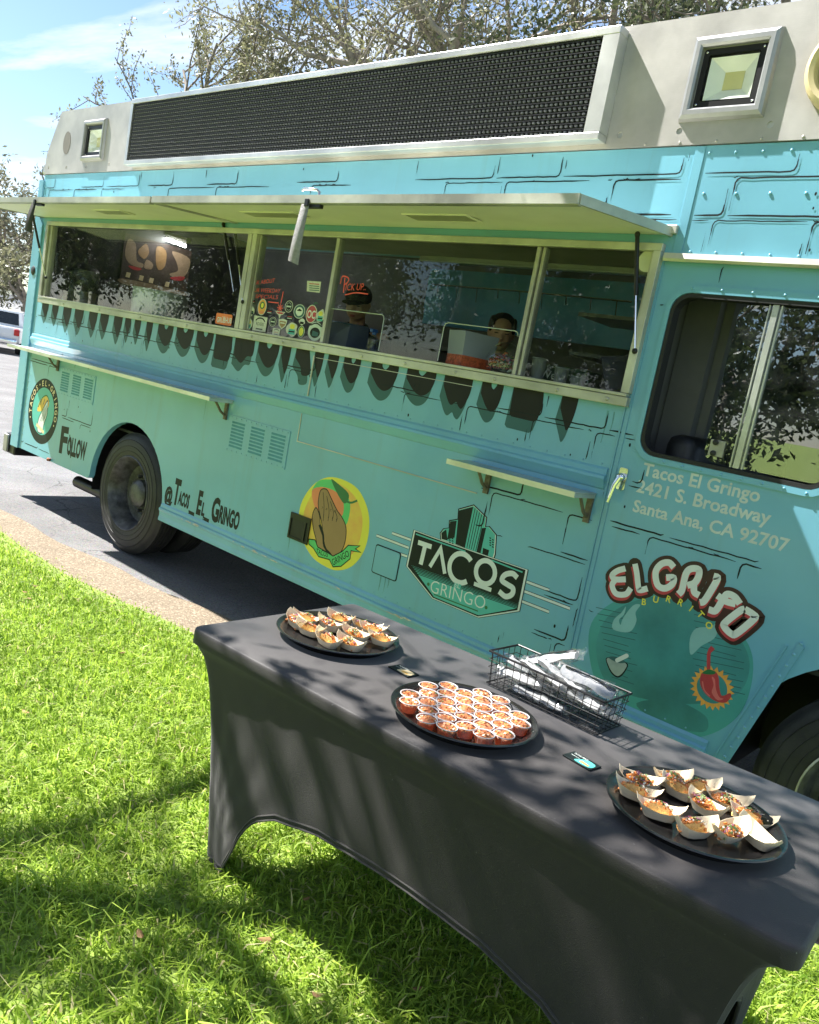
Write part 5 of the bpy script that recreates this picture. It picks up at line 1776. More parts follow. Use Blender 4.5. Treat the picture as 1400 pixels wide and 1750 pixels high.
gd.stroke([P7(945, 70), P7(932, 200)], .007, M['marker']); gd.stroke([P7(905, 125), P7(925, 60), P7(975, 75), P7(968, 110), P7(935, 135)], .007, M['marker'], 4)
A, B = P7(948, 180), P7(1120, 178)
gd.text('ICK UP..', A, B, P7(948, 122)[1] - A[1], M['marker'], -.004, .12)
gd.stroke([P7(945, 218), P7(1040, 200), P7(1142, 212)], .006, M['marker'], 4)
on(p2, gd, 'marker_writing')
st_org = mat('orange sticker', (.86, .19, .03), rough=.4, var=.05)
gd = Decal(.0030, [], .00004)
gd.poly(rrect(*sorted((CD(1145, 700)[0], CD(1232, 700)[0])), CD(1190, 732)[1], CD(1190, 672)[1], .01), st_org)
gd.text('GRUBHUB', CD(1150, 716), CD(1228, 724), .034, M['white'], .02)
gd.text('order on', CD(1178, 690), CD(1208, 693), .008, M['white'])
on(p0, gd, 'sticker')
SB = mat('pale sticker', (.62, .63, .55), rough=.45, var=.12, vscale=60)
SK = [  # centre, half size, base, kind
    ((155, 278), (20, 18), 'ink', 'box'), ((237, 322), (38, 72), 'white', 'tall'), ((300, 365), (22, 20), 'ink', 'box'), ((148, 355), (28, 44), SB, 'cup'), ((125, 468), (30, 50), SB, 'cart'),
    ((218, 465), (58, 66), SB, 'card'), ((328, 448), (30, 42), 'ink', 'ring'), ((388, 390), (44, 34), 'ink', 'wing'), ((466, 318), (34, 52), 'ink', 'ring'), ((472, 412), (26, 24), 'ink', 'box'),
    ((410, 468), (38, 46), SB, 'shield'), ((555, 360), (50, 62), 'white', 'disc'), ((578, 448), (28, 30), 'ink', 'skullless'), ((357, 535), (32, 30), SB, 'card'), ((492, 512), (50, 66), SB, 'cart'),
    ((570, 533), (30, 52), 'yellow', 'face'), ((658, 382), (48, 80), 'redp', 'oc'), ((735, 400), (40, 62), SB, 'cart'), ((690, 530), (62, 84), 'white', 'badge')]
srng = random.Random(4)
for i, (c, h, base, k) in enumerate(SK):
    gd = Decal(.0030 - .00012 * (i % 3), [], .00003)
    C0 = P7(*c)
    hx = abs(P7(c[0] + h[0], c[1])[0] - P7(c[0] - h[0], c[1])[0]) / 2
    hz = abs(P7(c[0], c[1] + h[1])[1] - P7(c[0], c[1] - h[1])[1]) / 2
    bm_ = M[base] if isinstance(base, str) else base
    E_ = lambda u, v: (C0[0] + u * hx, C0[1] + v * hz)
    if k == 'box':
        gd.poly([E_(-1, -1), E_(1, -1), E_(1, 1), E_(-1, 1)], M['ink']); gd.stroke([E_(-.8, .3), E_(.8, .3)], hz * .3, M['redp']); gd.stroke([E_(-.8, -.3), E_(.8, -.3)], hz * .3, M['white_dull'])
    elif k == 'card':
        gd.poly([E_(-1, -1), E_(1, -1), E_(1, .95), E_(-1, 1)], bm_)
        gd.stroke([E_(-.7, .35), E_(-.3, .7), E_(.3, .7), E_(.7, .35)], hz * .18, M['ink'], 3)
        gd.text('ROVERS' if i != 13 else 'taco', E_(-.55, -.25), E_(.6, -.25), hz * .42, M['ink'] if i != 13 else M['redp']); gd.stroke([E_(-.5, -.7), E_(.5, -.7)], hz * .13, M['ink'])
    elif k in ('ring', 'disc', 'tall', 'face', 'oc', 'badge'):
        gd.poly(arc(*C0, hx, 0, 350, 26, hz), SB if k in ('ring', 'face', 'oc') else M['white_dull'])
        gd.poly(arc(*C0, hx * .88, 0, 350, 26, hz * .9), {'ring': M['ink'], 'disc': M['ink_grey'], 'tall': M['orange'], 'face': M['leafdk'], 'oc': M['redp'], 'badge': M['white_dull']}[k])
        if k == 'oc':
            gd.text('OC', E_(-.72, -.45), E_(.72, -.45), hz * .85, M['white'], .02); gd.stroke([E_(.1, .95), E_(.35, 1.25), E_(.8, 1.2)], hz * .12, M['leafdk'])
        elif k == 'ring':
            gd.stroke([E_(-.6, 0), E_(.6, 0)], hz * .25, M['white_dull']); gd.stroke(ring(*C0, hx * .6, 0, 340, 0), hz * .06, M['white_dull'])
        elif k == 'disc':
            gd.poly(arc(*C0, hx * .62, 0, 350, 20, hz * .62), M['white']); gd.poly([E_(-.5, .1), E_(.0, .4), E_(.5, .1), E_(.2, .05), E_(-.2, .05)], M['ink']); gd.text('IV', E_(-.25, -.7), E_(.25, -.7), hz * .3, M['white'])
        elif k == 'tall':
            gd.poly(arc(C0[0], C0[1] + hz * .2, hx * .55, 0, 350, 18, hz * .45), M['leafdk']); gd.poly(arc(C0[0], C0[1] + hz * .2, hx * .3, 0, 350, 14, hz * .3), M['yellow']); gd.stroke([E_(-.6, -.65), E_(.6, -.65)], hz * .28, M['salmon'])
        elif k == 'face':
            gd.poly(arc(*C0, hx * .62, 0, 350, 20, hz * .72), M['yellow'])
        else:
            gd.poly(arc(C0[0], C0[1] - hz * .15, hx * .7, 0, 350, 20, hz * .55), M['ink']); gd.poly([E_(-.4, -.5), E_(.45, -.5), E_(.5, -.1), E_(-.35, .05)], M['ink_grey']); gd.stroke([E_(-.8, .55), E_(0, .85), E_(.8, .55)], hz * .14, M['ink'], 3)
    elif k == 'wing':
        gd.poly([E_(-1, .9), E_(1, .9), E_(.6, .2), E_(.25, 0), (C0[0], C0[1] - hz), E_(-.25, 0), E_(-.6, .2)], SB); gd.poly([E_(-.8, .7), E_(.8, .7), E_(.4, .25), E_(-.4, .25)], M['redp'])
    elif k == 'shield':
        gd.poly([E_(-1, .8), E_(0, 1), E_(1, .8), E_(.8, -.3), E_(0, -1), E_(-.8, -.3)], SB); gd.poly([E_(-.75, .55), E_(.75, .55), E_(.6, -.2), E_(0, -.75), E_(-.6, -.2)], M['brown']); gd.stroke([E_(-.5, .2), E_(.5, .2)], hz * .2, M['white'])
    else:
        P = [(C0[0] + hx * math.cos(a) * srng.uniform(.75, 1.1), C0[1] + hz * math.sin(a) * srng.uniform(.75, 1.1)) for a in np.linspace(0, 6.0, 11)]
        gd.poly(spline(P, 3, True), SB)
        cols = {'cup': ('ink', 'white', 'ink_grey'), 'cart': ('tealp', 'yellow', 'ink'), 'skullless': ('ink', 'white_dull', 'ink')}[k]
        gd.poly([E_(-.6, -.7), E_(.6, -.7), E_(.55, .0), E_(-.55, .0)], M[cols[0]]); gd.poly(arc(C0[0], C0[1] + hz * .35, hx * .45, 0, 350, 14, hz * .35), M[cols[1]]); gd.stroke([E_(-.5, -.35), E_(.5, -.3)], hz * .18, M[cols[2]])
    on(p1 if C0[0] < 1.93 else p2, gd, 'sticker')
gd = Decal(.0030, [], .00004)
A = P7(672, 148)
gd.poly([P7(622, 98), P7(742, 106), P7(728, 200), P7(618, 188)], SB)
for k in range(4): gd.stroke([P7(640, 122 + k * 18), P7(725, 128 + k * 18)], .005, M['ink_grey'] if k else M['redp'])
on(p1, gd, 'notice')
gd = Decal(.0030, [], .00004)
gd.poly(arc(*CF(1265, 205), .045, 0, 350, 24, .045), mat('cream round sticker', (.68, .68, .48), rough=.5))
on(p3, gd, 'round_sticker')

# ------------------------------------------------------------------ kitchen inside the truck
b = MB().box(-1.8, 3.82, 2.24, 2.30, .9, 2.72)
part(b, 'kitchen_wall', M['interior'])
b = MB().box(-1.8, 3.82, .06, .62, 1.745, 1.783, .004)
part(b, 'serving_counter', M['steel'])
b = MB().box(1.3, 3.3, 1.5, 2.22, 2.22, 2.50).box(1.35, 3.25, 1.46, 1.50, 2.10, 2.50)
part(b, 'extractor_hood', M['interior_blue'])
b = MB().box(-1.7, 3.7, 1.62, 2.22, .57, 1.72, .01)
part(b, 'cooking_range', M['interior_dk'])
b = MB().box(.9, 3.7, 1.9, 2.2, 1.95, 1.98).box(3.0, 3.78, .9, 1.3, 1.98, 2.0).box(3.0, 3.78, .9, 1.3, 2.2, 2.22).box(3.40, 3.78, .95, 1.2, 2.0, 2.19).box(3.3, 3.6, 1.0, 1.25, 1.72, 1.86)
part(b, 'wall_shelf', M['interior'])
b = MB().box(1.35, 3.2, 1.30, 1.36, 2.52, 2.56, .01)
part(b, 'ceiling_rail', M['steel'])
tube_m = bpy.data.materials.new('lit lamp tube'); tube_m.use_nodes = True
_b = tube_m.node_tree.nodes['Principled BSDF']; _b.inputs['Emission Color'].default_value = (1, .98, .95, 1); _b.inputs['Emission Strength'].default_value = 18
_nt = tube_m.node_tree.nodes.new('ShaderNodeTexNoise'); _nt.inputs['Scale'].default_value = 3; tube_m.node_tree.links.new(_nt.outputs['Fac'], _b.inputs['Roughness'])
xa, za = W(246, 395, 1.2); xb, zb = W(316, 420, 1.2)
b = MB().tube([(xa, 1.2, za), (xb, 1.2, zb)], .016, 10)
part(b, 'lamp_tube', tube_m, True)
b = MB().tube([(xa - .05, 1.2, za + .045), (xb + .05, 1.2, zb + .045)], .03, 6)
part(b, 'lamp_batten', M['steel'])
b = MB().tube([W3 for W3 in [(1.7, 1.1, 2.33), (2.4, 1.1, 2.335), (3.2, 1.1, 2.33)]], .006, 6)
for k in range(9):
    x = 1.75 + k * .17
    b.tube([(x, 1.1, 2.33), (x + .01, 1.1, 2.28 - .02 * (k % 3))], .004, 5)
part(b, 'utensil_rail', M['chrome'])
# painted board on the inside of the rear wall
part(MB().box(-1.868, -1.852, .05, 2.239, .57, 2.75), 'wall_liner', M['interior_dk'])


def XP(px, py, x):
    d = ray(px, py)
    t = (x - EYE.x) / d.x
    return (EYE.y + d.y * t, EYE.z + d.z * t)


ya, za_ = XP(214, 405, -1.84); yb_, zb_ = XP(318, 505, -1.84)
o = part(MB().box(-1.851, -1.842, ya, yb_, zb_ - .12, za_ + .04), 'painted_board', mat('dark brown board', (.075, .05, .04), rough=.6, var=.3))
gd = Decal(0, [], .0004)
tan = mat('tan painted shape', (.36, .25, .16), rough=.5, var=.15)
P_ = lambda u, v: (ya + u * (yb_ - ya), zb_ + v * (za_ - zb_))
for pts, m_ in (([(.05, .98), (.16, .9), (.2, .55), (.3, .5), (.28, .4), (.12, .42), (.03, .6)], tan), ([(.34, .62), (.44, .55), (.42, .42), (.32, .42)], tan), ([(.7, .98), (.98, .9), (.95, .5), (.82, .36), (.7, .42), (.82, .55), (.78, .75)], tan),
                ([(.46, .98), (.6, .95), (.62, .6), (.54, .45), (.48, .6)], M['brown']), ([(.2, .75), (.3, .98), (.36, .8), (.3, .62)], M['brown']), ([(.05, .05), (.95, .08), (.9, -.05), (.1, -.08)], tan), ([(.1, .38), (.28, .38), (.24, .32), (.14, .32)], M['redp']), ([(.72, .35), (.93, .45), (.9, .34), (.78, .3)], M['redp'])):
    gd.poly(spline([P_(*p) for p in pts], 4, True), m_)
for u in (.08, .27, .42, .66): gd.poly([P_(u, .22), P_(u + .06, .22), P_(u + .05, .10), P_(u - .01, .10)], M['cream'])
p = gd.build('board_print')
for vv in p.data.vertices: vv.co = (-1.8405 - vv.co.y, vv.co.x, vv.co.z)
child(p, o)

# things standing on the counter
ZC = 1.7845


def thing(name, label, cat, loc, group=None):
    return tag(empty(name, loc), label, cat, group)


def sub(mb, name, m, root, smooth=True, sharp=None):
    o = mb.build(name, m)
    o.parent = root
    if sharp: autosmooth(o, sharp)
    elif smooth: autosmooth(o, 50)
    return o


steelpot = brushed('dull pot steel', (.50, .51, .49), rough=.5, metal=.25, stretch=(2, 2, 30))
x, z = W(260, 515, .35)
pot = thing('stock_pot', 'large dull steel stock pot behind the left window pane', 'pot', (x, .42, ZC))
sub(MB().lathe([(.20, 0), (.212, .008), (.215, .19), (.222, .195), (.222, .20), (.206, .20), (.204, .02), (0, .015)], n=40), 'pot_body', steelpot, pot, sharp=35)
for s in (-1, 1): sub(MB().tube([(s * .214, -.05, .14), (s * .25, -.045, .145), (s * .258, 0, .145), (s * .25, .045, .145), (s * .214, .05, .14)], .006, 6), 'pot_handle', steelpot, pot)
x, z = W(130, 500, .30)
disp = thing('drink_dispenser', 'tall clear ribbed drink dispenser with black lid in the rear window', 'dispenser', (x, .36, ZC))
plast = glassmat('smoky plastic', (.62, .68, .66), rough=.08, dirt=.8)
b = MB().lathe([(.12, 0), (.13, .01), (.13, .13), (.124, .15), (.13, .17), (.13, .26), (.118, .285), (.12, .29)], n=28)
sub(b, 'tank', plast, disp, sharp=30)
sub(MB().lathe([(.122, .29), (.11, .31), (.06, .345), (.035, .35), (.035, .385), (.042, .387), (.042, .395), (0, .397)], n=28), 'lid', M['blackp'], disp, sharp=30)
sub(MB().lathe([(.115, .005), (.115, .11), (0, .112)], n=24), 'drink', mat('pale yellow drink', (.30, .27, .12), rough=.2), disp)
sub(MB().tube([(0, -.13, .03), (0, -.17, .03), (0, -.175, .01)], .012, 8), 'tap', M['chrome'], disp)
x, z = W(78 + 90, 480, .5)
# register box in the first cut-out
xa, za = W(552, 552, .14); xb, zb = W(608, 552, .14)
reg = REG = thing('card_terminal', 'grey-blue upright card terminal in the left serving cut-out', 'terminal', ((xa + xb) / 2, .20, ZC))
bl_ = mat('slate blue plastic', (.075, .095, .15), rough=.35, var=.1)
v = [(-.13, -.05, 0), (.11, -.08, 0), (.11, .10, 0), (-.13, .10, 0), (-.13, -.02, .25), (.13, -.09, .225), (.14, .05, .245), (-.11, .08, .265)]
sub(MB().add(v, [(0, 3, 2, 1), (4, 5, 6, 7), (0, 1, 5, 4), (1, 2, 6, 5), (2, 3, 7, 6), (3, 0, 4, 7)]), 'case', bl_, reg, False)
sub(MB().obox((.035, -.055, .235), (1, -.25, -.08), (0, 1, .05), (0, 0, 1), .09, .05, .004), 'screen', mat('dark blue screen glass', (.03, .10, .18), rough=.08, metal=.2), reg, False)  # dark blue glossy screen
x, z = W(633, 596, .12)
sb = thing('spray_bottle', 'clear spray bottle with blue nozzle on the serving counter', 'bottle', (x, .13, ZC))
sub(MB().lathe([(.032, 0), (.034, .01), (.034, .08), (.015, .105), (.013, .115)], n=18), 'bottle_body', glassmat('blue clear plastic', (.75, .85, .92), dirt=.25), sb, sharp=35)
sub(MB().box(-.011, .011, -.03, .018, .125, .148, .004).lathe([(.013, .112), (.013, .128)], n=12), 'nozzle', mat('blue plastic', (.03, .10, .32), rough=.4), sb)
# tub of salsa and bag of food in the second cut-out
xa, za = W(760, 640, .10); xb, zb = W(832, 650, .10)
tub = thing('salsa_tub', 'square frosted plastic tub part filled with red salsa', 'tub', ((xa + xb) / 2 - .035, .15, ZC))
hw = (xb - xa) / 2
fr_ = mat('frosted plastic', (.22, .25, .31), rough=.3, var=.08)
hw *= .62
b = MB()
k = .9
v = [(-hw * k, -.085, 0), (hw * k, -.085, 0), (hw * k, .085, 0), (-hw * k, .085, 0), (-hw, -.1, .235), (hw, -.1, .235), (hw, .1, .235), (-hw, .1, .235)]
v += [(p[0] * .96, p[1] * .96, p[2]) for p in v[4:]] + [(p[0] * .94, p[1] * .94, .01) for p in v[:4]]
b.add(v, [(0, 3, 2, 1), (0, 1, 5, 4), (1, 2, 6, 5), (2, 3, 7, 6), (3, 0, 4, 7), (4, 5, 9, 8), (5, 6, 10, 9), (6, 7, 11, 10), (7, 4, 8, 11)])
sub(b, 'tub_wall', fr_, tub, False)
red_s = mat('red salsa', (.42, .085, .03), rough=.4, var=.5, vscale=60, bump=.6, bscale=80)
sub(MB().box(-hw * .935, hw * .935, -.0905, .0905, .004, .075), 'salsa_fill', red_s, tub, False)
x, z = W(845, 628, .06)
bag = thing('produce_bag', 'clear bag of chopped tomato and greens on the serving counter', 'bag', (x, .13, ZC))
bb = random.Random(8)
b1, b2, b3 = MB(), MB(), MB()
for k in range(170):
    a, r_ = bb.uniform(0, 6.28), math.sqrt(bb.random())
    p = (math.cos(a) * .085 * r_, math.sin(a) * .06 * r_, .02 + bb.random() * .12 * (1 - .5 * r_))
    q = bb.uniform(.006, .012)
    (b1 if bb.random() < .68 else (b2 if bb.random() < .5 else b3)).ell(p, (q, q * .8, q * .6), 5, 4)
sub(b1, 'tomato_pieces', red_s, bag)['kind'] = 'stuff'
sub(b2, 'onion_pieces', mat('white onion', (.55, .5, .42), rough=.5), bag)['kind'] = 'stuff'
sub(b3, 'greens', mat('herb green', (.05, .15, .03), rough=.5), bag)['kind'] = 'stuff'
b = MB().lathe([(.03, 0), (.09, .02), (.10, .08), (.08, .14), (.04, .18), (.02, .19)], n=18)
b.v = [(p[0] + bb.uniform(-.006, .006), p[1] * .72 + bb.uniform(-.006, .006), p[2]) for p in b.v]
sub(b, 'bag_film', glassmat('bag film', (.93, .95, .95), dirt=.3), bag)
x, z = W(868, 640, .03)
nap = thing('paper_napkin', 'crumpled white napkin beside the produce bag on the sill', 'napkin', (x, .075, ZC))
nap.location.z = 1.785
b = MB()
for i in range(6):
    for j in range(5): b.v.append(((i - 2.5) * .022, (j - 2) * .02, .004 + bb.random() * .03 * (1 - abs(i - 2.5) / 3.5)))
b.f = [(i * 5 + j, i * 5 + j + 1, i * 5 + j + 6, i * 5 + j + 5) for i in range(5) for j in range(4)]; b.mi = [0] * 20
sub(b, 'napkin_sheet', M['white_dull'], nap)
x, z = W(905, 640, .25)
for k in range(3):
    cup = thing('foam_cup', ['tall stack of white cups behind the right pane', 'white pump bottle cap behind the right pane', 'small white cup low behind the right pane'][k], 'cup', (W((908, 950, 980)[k], 648, .22)[0], .26, ZC))
    sub(MB().lathe([(.030, 0), (.036, .10 - .03 * k), (.040, .105 - .03 * k), (.036, .11 - .03 * k), (.030, .01)], n=18), 'cup_body', mat('white cup greyed for shade', (.26, .27, .26), rough=.5), cup, sharp=35)  # white cups coloured grey, their shade is in the colour
xa, _z = W(930, 640, .34); xb, _z = W(1000, 650, .34)
gs = thing('green_box', 'dark green box with white lettering behind the right pane', 'box', ((xa + xb) / 2, .42, ZC))
sub(MB().box(-(xb - xa) / 2, (xb - xa) / 2, -.08, .08, 0, .12, .004), 'carton', mat('dark green card', (.012, .05, .02), rough=.5), gs, False)
gd = Decal(-.0815, [], .0002)
gd.text('We', (-.14, .03), (-.05, .03), .05, M['white'], .01); gd.text('To Go', (0.0, .03), (.14, .03), .045, M['white_dull'], .01)
o = gd.build('box_lettering'); o.parent = gs
xa, _z = W(1000, 600, .8)
bx2 = thing('blue_carton', 'blue cardboard carton on the kitchen shelf', 'carton', (xa, 1.05, 2.003 - .28))
sub(MB().box(-.14, .14, -.09, .09, 0, .10, .004), 'carton_body', mat('blue card', (.03, .09, .30), rough=.5), bx2, False)
x, z = W(1070, 640, .25)
mon = thing('order_screen', 'black order screen turned away behind the right pane', 'screen', (x, .32, ZC))
sub(MB().obox((0, 0, .16), (.8, .5, .3), (-.4, .8, 0), (-.3, 0, 1), .14, .012, .11), 'display', M['blackp'], mon, False)
sub(MB().box(-.04, .04, -.05, .05, 0, .01).box(-.012, .012, .0, .02, .01, .12), 'stand', M['blackp'], mon, False)

tub.rotation_euler = (0, 0, R(-22)); reg.scale = (1, 1, .58); tub.scale = (1, 1, .74); bag.scale = (1, 1, .8); sb.scale = (1, 1, .85); gs.scale = (1, 1, .75); mon.scale = (1, 1, .7)
# ------------------------------------------------------------------ people in the kitchen
def person(label, shapes, vox, loc, skin, parts):
    """body shapes are fused into one continuous surface"""
    b = MB()
    for c, r, rot in shapes: b.ell(c, r, 18, 12, rot)
    o = b.build('person', skin)
    rm = o.modifiers.new('r', 'REMESH'); rm.mode = 'VOXEL'; rm.voxel_size = vox
    sm_ = o.modifiers.new('s', 'SMOOTH'); sm_.factor = .5; sm_.iterations = 4
    dg = bpy.context.evaluated_depsgraph_get()
    me = bpy.data.meshes.new_from_object(o.evaluated_get(dg))
    o.modifiers.clear()
    o.data = me
    me.polygons.foreach_set('use_smooth', [True] * len(me.polygons))
    o.location = loc
    tag(o, label, 'person')
    return o


def limb(a, b_, ra, rb, n=7):
    a, b_ = Vector(a), Vector(b_)
    return [(a.lerp(b_, i / (n - 1)), (ra + (rb - ra) * i / (n - 1),) * 3, None) for i in range(n)]


def body(headz, armL, armR, lean=0.0):
    hz = headz
    S = []
    # head and neck; the face looks along -y
    S += [((0, 0, hz), (.077, .093, .105), None), ((0, -.02, hz - .055), (.064, .070, .062), None), ((0, -.055, hz - .085), (.035, .030, .026), None)]
    S += [((0, -.098, hz - .018), (.013, .018, .022), None), ((0, -.108, hz - .030), (.017, .012, .010), None)]
    S += [((0, -.094, hz - .066), (.024, .010, .008), None), ((.034, -.075, hz - .03), (.024, .02, .026), None), ((-.034, -.075, hz - .03), (.024, .02, .026), None)]
    S += [((0, -.083, hz + .02), (.055, .014, .010), None), ((.078, .005, hz - .01), (.010, .018, .03), None), ((-.078, .005, hz - .01), (.010, .018, .03), None)]
    S += limb((0, .01, hz - .07), (0, .03, hz - .19), .050, .055)
    S += [((0, .03, hz - .235), (.17, .085, .055), None), ((0, .03, hz - .36), (.165, .11, .15), None), ((0, .03, hz - .52), (.15, .11, .15), None), ((0, .03, hz - .68), (.165, .12, .14), None)]
    for s, arm in ((-1, armL), (1, armR)):
        sh = (s * .17, .03, hz - .25)
        S += [(Vector(sh), (.058, .058, .058), None)] + limb(sh, arm[0], .052, .042) + limb(arm[0], arm[1], .042, .028)
        h = Vector(arm[1])
        d = (h - Vector(arm[0])).normalized()
        S += [(h + d * .045, (.036, .036, .022), None)]
        sd = d.cross(Vector((0, 0, 1))).normalized()
        for q, L in ((-1.5, .06), (-.5, .075), (.5, .07), (1.5, .055)): S += limb(h + d * .06 + sd * q * .017, h + d * (.075 + L) + sd * q * .019 + Vector((0, 0, -.018)), .0095, .0078, 5)
        S += limb(h + d * .02 + sd * -s * .03, h + d * .07 + sd * -s * .055 + Vector((0, 0, -.01)), .011, .008, 5)
    for s in (-1, 1):
        S += limb((s * .085, .03, hz - .74), (s * .10, .0, hz - 1.12), .080, .058) + limb((s * .10, 0, hz - 1.12), (s * .10, .02, hz - 1.50), .056, .038) + [((s * .10, -.04, hz - 1.53), (.042, .11, .036), None)]
    return S


skin_m = mat('warm skin', (.50, .30, .21), rough=.5, var=.08, vscale=9, sss=.15)
hair_m = mat('black hair', (.010, .008, .008), rough=.45, var=.3, vscale=40, stretch=(1, 1, .2))
shirt_m = mat('black shirt', (.016, .016, .02), rough=.8, var=.2)
blue_m = mat('blue apron', (.03, .07, .30), rough=.7, var=.15)
orng_m = mat('orange collar', (.55, .16, .04), rough=.8, var=.1)


def shell(b, mname, m, root, name):
    return sub(b, name, m, root)


wy = .95
wx, wz = W(857, 568, wy)
wom = person('person in dark shirt with tied-back black hair looking down at the serving hatch', body(0, ((-.22, -.08, -.48), (-.09, -.32, -.50)), ((.22, -.08, -.48), (.09, -.32, -.50))), .011, (wx, wy, wz), skin_m, 0)
wom.rotation_euler = (R(10), 0, R(38))


def features(root, cap):
    b = MB()
    for s in (-1, 1): b.ell((s * .031, -.0905, .003), (.015, .006, .0035), 10, 6)
    sub(b, 'eyelid', mat('dark lashes', (.02, .012, .01), rough=.5), root)
    b = MB()
    for s in (-1, 1): b.ell((s * .033, -.093, .024), (.021, .006, .0045), 10, 5, Matrix.Rotation(R(-6 * s), 3, 'Y'))
    sub(b, 'eyebrow', hair_m, root)['kind'] = 'stuff'
    sub(MB().ell((0, -.104, -.062), (.020, .006, .0045), 10, 5).ell((0, -.103, -.070), (.017, .006, .005), 10, 5), 'lips', mat('lips', (.30, .08, .07), rough=.4), root)
    b = MB()
    if cap:
        b.ell((0, .008, .045), (.086, .102, .085), 20, 10)
        sub(b, 'cap', shirt_m, root)
        sub(MB().ell((0, -.115, .03), (.07, .07, .008), 18, 6), 'cap_peak', shirt_m, root)
    else:
        b.ell((0, .030, .030), (.088, .092, .096), 20, 12)
        b.ell((0, .10, .06), (.04, .045, .04), 12, 8)
        for s in (-1, 1): b.ell((s * .066, -.015, .048), (.022, .05, .055), 10, 8)
        sub(b, 'hair', hair_m, root)


wom.scale = (1, 1, (wz - .56) / 1.60)
features(wom, False)
def torso(root, m, apron=None):
    b = MB().lathe([(.066, -.155), (.085, -.185), (.168, -.225), (.205, -.275), (.190, -.36), (.178, -.5), (.182, -.66), (.190, -.80), (.0, -.80)], n=28)
    b.v = [(p[0] * 1.0, p[1] * .66 + .03, p[2]) for p in b.v]
    sub(b, 'shirt', m, root)
    for s in (-1, 1):
        sub(MB().tube([(s * .165, .03, -.25), (s * .2, -.02, -.38), (s * .22, -.08, -.48)], [.068, .062, .056], 12), 'sleeve', m, root)
    b = MB().lathe([(.19, -.70), (.20, -.80), (.20, -1.0), (.18, -1.5), (0, -1.5)], n=24)
    b.v = [(p[0], p[1] * .7 + .03, p[2]) for p in b.v]
    sub(b, 'trousers', m, root)
    if apron:
        sub(MB().tube([(-.09, -.07, -.20), (-.075, -.0, -.165), (0, .05, -.155), (.075, .0, -.165), (.09, -.07, -.20)], .012, 6), 'collar', orng_m, root)
        b = MB()
        v = []
        for i in range(9):
            a = -1.1 + 2.2 * i / 8
            for z, r_ in ((-.27, .205), (-.42, .20), (-.62, .195), (-.80, .205)): v.append((math.sin(a) * r_ * (1.0 if z < -.3 else .62), -math.cos(a) * r_ * .70 + .025, z))
        b.add(v, [(i * 4 + j, i * 4 + j + 1, i * 4 + j + 5, i * 4 + j + 4) for i in range(8) for j in range(3)])
        sub(b, 'apron', apron, root)


torso(wom, shirt_m, blue_m)
my = .86
mx_, mz_ = W(612, 518, my)
man = person('person in black cap and black shirt bent over behind the pick-up writing', body(0, ((-.23, -.05, -.48), (-.20, -.25, -.58)), ((.24, -.06, -.46), (.12, -.28, -.52))), .011, (mx_, my, mz_), skin_m, 0)
man.rotation_euler = (R(18), 0, R(30))
man.scale = (1.08, 1.08, (mz_ - .56) / 1.60)
features(man, True)
torso(man, shirt_m)
gd = Decal(-.118, [], .0002)
gd.text('Tacos El', (-.02, -.34), (.06, -.34), .014, M['white_dull'], 0, .3); gd.text('Gringo', (-.04, -.37), (.07, -.37), .026, M['white_dull'], 0, .3)
o = gd.build('shirt_print'); o.parent = man

# ------------------------------------------------------------------ the covered table
TA = math.atan2(.097, 1.80)
TO = Vector((3.463, -1.712))                         # front left corner of the top
ex, ey = Vector((math.cos(TA), math.sin(TA))), Vector((-math.sin(TA), math.cos(TA)))
TL, TW, TZ = 1.83, .765, .79


def tp(u, v, z):
    p = TO + ex * u + ey * v
    return (p.x, p.y, z)


tc_ = TO + ex * TL / 2 + ey * TW / 2
table = tag(empty('folding_table', (tc_.x, tc_.y, .03)), 'long folding table under a black stretch cover on the grass', 'table')
# perimeter of the top with rounded corners
per = []
cr_ = .035
for (cx, cy, a0) in ((TL - cr_, cr_, -90), (TL - cr_, TW - cr_, 0), (cr_, TW - cr_, 90), (cr_, cr_, 180)):
    per += [(cx + cr_ * math.cos(R(a0 + 90 * i / 4)), cy + cr_ * math.sin(R(a0 + 90 * i / 4))) for i in range(5)]
dense = []
for i in range(len(per)):
    a, b_ = np.array(per[i]), np.array(per[(i + 1) % len(per)])
    n = max(1, int(np.linalg.norm(b_ - a) / .025))
    dense += [a + (b_ - a) * k / n for k in range(n)]
dense = np.array(dense)


def hem(u, v):
    """height of the lower edge, arched between the four feet"""
    def arch(t, L, h):
        t = min(t, L - t) * (1.83 / L if L < 1 else 1)
        return .045 + h * float(np.interp(t, [.20, .25, .285, .32, .375, .46, .63, .80, .92], [0, .014, .235, .483, .677, .82, .948, .992, 1]))
    if v < .02 or v > TW - .02: return arch(u, TL, .362)
    return arch(v, TW, .28)


def inset_k(z):
    t = (TZ - .05 - z) / (TZ - .05)
    return 0 if t <= 0 else t ** .6


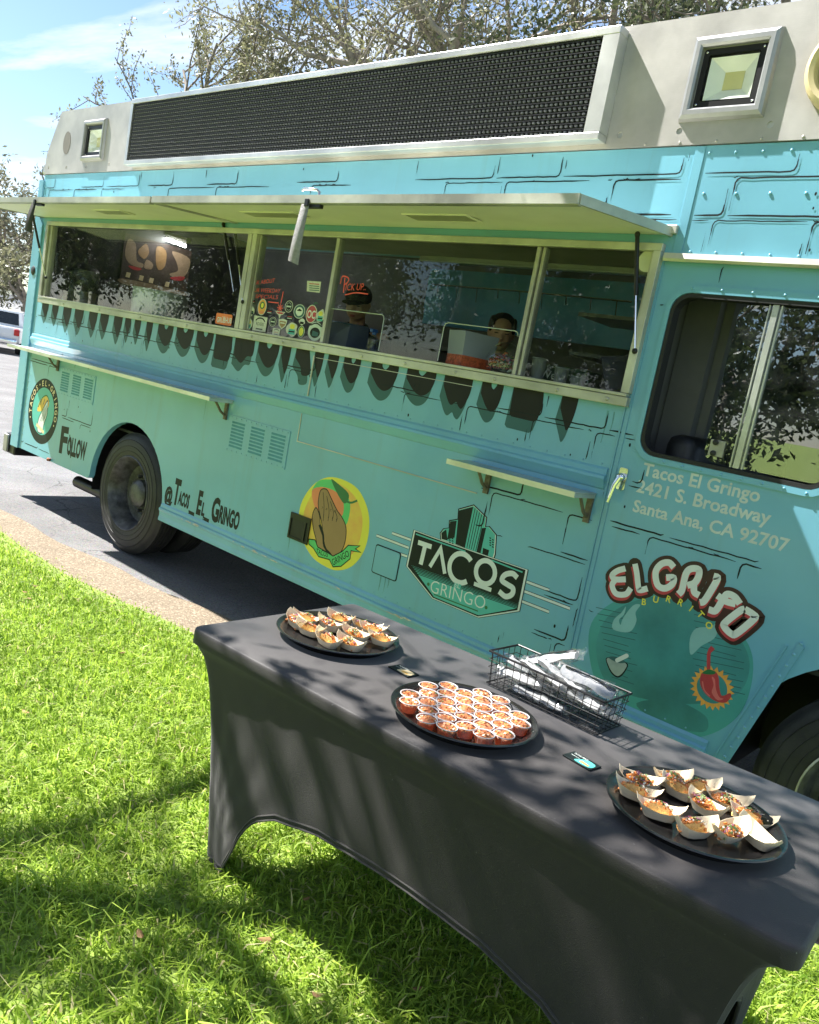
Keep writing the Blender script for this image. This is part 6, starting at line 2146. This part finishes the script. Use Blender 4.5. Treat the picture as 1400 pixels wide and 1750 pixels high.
NROW = 26
v, f = [], []
n = len(dense)
frng = np.random.default_rng(3)
for j in range(NROW + 4):
    for i, (u, w) in enumerate(dense):
        if j == 0: z, out, ins = TZ, -.006, 0
        elif j == 1: z, out, ins = TZ - .003, -.0015, 0
        elif j == 2: z, out, ins = TZ - .012, .001, 0
        elif j == 3: z, out, ins = TZ - .046, .0015, 0
        else:
            t = (j - 4) / (NROW - 1)
            hz_ = hem(u, w)
            z = (TZ - .052) + (hz_ - (TZ - .052)) * t
            out, ins = -.002, inset_k(z)
        cu, cv = u - TL / 2, w - TW / 2
        # nearness to a corner pulls the fabric in towards the feet
        du, dv = TL / 2 - abs(cu), TW / 2 - abs(cv)
        if dv < du:    # front or back face: drawn in towards the leg line
            ku = .155 * ins ** .6 * max(0, 1 - du / .26) ** 1.0
            kv = .075 * ins * (1 - .62 * min(1, du / .8))
        else:
            ku = .155 * ins ** .6 * (1 + .35 * min(1, dv / .38))
            kv = .105 * ins * max(0, 1 - dv / .18)
        # soft drag lines radiating from the feet
        wob = 0
        if ins > 0:
            d_leg = math.hypot(du - .1, z)
            ang = math.atan2(z, max(.001, du))
            wob = .0020 * math.sin(ang * 26 + 1.3 * math.sin(du * 9)) * min(1, ins * 1.5) * math.exp(-d_leg * 1.3) + .0012 * math.sin(du * 55 + z * 31 + 2 * math.sin(z * 17)) * ins
        su, sv = (1 if cu > 0 else -1), (1 if cv > 0 else -1)
        uu = u - su * ku; ww = w - sv * kv
        if dv < du: ww += sv * (out + wob)
        else: uu += su * (out + wob)
        if j <= 3 and abs(du - dv) < .05: uu += 0
        v.append(tp(uu, ww, z))
    if j:
        for i in range(n): f.append(((j - 1) * n + i, (j - 1) * n + (i + 1) % n, j * n + (i + 1) % n, j * n + i))
J = NROW + 4
# hem fold turned inwards
for i in range(n):
    x, y, z = v[(J - 1) * n + i]
    c = Vector((tc_.x - x, tc_.y - y)).normalized()
    v.append((x + c.x * .006, y + c.y * .006, z + .012))
for i in range(n): f.append(((J - 1) * n + i, (J - 1) * n + (i + 1) % n, J * n + (i + 1) % n, J * n + i))
f.append(tuple(reversed(range(n))))
o = mesh('stretch_cover', v, f, M['cloth'])
recalc(o); autosmooth(o, 50); child(o, table)
b = MB()
for t_ in (.004, .020):
    pts = []
    for i in range(n):
        x, y, z = v[(J - 1) * n + i]
        pts.append((x, y, z + t_))
    pts = pts + [pts[0]]
    b.tube(pts, .0035, 5, caps=False)
o = part(b, 'hem_piping', M['cloth'], True, parent=None) if False else b.build('hem_piping', M['cloth'])
autosmooth(o, 60); child(o, table)
b = MB().box(-TL / 2 + .01, TL / 2 - .01, -TW / 2 + .01, TW / 2 - .01, TZ - .045, TZ - .008)
b.v = [tp(p[0] + TL / 2, p[1] + TW / 2, p[2]) for p in b.v]
o = b.build('table_top', M['white_dull']); child(o, table)
for su in (0, 1):
    for sv in (0, 1):
        u0, v0 = (.175 if su == 0 else TL - .175), (.125 if sv == 0 else TW - .125)
        o = MB().tube([tp(u0, v0, .025), tp(u0, v0, TZ - .045)], .0125, 8).build('leg', M['blackm']); child(o, table)

# ------------------------------------------------------------------ trays and food
TRAY = MB().lathe([(0, .002), (.160, .002), (.168, .004), (.186, .022), (.200, .028), (.205, .0275), (.206, .025), (.200, .0225), (.188, .017), (.172, 0), (0, 0)], n=72)
M['tray'] = mat('glossy black tray', (.012, .011, .011), rough=.22, var=.3, vscale=8, coat=.3)
tray_pos = [(3.716, -1.312), (4.334, -1.412), (4.955, -1.318)]
tray_lab = ['round black tray of tacos nearest the left end of the table', 'round black tray crowded with salsa cups in the middle of the table', 'round black tray of tacos nearest the right end of the table']
proto = None
for (x, y), lb in zip(tray_pos, tray_lab):
    if proto is None:
        proto = o = TRAY.build('serving_tray', M['tray']); autosmooth(o, 35)
    else:
        o = proto.copy(); COL.objects.link(o)
    o.location = (x, y, TZ + .001)
    tag(o, lb, 'tray', 'serving trays')
ZT = TZ + .0035

paper = mat('pale pine paper', (.80, .68, .47), rough=.75, var=.10, vscale=18, stretch=(1, 8, 8), bump=.1, bscale=60)


def boat_mesh(seed):
    r_ = random.Random(seed)
    k = r_.uniform(.86, .94)
    half = [(.0, .034, .024), (.022, .034, .026), (.044, .027, .032), (.058, .014, .041)]
    hb = [(.0, .021, 0), (.016, .021, 0), (.030, .016, 0), (.036, .007, 0)]

    def loop(h, peak):
        p = [h[0]] + h[1:] + [peak] + [(a, -b_, c) for a, b_, c in reversed(h[1:])] + [(0, -h[0][1], h[0][2])]
        return p + [(-a, b_, c) for a, b_, c in reversed(p[1:-1])]
    top = [(a * k, b_ * k, c * .9 + r_.uniform(-.0015, .0015)) for a, b_, c in loop(half, (.063, 0, .052))]
    bot = [(a * k, b_ * k, c) for a, b_, c in loop(hb, (.037, 0, 0))]
    n = len(top)
    v = bot + top + [(a * .985, b_ * .975, c - .0004) for a, b_, c in top] + [(a * .965, b_ * .955, .0012) for a, b_, c in bot]
    f = []
    for q in range(3):
        f += [(q * n + i, q * n + (i + 1) % n, (q + 1) * n + (i + 1) % n, (q + 1) * n + i) for i in range(n)]
    f += [tuple(reversed(range(n))), tuple(3 * n + i for i in range(n))]
    return MB().add(v, f)


tort = mat('toasted corn tortilla', (.70, .45, .17), rough=.7, var=.3, vscale=45, bump=.3, bscale=120)
meat = mat('orange stewed filling', (.70, .30, .08), rough=.38, var=.5, vscale=80, bump=.4, bscale=90, col2=(.52, .15, .04))
cheese = mat('white crumbled cheese', (.80, .74, .60), rough=.6, var=.1)
herb = mat('chopped green herb', (.15, .22, .06), rough=.5, var=.4, vscale=60)
onion = mat('purple onion', (.35, .10, .20), rough=.45, var=.3)


def chunk(b, r_, p, s):
    """one small irregular crumb"""
    q = [Vector((r_.uniform(-1, 1), r_.uniform(-1, 1), r_.uniform(-1, 1))) for _ in range(3)]
    a = r_.uniform(0, 3.1)
    m3 = Matrix.Rotation(a, 3, 'Z') @ Matrix.Rotation(r_.uniform(-.8, .8), 3, 'X')
    v = [m3 @ Vector((x * s[0] * r_.uniform(.7, 1.2), y * s[1] * r_.uniform(.7, 1.2), z * s[2] * r_.uniform(.7, 1.2))) + Vector(p) for x in (-1, 1) for y in (-1, 1) for z in (-1, 1)]
    b.add(v, [(0, 1, 3, 2), (4, 6, 7, 5), (0, 4, 5, 1), (2, 3, 7, 6), (0, 2, 6, 4), (1, 5, 7, 3)])


def taco_parts(seed):
    r_ = random.Random(seed)
    b = MB()
    # folded round: two leaves joined along the fold at the bottom
    N, Mx = 14, 5
    v = []
    Rr = .040
    for side in (-1, 1):
        for j in range(Mx):
            t = j / (Mx - 1)
            for i in range(N):
                a = math.pi * i / (N - 1)
                rr = Rr * t * (1 + .04 * math.sin(5 * a + seed))
                x = rr * math.cos(a) * 1.02
                h = rr * math.sin(a)
                op = .003 + .016 * (h / Rr) ** .7 if h > 0 else .003
                tilt = .45
                y = side * op
                v.append((x, y + (h * tilt) * 0 - .012 * 0, .004 + h * .62 + .0015 * math.sin(9 * a + side)))
    f = []
    for s in range(2):
        o_ = s * N * Mx
        for j in range(Mx - 1):
            for i in range(N - 1): f.append((o_ + j * N + i, o_ + j * N + i + 1, o_ + (j + 1) * N + i + 1, o_ + (j + 1) * N + i))
    # thickness
    k = len(v)
    nv = []
    for idx, p in enumerate(v): nv.append((p[0] * .97, p[1] + (.0016 if idx >= N * Mx else -.0016) * -1, p[2] + .0006))
    b.add(v + nv, f + [tuple(i + k for i in reversed(q)) for q in f])
    m1, m2, m3, m4 = MB(), MB(), MB(), MB()
    for q in range(70):
        a = r_.uniform(.12, math.pi - .12)
        x = .038 * math.cos(a) * r_.uniform(.85, 1.0)
        y = r_.gauss(0, .0085)
        z = .004 + .026 * math.sin(a) + r_.uniform(-.004, .008) - abs(y) * .3
        chunk(m1, r_, (x, y, z), (.0055, .0028, .0024))
    for q in range(14):
        x = r_.gauss(0, .017); chunk(m2, r_, (x, r_.gauss(0, .010), .031 + r_.uniform(0, .007) - abs(x) * .25), (.0024, .002, .0018))
    gx = r_.uniform(-.015, .015)
    for q in range(17):
        x = gx + r_.gauss(0, .010); chunk(m3, r_, (x, r_.gauss(0, .007), .034 + r_.uniform(0, .009) - abs(x) * .25), (.0036, .0022, .0008))
    for q in range(9):
        x = gx + r_.gauss(0, .014); chunk(m4, r_, (x, r_.gauss(0, .008), .034 + r_.uniform(0, .007) - abs(x) * .25), (.004, .0012, .0012))
    return [(b, 'tortilla', tort), (m1, 'filling', meat), (m2, 'crumbled_cheese', cheese), (m3, 'green_garnish', herb), (m4, 'onion_slivers', onion)]


boats = [boat_mesh(i).build('food_boat', paper) for i in range(3)]
for o in boats: autosmooth(o, 22)
tacos = []
for i in range(3):
    root = empty('taco')
    for b, nme, m_ in taco_parts(i):
        p = b.build(nme, m_); p.parent = root
        if nme == 'tortilla': autosmooth(p, 60)
    root.scale = (.86, .86, .86)
    tacos.append(root)
used = [set(), set()]


def place(kind, src, i, loc, rz, rx, ry, lab, cat, grp):
    if i not in used[kind]:
        used[kind].add(i); o = src[i]
    else:
        o = copy_tree(src[i])
    o.location = loc; o.rotation_euler = (rx, ry, rz)
    tag(o, lab, cat, grp)
    return o


N1 = [(470, 178), (690, 248 - 20), (720, 170), (760, 258), (880, 225), (950, 190), (870, 300), (1030, 275), (1095, 225), (1135, 265), (1010, 330), (1185, 320)]
N3 = [(235, 205), (440, 180), (645, 240), (235, 305), (515, 310), (850, 345), (395, 430), (1000, 470), (640, 440), (620, 545), (830, 560), (1010, 580)]
food = [(0, [(700, 168), (690, 215), (770, 255), (945, 195), (880, 232), (1095, 235), (1030, 285), (1130, 270), (870, 310), (1000, 333), (1180, 322)], crop(0, 0, 1), 300, 1000, 3.333, [25, -10, 10, 8, 15, 35, 12, 20, -5, 5, 22]),
        (2, [(235, 205), (440, 190), (650, 255), (245, 310), (525, 305), (860, 355), (400, 430), (690, 420), (1010, 470), (620, 530), (835, 570), (1010, 590)], None, 1020, 1270, 3.684, [15, 50, 45, 20, -8, 25, 20, -20, 25, 60, 68, -30])]
where = [['in the back row at the far left', 'at the left rim', 'left of the tray middle', 'in the back row near the middle', 'at the tray middle', 'at the back right', 'right of the middle', 'at the right rim', 'in the front row at the left', 'in the front row at the middle', 'in the front row at the right'],
         ['in the back row at the left', 'second along the back row', 'third along the back row', 'at the left rim', 'at the tray middle', 'at the back right', 'in the front row at the left', 'just right of the tray middle', 'at the right rim', 'second along the front row', 'third along the front row', 'at the front right']]
frn = random.Random(12)
for q, (ti, pts, _c, ox, oy, s_, rots) in enumerate(food):
    for i, ((a, c), rr) in enumerate(zip(pts, rots)):
        x, y = G(ox + a / s_, oy + c / s_, TZ + .022)
        cx, cy = tray_pos[ti]
        d = math.hypot(x - cx, y - cy)
        if d > .148: x, y = cx + (x - cx) * .148 / d, cy + (y - cy) * .148 / d
        rz = R(rr) + TA
        side = 'left' if q == 0 else 'right'
        zz = ZT + .0015 * (i % 4) + (.006 if i % 3 == 1 else 0)
        tx, ty = frn.uniform(-.08, .08), frn.uniform(-.10, .10)
        place(0, boats, i % 3, (x, y, zz), rz, tx, ty, 'pale paper food boat on the %s tray %s' % (side, where[q][i]), 'food boat', 'paper boats on the trays')
        if q == 1 and i == 11: 
            continue
        place(1, tacos, (i + q) % 3, (x - .006 * math.cos(rz), y - .006 * math.sin(rz), zz + .0035), rz + R(frn.uniform(-12, 12)), tx + R(frn.choice((-28, -22, 24, 18))), ty, 'small open taco on the %s tray %s' % (side, where[q][i]), 'taco', 'small tacos in paper boats')

# salsa cups on the middle tray
cupm = glassmat('clear cup plastic', (.96, .97, .97), dirt=.38, ior=1.5)
CUP = MB().lathe([(.0205, 0), (.0215, .002), (.0262, .0255), (.0282, .027), (.0288, .0285), (.0275, .029), (.0258, .0275), (.0208, .003), (0, .0025)], n=24)
salsas = []
for i in range(3):
    r_ = random.Random(40 + i)
    m1 = MB().lathe([(.0203, .003), (.0250, .0230), (.021, .0250), (.010, .0280), (0, .0290)], n=16)
    m1.v = [(p[0], p[1], p[2] + (r_.uniform(-.0016, .0016) if p[2] > .02 else 0)) for p in m1.v]
    m2, m3, m4 = MB(), MB(), MB()
    for q in range(42):
        a, rad = r_.uniform(0, 6.28), .023 * math.sqrt(r_.random())
        p = (rad * math.cos(a), rad * math.sin(a), .031 - rad * .25 + r_.uniform(-.001, .004))
        u = r_.random()
        chunk(m2 if u < .68 else (m3 if u < .84 else m4), r_, (p[0] * 1.02, p[1] * 1.02, p[2] - .0032), (.0034, .0028, .0022) if u < .68 else (.0026, .0018, .0012))
    salsas.append((m1, m2, m3, m4))
tomato = mat('diced tomato', (.74, .33, .13), rough=.3, var=.35, vscale=70, col2=(.62, .19, .06))
base_s = mat('tomato salsa', (.76, .32, .17), rough=.35, var=.5, vscale=90)
_n, _l = base_s.node_tree.nodes, base_s.node_tree.links
_t = _n.new('ShaderNodeBsdfTranslucent'); _t.inputs[0].default_value = (.9, .34, .14, 1)
_m = _n.new('ShaderNodeMixShader'); _m.inputs[0].default_value = .5
_l.new(_n['Principled BSDF'].outputs[0], _m.inputs[1]); _l.new(_t.outputs[0], _m.inputs[2]); _l.new(_m.outputs[0], _n['Material Output'].inputs[0])
herb2 = mat('salsa herb', (.16, .26, .04), rough=.5, var=.4, vscale=60)
rimm = mat('frosted cup rim', (.62, .58, .56), rough=.3, var=.05)
cproto = []
for i in range(3):
    c = CUP.build('salsa_cup', cupm); autosmooth(c, 40)
    p = MB().lathe([(.0262, .0262), (.0288, .0268), (.0293, .0283), (.0282, .0293), (.0262, .0283)], n=28, close=True).build('cup_rim', rimm); autosmooth(p, 60); p.parent = c
    for m_, nme, mm in zip(salsas[i], ('salsa', 'tomato_dice', 'herb_bits', 'pale_onion_bits'), (base_s, tomato, herb2, cheese)):
        p = m_.build(nme, mm); p.parent = c
        if nme != 'salsa': p['kind'] = 'stuff'
        else: autosmooth(p, 60)
    cproto.append(c)
cuse = set()
sp_c = .0585
k = 0
ords = ['first', 'second', 'third', 'fourth', 'fifth', 'sixth', 'seventh']
rows_ = []
for j in range(-3, 4):
    row = []
    for i in range(-4, 5):
        u = (i + .5 * (j % 2)) * sp_c
        w_ = j * sp_c * .87
        if math.hypot(u, w_) < .166: row.append((u, w_))
    rows_.append(row)
for j, row in enumerate(rows_):
    for i, (u, w_) in enumerate(row):
        ang = TA + R(6)
        x = tray_pos[1][0] + u * math.cos(ang) - w_ * math.sin(ang) + frn.uniform(-.003, .003)
        y = tray_pos[1][1] + u * math.sin(ang) + w_ * math.cos(ang) + frn.uniform(-.003, .003)
        t_ = (k * 2 + j) % 3
        if t_ in cuse: o = copy_tree(cproto[t_])
        else: cuse.add(t_); o = cproto[t_]
        o.location = (x, y, ZT + .0005)
        o.scale = (1, 1, 1.12)
        o.rotation_euler = (frn.uniform(-.05, .05), frn.uniform(-.05, .05), frn.uniform(0, 6.28))
        tag(o, 'clear cup of tomato salsa, %s from the left in the %s row from the front' % (ords[i], ords[j]), 'salsa cup', 'salsa cups on the middle tray')
        k += 1

# ------------------------------------------------------------------ wire basket with wrapped cutlery
BX0, BX1, BY0, BY1 = -.205, .205, -.078, .078
bcx, bcy = 4.392, -1.045
bask = thing('wire_basket', 'black wire basket holding wrapped cutlery at the back of the table', 'basket', (bcx, bcy, TZ + .002))
bask.rotation_euler = (0, 0, R(-.5))
HB = .105
wm = M['blackm']
def bp(u, v_, t):
    k = .90 + .10 * t
    return (u * (.96 + .04 * t), v_ * k, .003 + HB * t)
b = MB()
for t, r_ in ((1, .0034), (.03, .0022)):
    pts = [bp(BX0, BY0, t), bp(BX1, BY0, t), bp(BX1, BY1, t), bp(BX0, BY1, t)]
    for i in range(4): b.tube([pts[i], pts[(i + 1) % 4]], r_, 7)
sub(b, 'basket_rim', wm, bask)
for t in (.27, .52, .76):
    b = MB()
    pts = [bp(BX0, BY0, t), bp(BX1, BY0, t), bp(BX1, BY1, t), bp(BX0, BY1, t)]
    for i in range(4): b.tube([pts[i], pts[(i + 1) % 4]], .0013, 5)
    sub(b, 'wire', wm, bask)
for i in range(15):
    u = BX0 + (BX1 - BX0) * (i + .5) / 15
    sub(MB().tube([bp(u, BY0, 1), bp(u, BY0, 0), bp(u, BY1, 0), bp(u, BY1, 1)], .0013, 5), 'wire', wm, bask)
for i in range(5):
    w_ = BY0 + (BY1 - BY0) * (i + .5) / 5
    sub(MB().tube([bp(BX0, w_, 1), bp(BX0, w_, 0), bp(BX1, w_, 0), bp(BX1, w_, 1)], .0013, 5), 'wire', wm, bask)
napm = mat('white napkin', (.36, .355, .36), rough=.8, var=.12, vscale=30, bump=.6, bscale=45)
film = glassmat('crinkled wrapper film', (.97, .98, .98), rough=.12, dirt=.30, ior=1.5)
labs = ['lying lowest along the front of the wire basket', 'lying lowest along the back of the wire basket', 'with black cutlery showing at the left of the basket', 'sticking up highest above the basket', 'resting slantwise over the basket middle', 'poking over the right end of the basket', 'lying across the right half of the basket', 'standing against the left end of the basket', 'tipped on edge at the back of the basket', 'tipped towards the front wires of the basket', 'low in the back right of the basket']
PK = ((-.02, -.036, .018, 3, 2, 5), (-.01, .035, .018, -3, -2, 0), (-.09, -.025, .052, 6, -4, 10), (-.045, .025, .128, 10, -26, 14), (.02, -.012, .100, -6, 12, -16), (.095, .012, .108, 14, 9, 20), (.09, -.02, .066, -5, 2, 0), (-.10, .03, .060, 12, 10, 5), (.05, .038, .085, 8, -8, 30), (-.03, -.03, .086, -10, 5, -25), (.10, .035, .040, 4, -3, 8))
for i, (dx, dy, dz_, rz, ry, rx) in enumerate(PK):
    pk = thing('cutlery_packet', 'wrapped napkin and cutlery packet ' + labs[i], 'cutlery packet', (bcx + dx, bcy + dy, TZ + .004 + dz_), 'wrapped cutlery packets')
    pk.rotation_euler = (R(rx), R(ry), R(rz))
    r_ = random.Random(90 + i)
    L = .098
    b = MB()
    NU, NV = 9, 6
    for a in range(NU):
        for c in range(NV):
            t = 2 * math.pi * c / NV
            x = -L * .88 + 2 * L * .86 * a / (NU - 1)
            b.v.append((x, .025 * math.cos(t) * (1 + .22 * math.sin(a * 1.3 + i)), .0095 * math.sin(t) + r_.uniform(-.003, .003)))
    b.f = [(a * NV + c, a * NV + (c + 1) % NV, (a + 1) * NV + (c + 1) % NV, (a + 1) * NV + c) for a in range(NU - 1) for c in range(NV)] + [tuple(range(NV)), tuple((NU - 1) * NV + c for c in range(NV))]
    b.mi = [0] * len(b.f)
    sub(b, 'napkin', napm, pk)
    b = MB().tube([(-L * .8, .006, .0105), (0, .012, .0118), (L * .5, .010, .0118)], [.003, .0024, .003], 6).ell((L * .66, .009, .0118), (.020, .007, .0025), 10, 5)
    sub(b, 'black_cutlery', M['blackp'], pk)
    b = MB()
    NU, NV = 22, 12
    for a in range(NU):
        u = a / (NU - 1)
        e = min(1, 6 * u, 6 * (1 - u))
        for c in range(NV):
            t = 2 * math.pi * c / NV
            wd = .030 + .004 * r_.random()
            b.v.append((-L * 1.12 + 2.24 * L * u + r_.uniform(-.002, .002), wd * math.cos(t), (.003 + .0125 * e) * math.sin(t) + r_.uniform(-.0045, .0045) + (1 - e) * .006 * math.sin(6 * math.cos(t) + i)))
    b.f = [(a * NV + c, a * NV + (c + 1) % NV, (a + 1) * NV + (c + 1) % NV, (a + 1) * NV + c) for a in range(NU - 1) for c in range(NV)]
    b.mi = [0] * len(b.f)
    sub(b, 'wrapper', film, pk, False)

# business cards
for i, (c0, lab) in enumerate((((4.012, -1.304), 'dark printed card beside the salsa tray'), ((4.650, -1.306), 'dark printed card between the middle and right trays'))):
    o = MB().box(-.044, .044, -.026, .026, 0, .004, .001).build('business_card', M['ink'])
    o.location = (c0[0], c0[1], TZ + .0008); o.rotation_euler = (0, 0, R(-3 - 4 * i))
    tag(o, lab, 'card', 'printed cards on the table')
    gd = Decal(0, [], .0002)
    gd.poly(spline([(-.01, -.02), (.035, -.018), (.036, .010), (.01, .015), (-.005, .0)], 4, True), M['tealp'] if i else M['cream'])
    gd.text('TACOS EL GRINGO', (-.036, .012), (.008, .012), .008, M['white'])
    gd.text('ORDER ONLINE', (-.036, -.002), (-.008, -.002), .005, M['white_dull'])
    gd.poly([(.0, -.014), (.03, -.016), (.03, -.008), (.004, -.004)], M['amber'])
    p = gd.build('card_print')
    me = p.data
    for vv in me.vertices: vv.co = (vv.co.x, vv.co.z, .0043 - vv.co.y)
    p.parent = o

# ------------------------------------------------------------------ car park at the far left
def car(label, loc, rz, paint, h, pickup, tall=0):
    c = thing('parked_car', label, 'car', loc, 'cars in the car park')
    c.rotation_euler = (0, 0, rz)
    c.scale = (.82, .82, .80)
    if pickup: prof = [(-2.6, .55), (-2.65, .95), (-2.6, 1.12), (-.75, 1.12), (-.65, 1.80), (.55, 1.85), (1.35, 1.2), (2.55, 1.1), (2.7, .8), (2.65, .45), (-2.5, .45)]
    else: prof = [(-2.2, .5), (-2.25, .95), (-2.15, 1.1), (-1.95, 1.62), (-1.4, 1.72), (.3, 1.72), (1.1, 1.15), (2.1, 1.0), (2.25, .7), (2.2, .42), (-2.1, .42)]
    W2 = .92
    bm = bmesh.new()
    L_, R_ = [], []
    for (x, z) in prof:
        k = 1 - .22 * max(0, (z - 1.1)) / .7
        L_.append(bm.verts.new((x, -W2 * k, z))); R_.append(bm.verts.new((x, W2 * k, z)))
    n = len(prof)
    for i in range(n): bm.faces.new((L_[i], L_[(i + 1) % n], R_[(i + 1) % n], R_[i]))
    bm.faces.new(L_); bm.faces.new(list(reversed(R_)))
    bmesh.ops.recalc_face_normals(bm, faces=bm.faces)
    bmesh.ops.bevel(bm, geom=list(bm.edges), offset=.06, segments=2, affect='EDGES')
    me = bpy.data.meshes.new('body'); bm.to_mesh(me); bm.free(); me.materials.append(paint)
    o = bpy.data.objects.new('body', me); COL.objects.link(o); o.parent = c; autosmooth(o, 40)
    gls = M['car_glass']
    if pickup:
        sub(MB().add([(-.745, -.62, 1.22), (-.745, .62, 1.22), (-.67, .55, 1.72), (-.67, -.55, 1.72)], [(0, 1, 2, 3)]), 'rear_window', gls, c, False)
        for s in (-1, 1): sub(MB().add([(-.55, s * .925, 1.2), (.55, s * .925, 1.2), (.4, s * .77, 1.75), (-.5, s * .77, 1.75)], [(0, 1, 2, 3)]), 'side_window', gls, c, False)
    else:
        sub(MB().add([(-2.165, -.65, 1.15), (-2.165, .65, 1.15), (-2.0, .58, 1.55), (-2.0, -.58, 1.55)], [(0, 1, 2, 3)]), 'rear_window', gls, c, False)
        for s in (-1, 1): sub(MB().add([(-1.8, s * .925, 1.15), (.7, s * .925, 1.15), (.2, s * .79, 1.63), (-1.6, s * .79, 1.63)], [(0, 1, 2, 3)]), 'side_window', gls, c, False)
    xe = -2.69 if pickup else -2.29
    for s in (-1, 1): sub(MB().box(xe, xe + .12, s * .8 - .1, s * .8 + .1, .82, 1.08, .02), 'tail_light', M['tail'], c)
    sub(MB().box(xe - .06, xe + .15, -.85, .85, .45, .66, .03), 'bumper', M['chrome'] if pickup else paint, c)
    sub(MB().box(xe + .01, xe + .03, -.16, .16, .72, .84), 'number_plate', M['white_dull'], c, False)
    for x in (-1.55, 1.5):
        for s in (-1, 1):
            w = sub(MB().lathe([(.2, s * .70), (.33, s * .70), (.345, s * .74), (.345, s * .90), (.33, s * .935), (.22, s * .935)], (x, 0, .345), 'y', 24), 'wheel', M['tyre'], c, sharp=35)
            q = MB().lathe([(.22, s * .925), (.2, s * .90), (.05, s * .91), (0, s * .915)], (x, 0, .345), 'y', 18).build('rim', M['alu']); q.parent = w
    return c


M['tail'] = mat('red lamp plastic', (.55, .02, .02), rough=.25)
M['car_glass'] = mat('dark car glass', (.012, .014, .016), rough=.06, var=.1)
wp = mat('white car paint', (.78, .79, .80), rough=.25, coat=.5, var=.03)
bp_ = mat('black car paint', (.015, .016, .018), rough=.2, coat=.5, var=.1)
def toward(px, py, z=0):
    return G(px, py, z)
g1 = G(-12, 603); g2 = G(34, 612); g3 = G(-20, 590)
car('white pickup parked beyond the rear of the truck', (-25.6, 9.5, 0), R(150), wp, 1.8, True)
car('white hatchback with red tail lights half hidden by the truck', (-24.6, 11.3, 0), R(150), wp, 1.6, False)
car('black car parked behind the white ones', (-33, 12.2, 0), R(70), bp_, 1.6, False)

# white garden wall, orange shrub and hillside beyond
wl0, wl1 = (-66, 19.5), (-40, 21.5)
wall = thing('garden_wall', 'long white garden wall beyond the car park', 'wall', (-53, 20.5, 0))
d = Vector((wl1[0] - wl0[0], wl1[1] - wl0[1], 0)); L = d.length
sub(MB().obox((0, 0, 1.1), d, d.cross(Vector((0, 0, 1))), (0, 0, 1), L / 2, .12, 1.1), 'wall_face', mat('white render', (.72, .70, .68), rough=.8), wall, False)
sub(MB().obox((0, 0, 2.25), d, d.cross(Vector((0, 0, 1))), (0, 0, 1), L / 2 + .05, .18, .05), 'wall_coping', mat('grey coping', (.4, .4, .4), rough=.8), wall, False)


def shrub(label, loc, r, lm, seed):
    t = TreeGen(seed)
    for k in range(8):
        a = k * .8
        t.branch(loc, (math.cos(a) * .7, math.sin(a) * .7, 1), r, .03, 0, 2, wig=.2, kids=(3, 4), leafn=14, leafsp=.12, leaf_from=0)
    root = empty('shrub', loc); tag(root, label, 'shrub')
    w = t.wood.build('stems', M['bark'], None, True); child(w, root)
    c = t.leaves('foliage', .09, M[lm]); child(c, root)


gx, gy = G(25, 572)
shrub('orange-leaved shrub in front of the white wall', (-43.6, 18.3, .3), .75, 'orange_leaf', 5)
shrub('low green shrub beside the orange one', (-41, 17.2, 0), .8, 'leaves_dark', 6)
shrub('rounded green shrub at the foot of the wall', (-45.8, 18.0, 0), .7, 'leaves', 7)
v, f = [], []
hx = np.linspace(-420, 420, 60)
for i, x in enumerate(hx):
    h = 12 + 9 * math.sin(x * .011 + 1) + 5 * math.sin(x * .037) + 2 * math.sin(x * .11)
    v += [(x, 150, -2), (x, 230, max(3, h)), (x, 340, -3)]
    if i: k = 3 * i; f += [(k - 3, k, k + 1, k - 2), (k - 2, k + 1, k + 2, k - 1)]
tag(mesh('hill', v, f, mat('dry green hillside', (.13, .14, .08), rough=.95, var=.4, vscale=.08), smooth=True), 'dry hillside far behind', None, None, 'structure')
v2 = [(-230 - .35 * (p[1] - 150), p[0] * .9, p[2] * .45) for p in v]
tag(mesh('hill', v2, f, mat('dusty hillside', (.15, .16, .11), rough=.95, var=.4, vscale=.08), smooth=True), 'dusty hillside beyond the car park', None, None, 'structure')
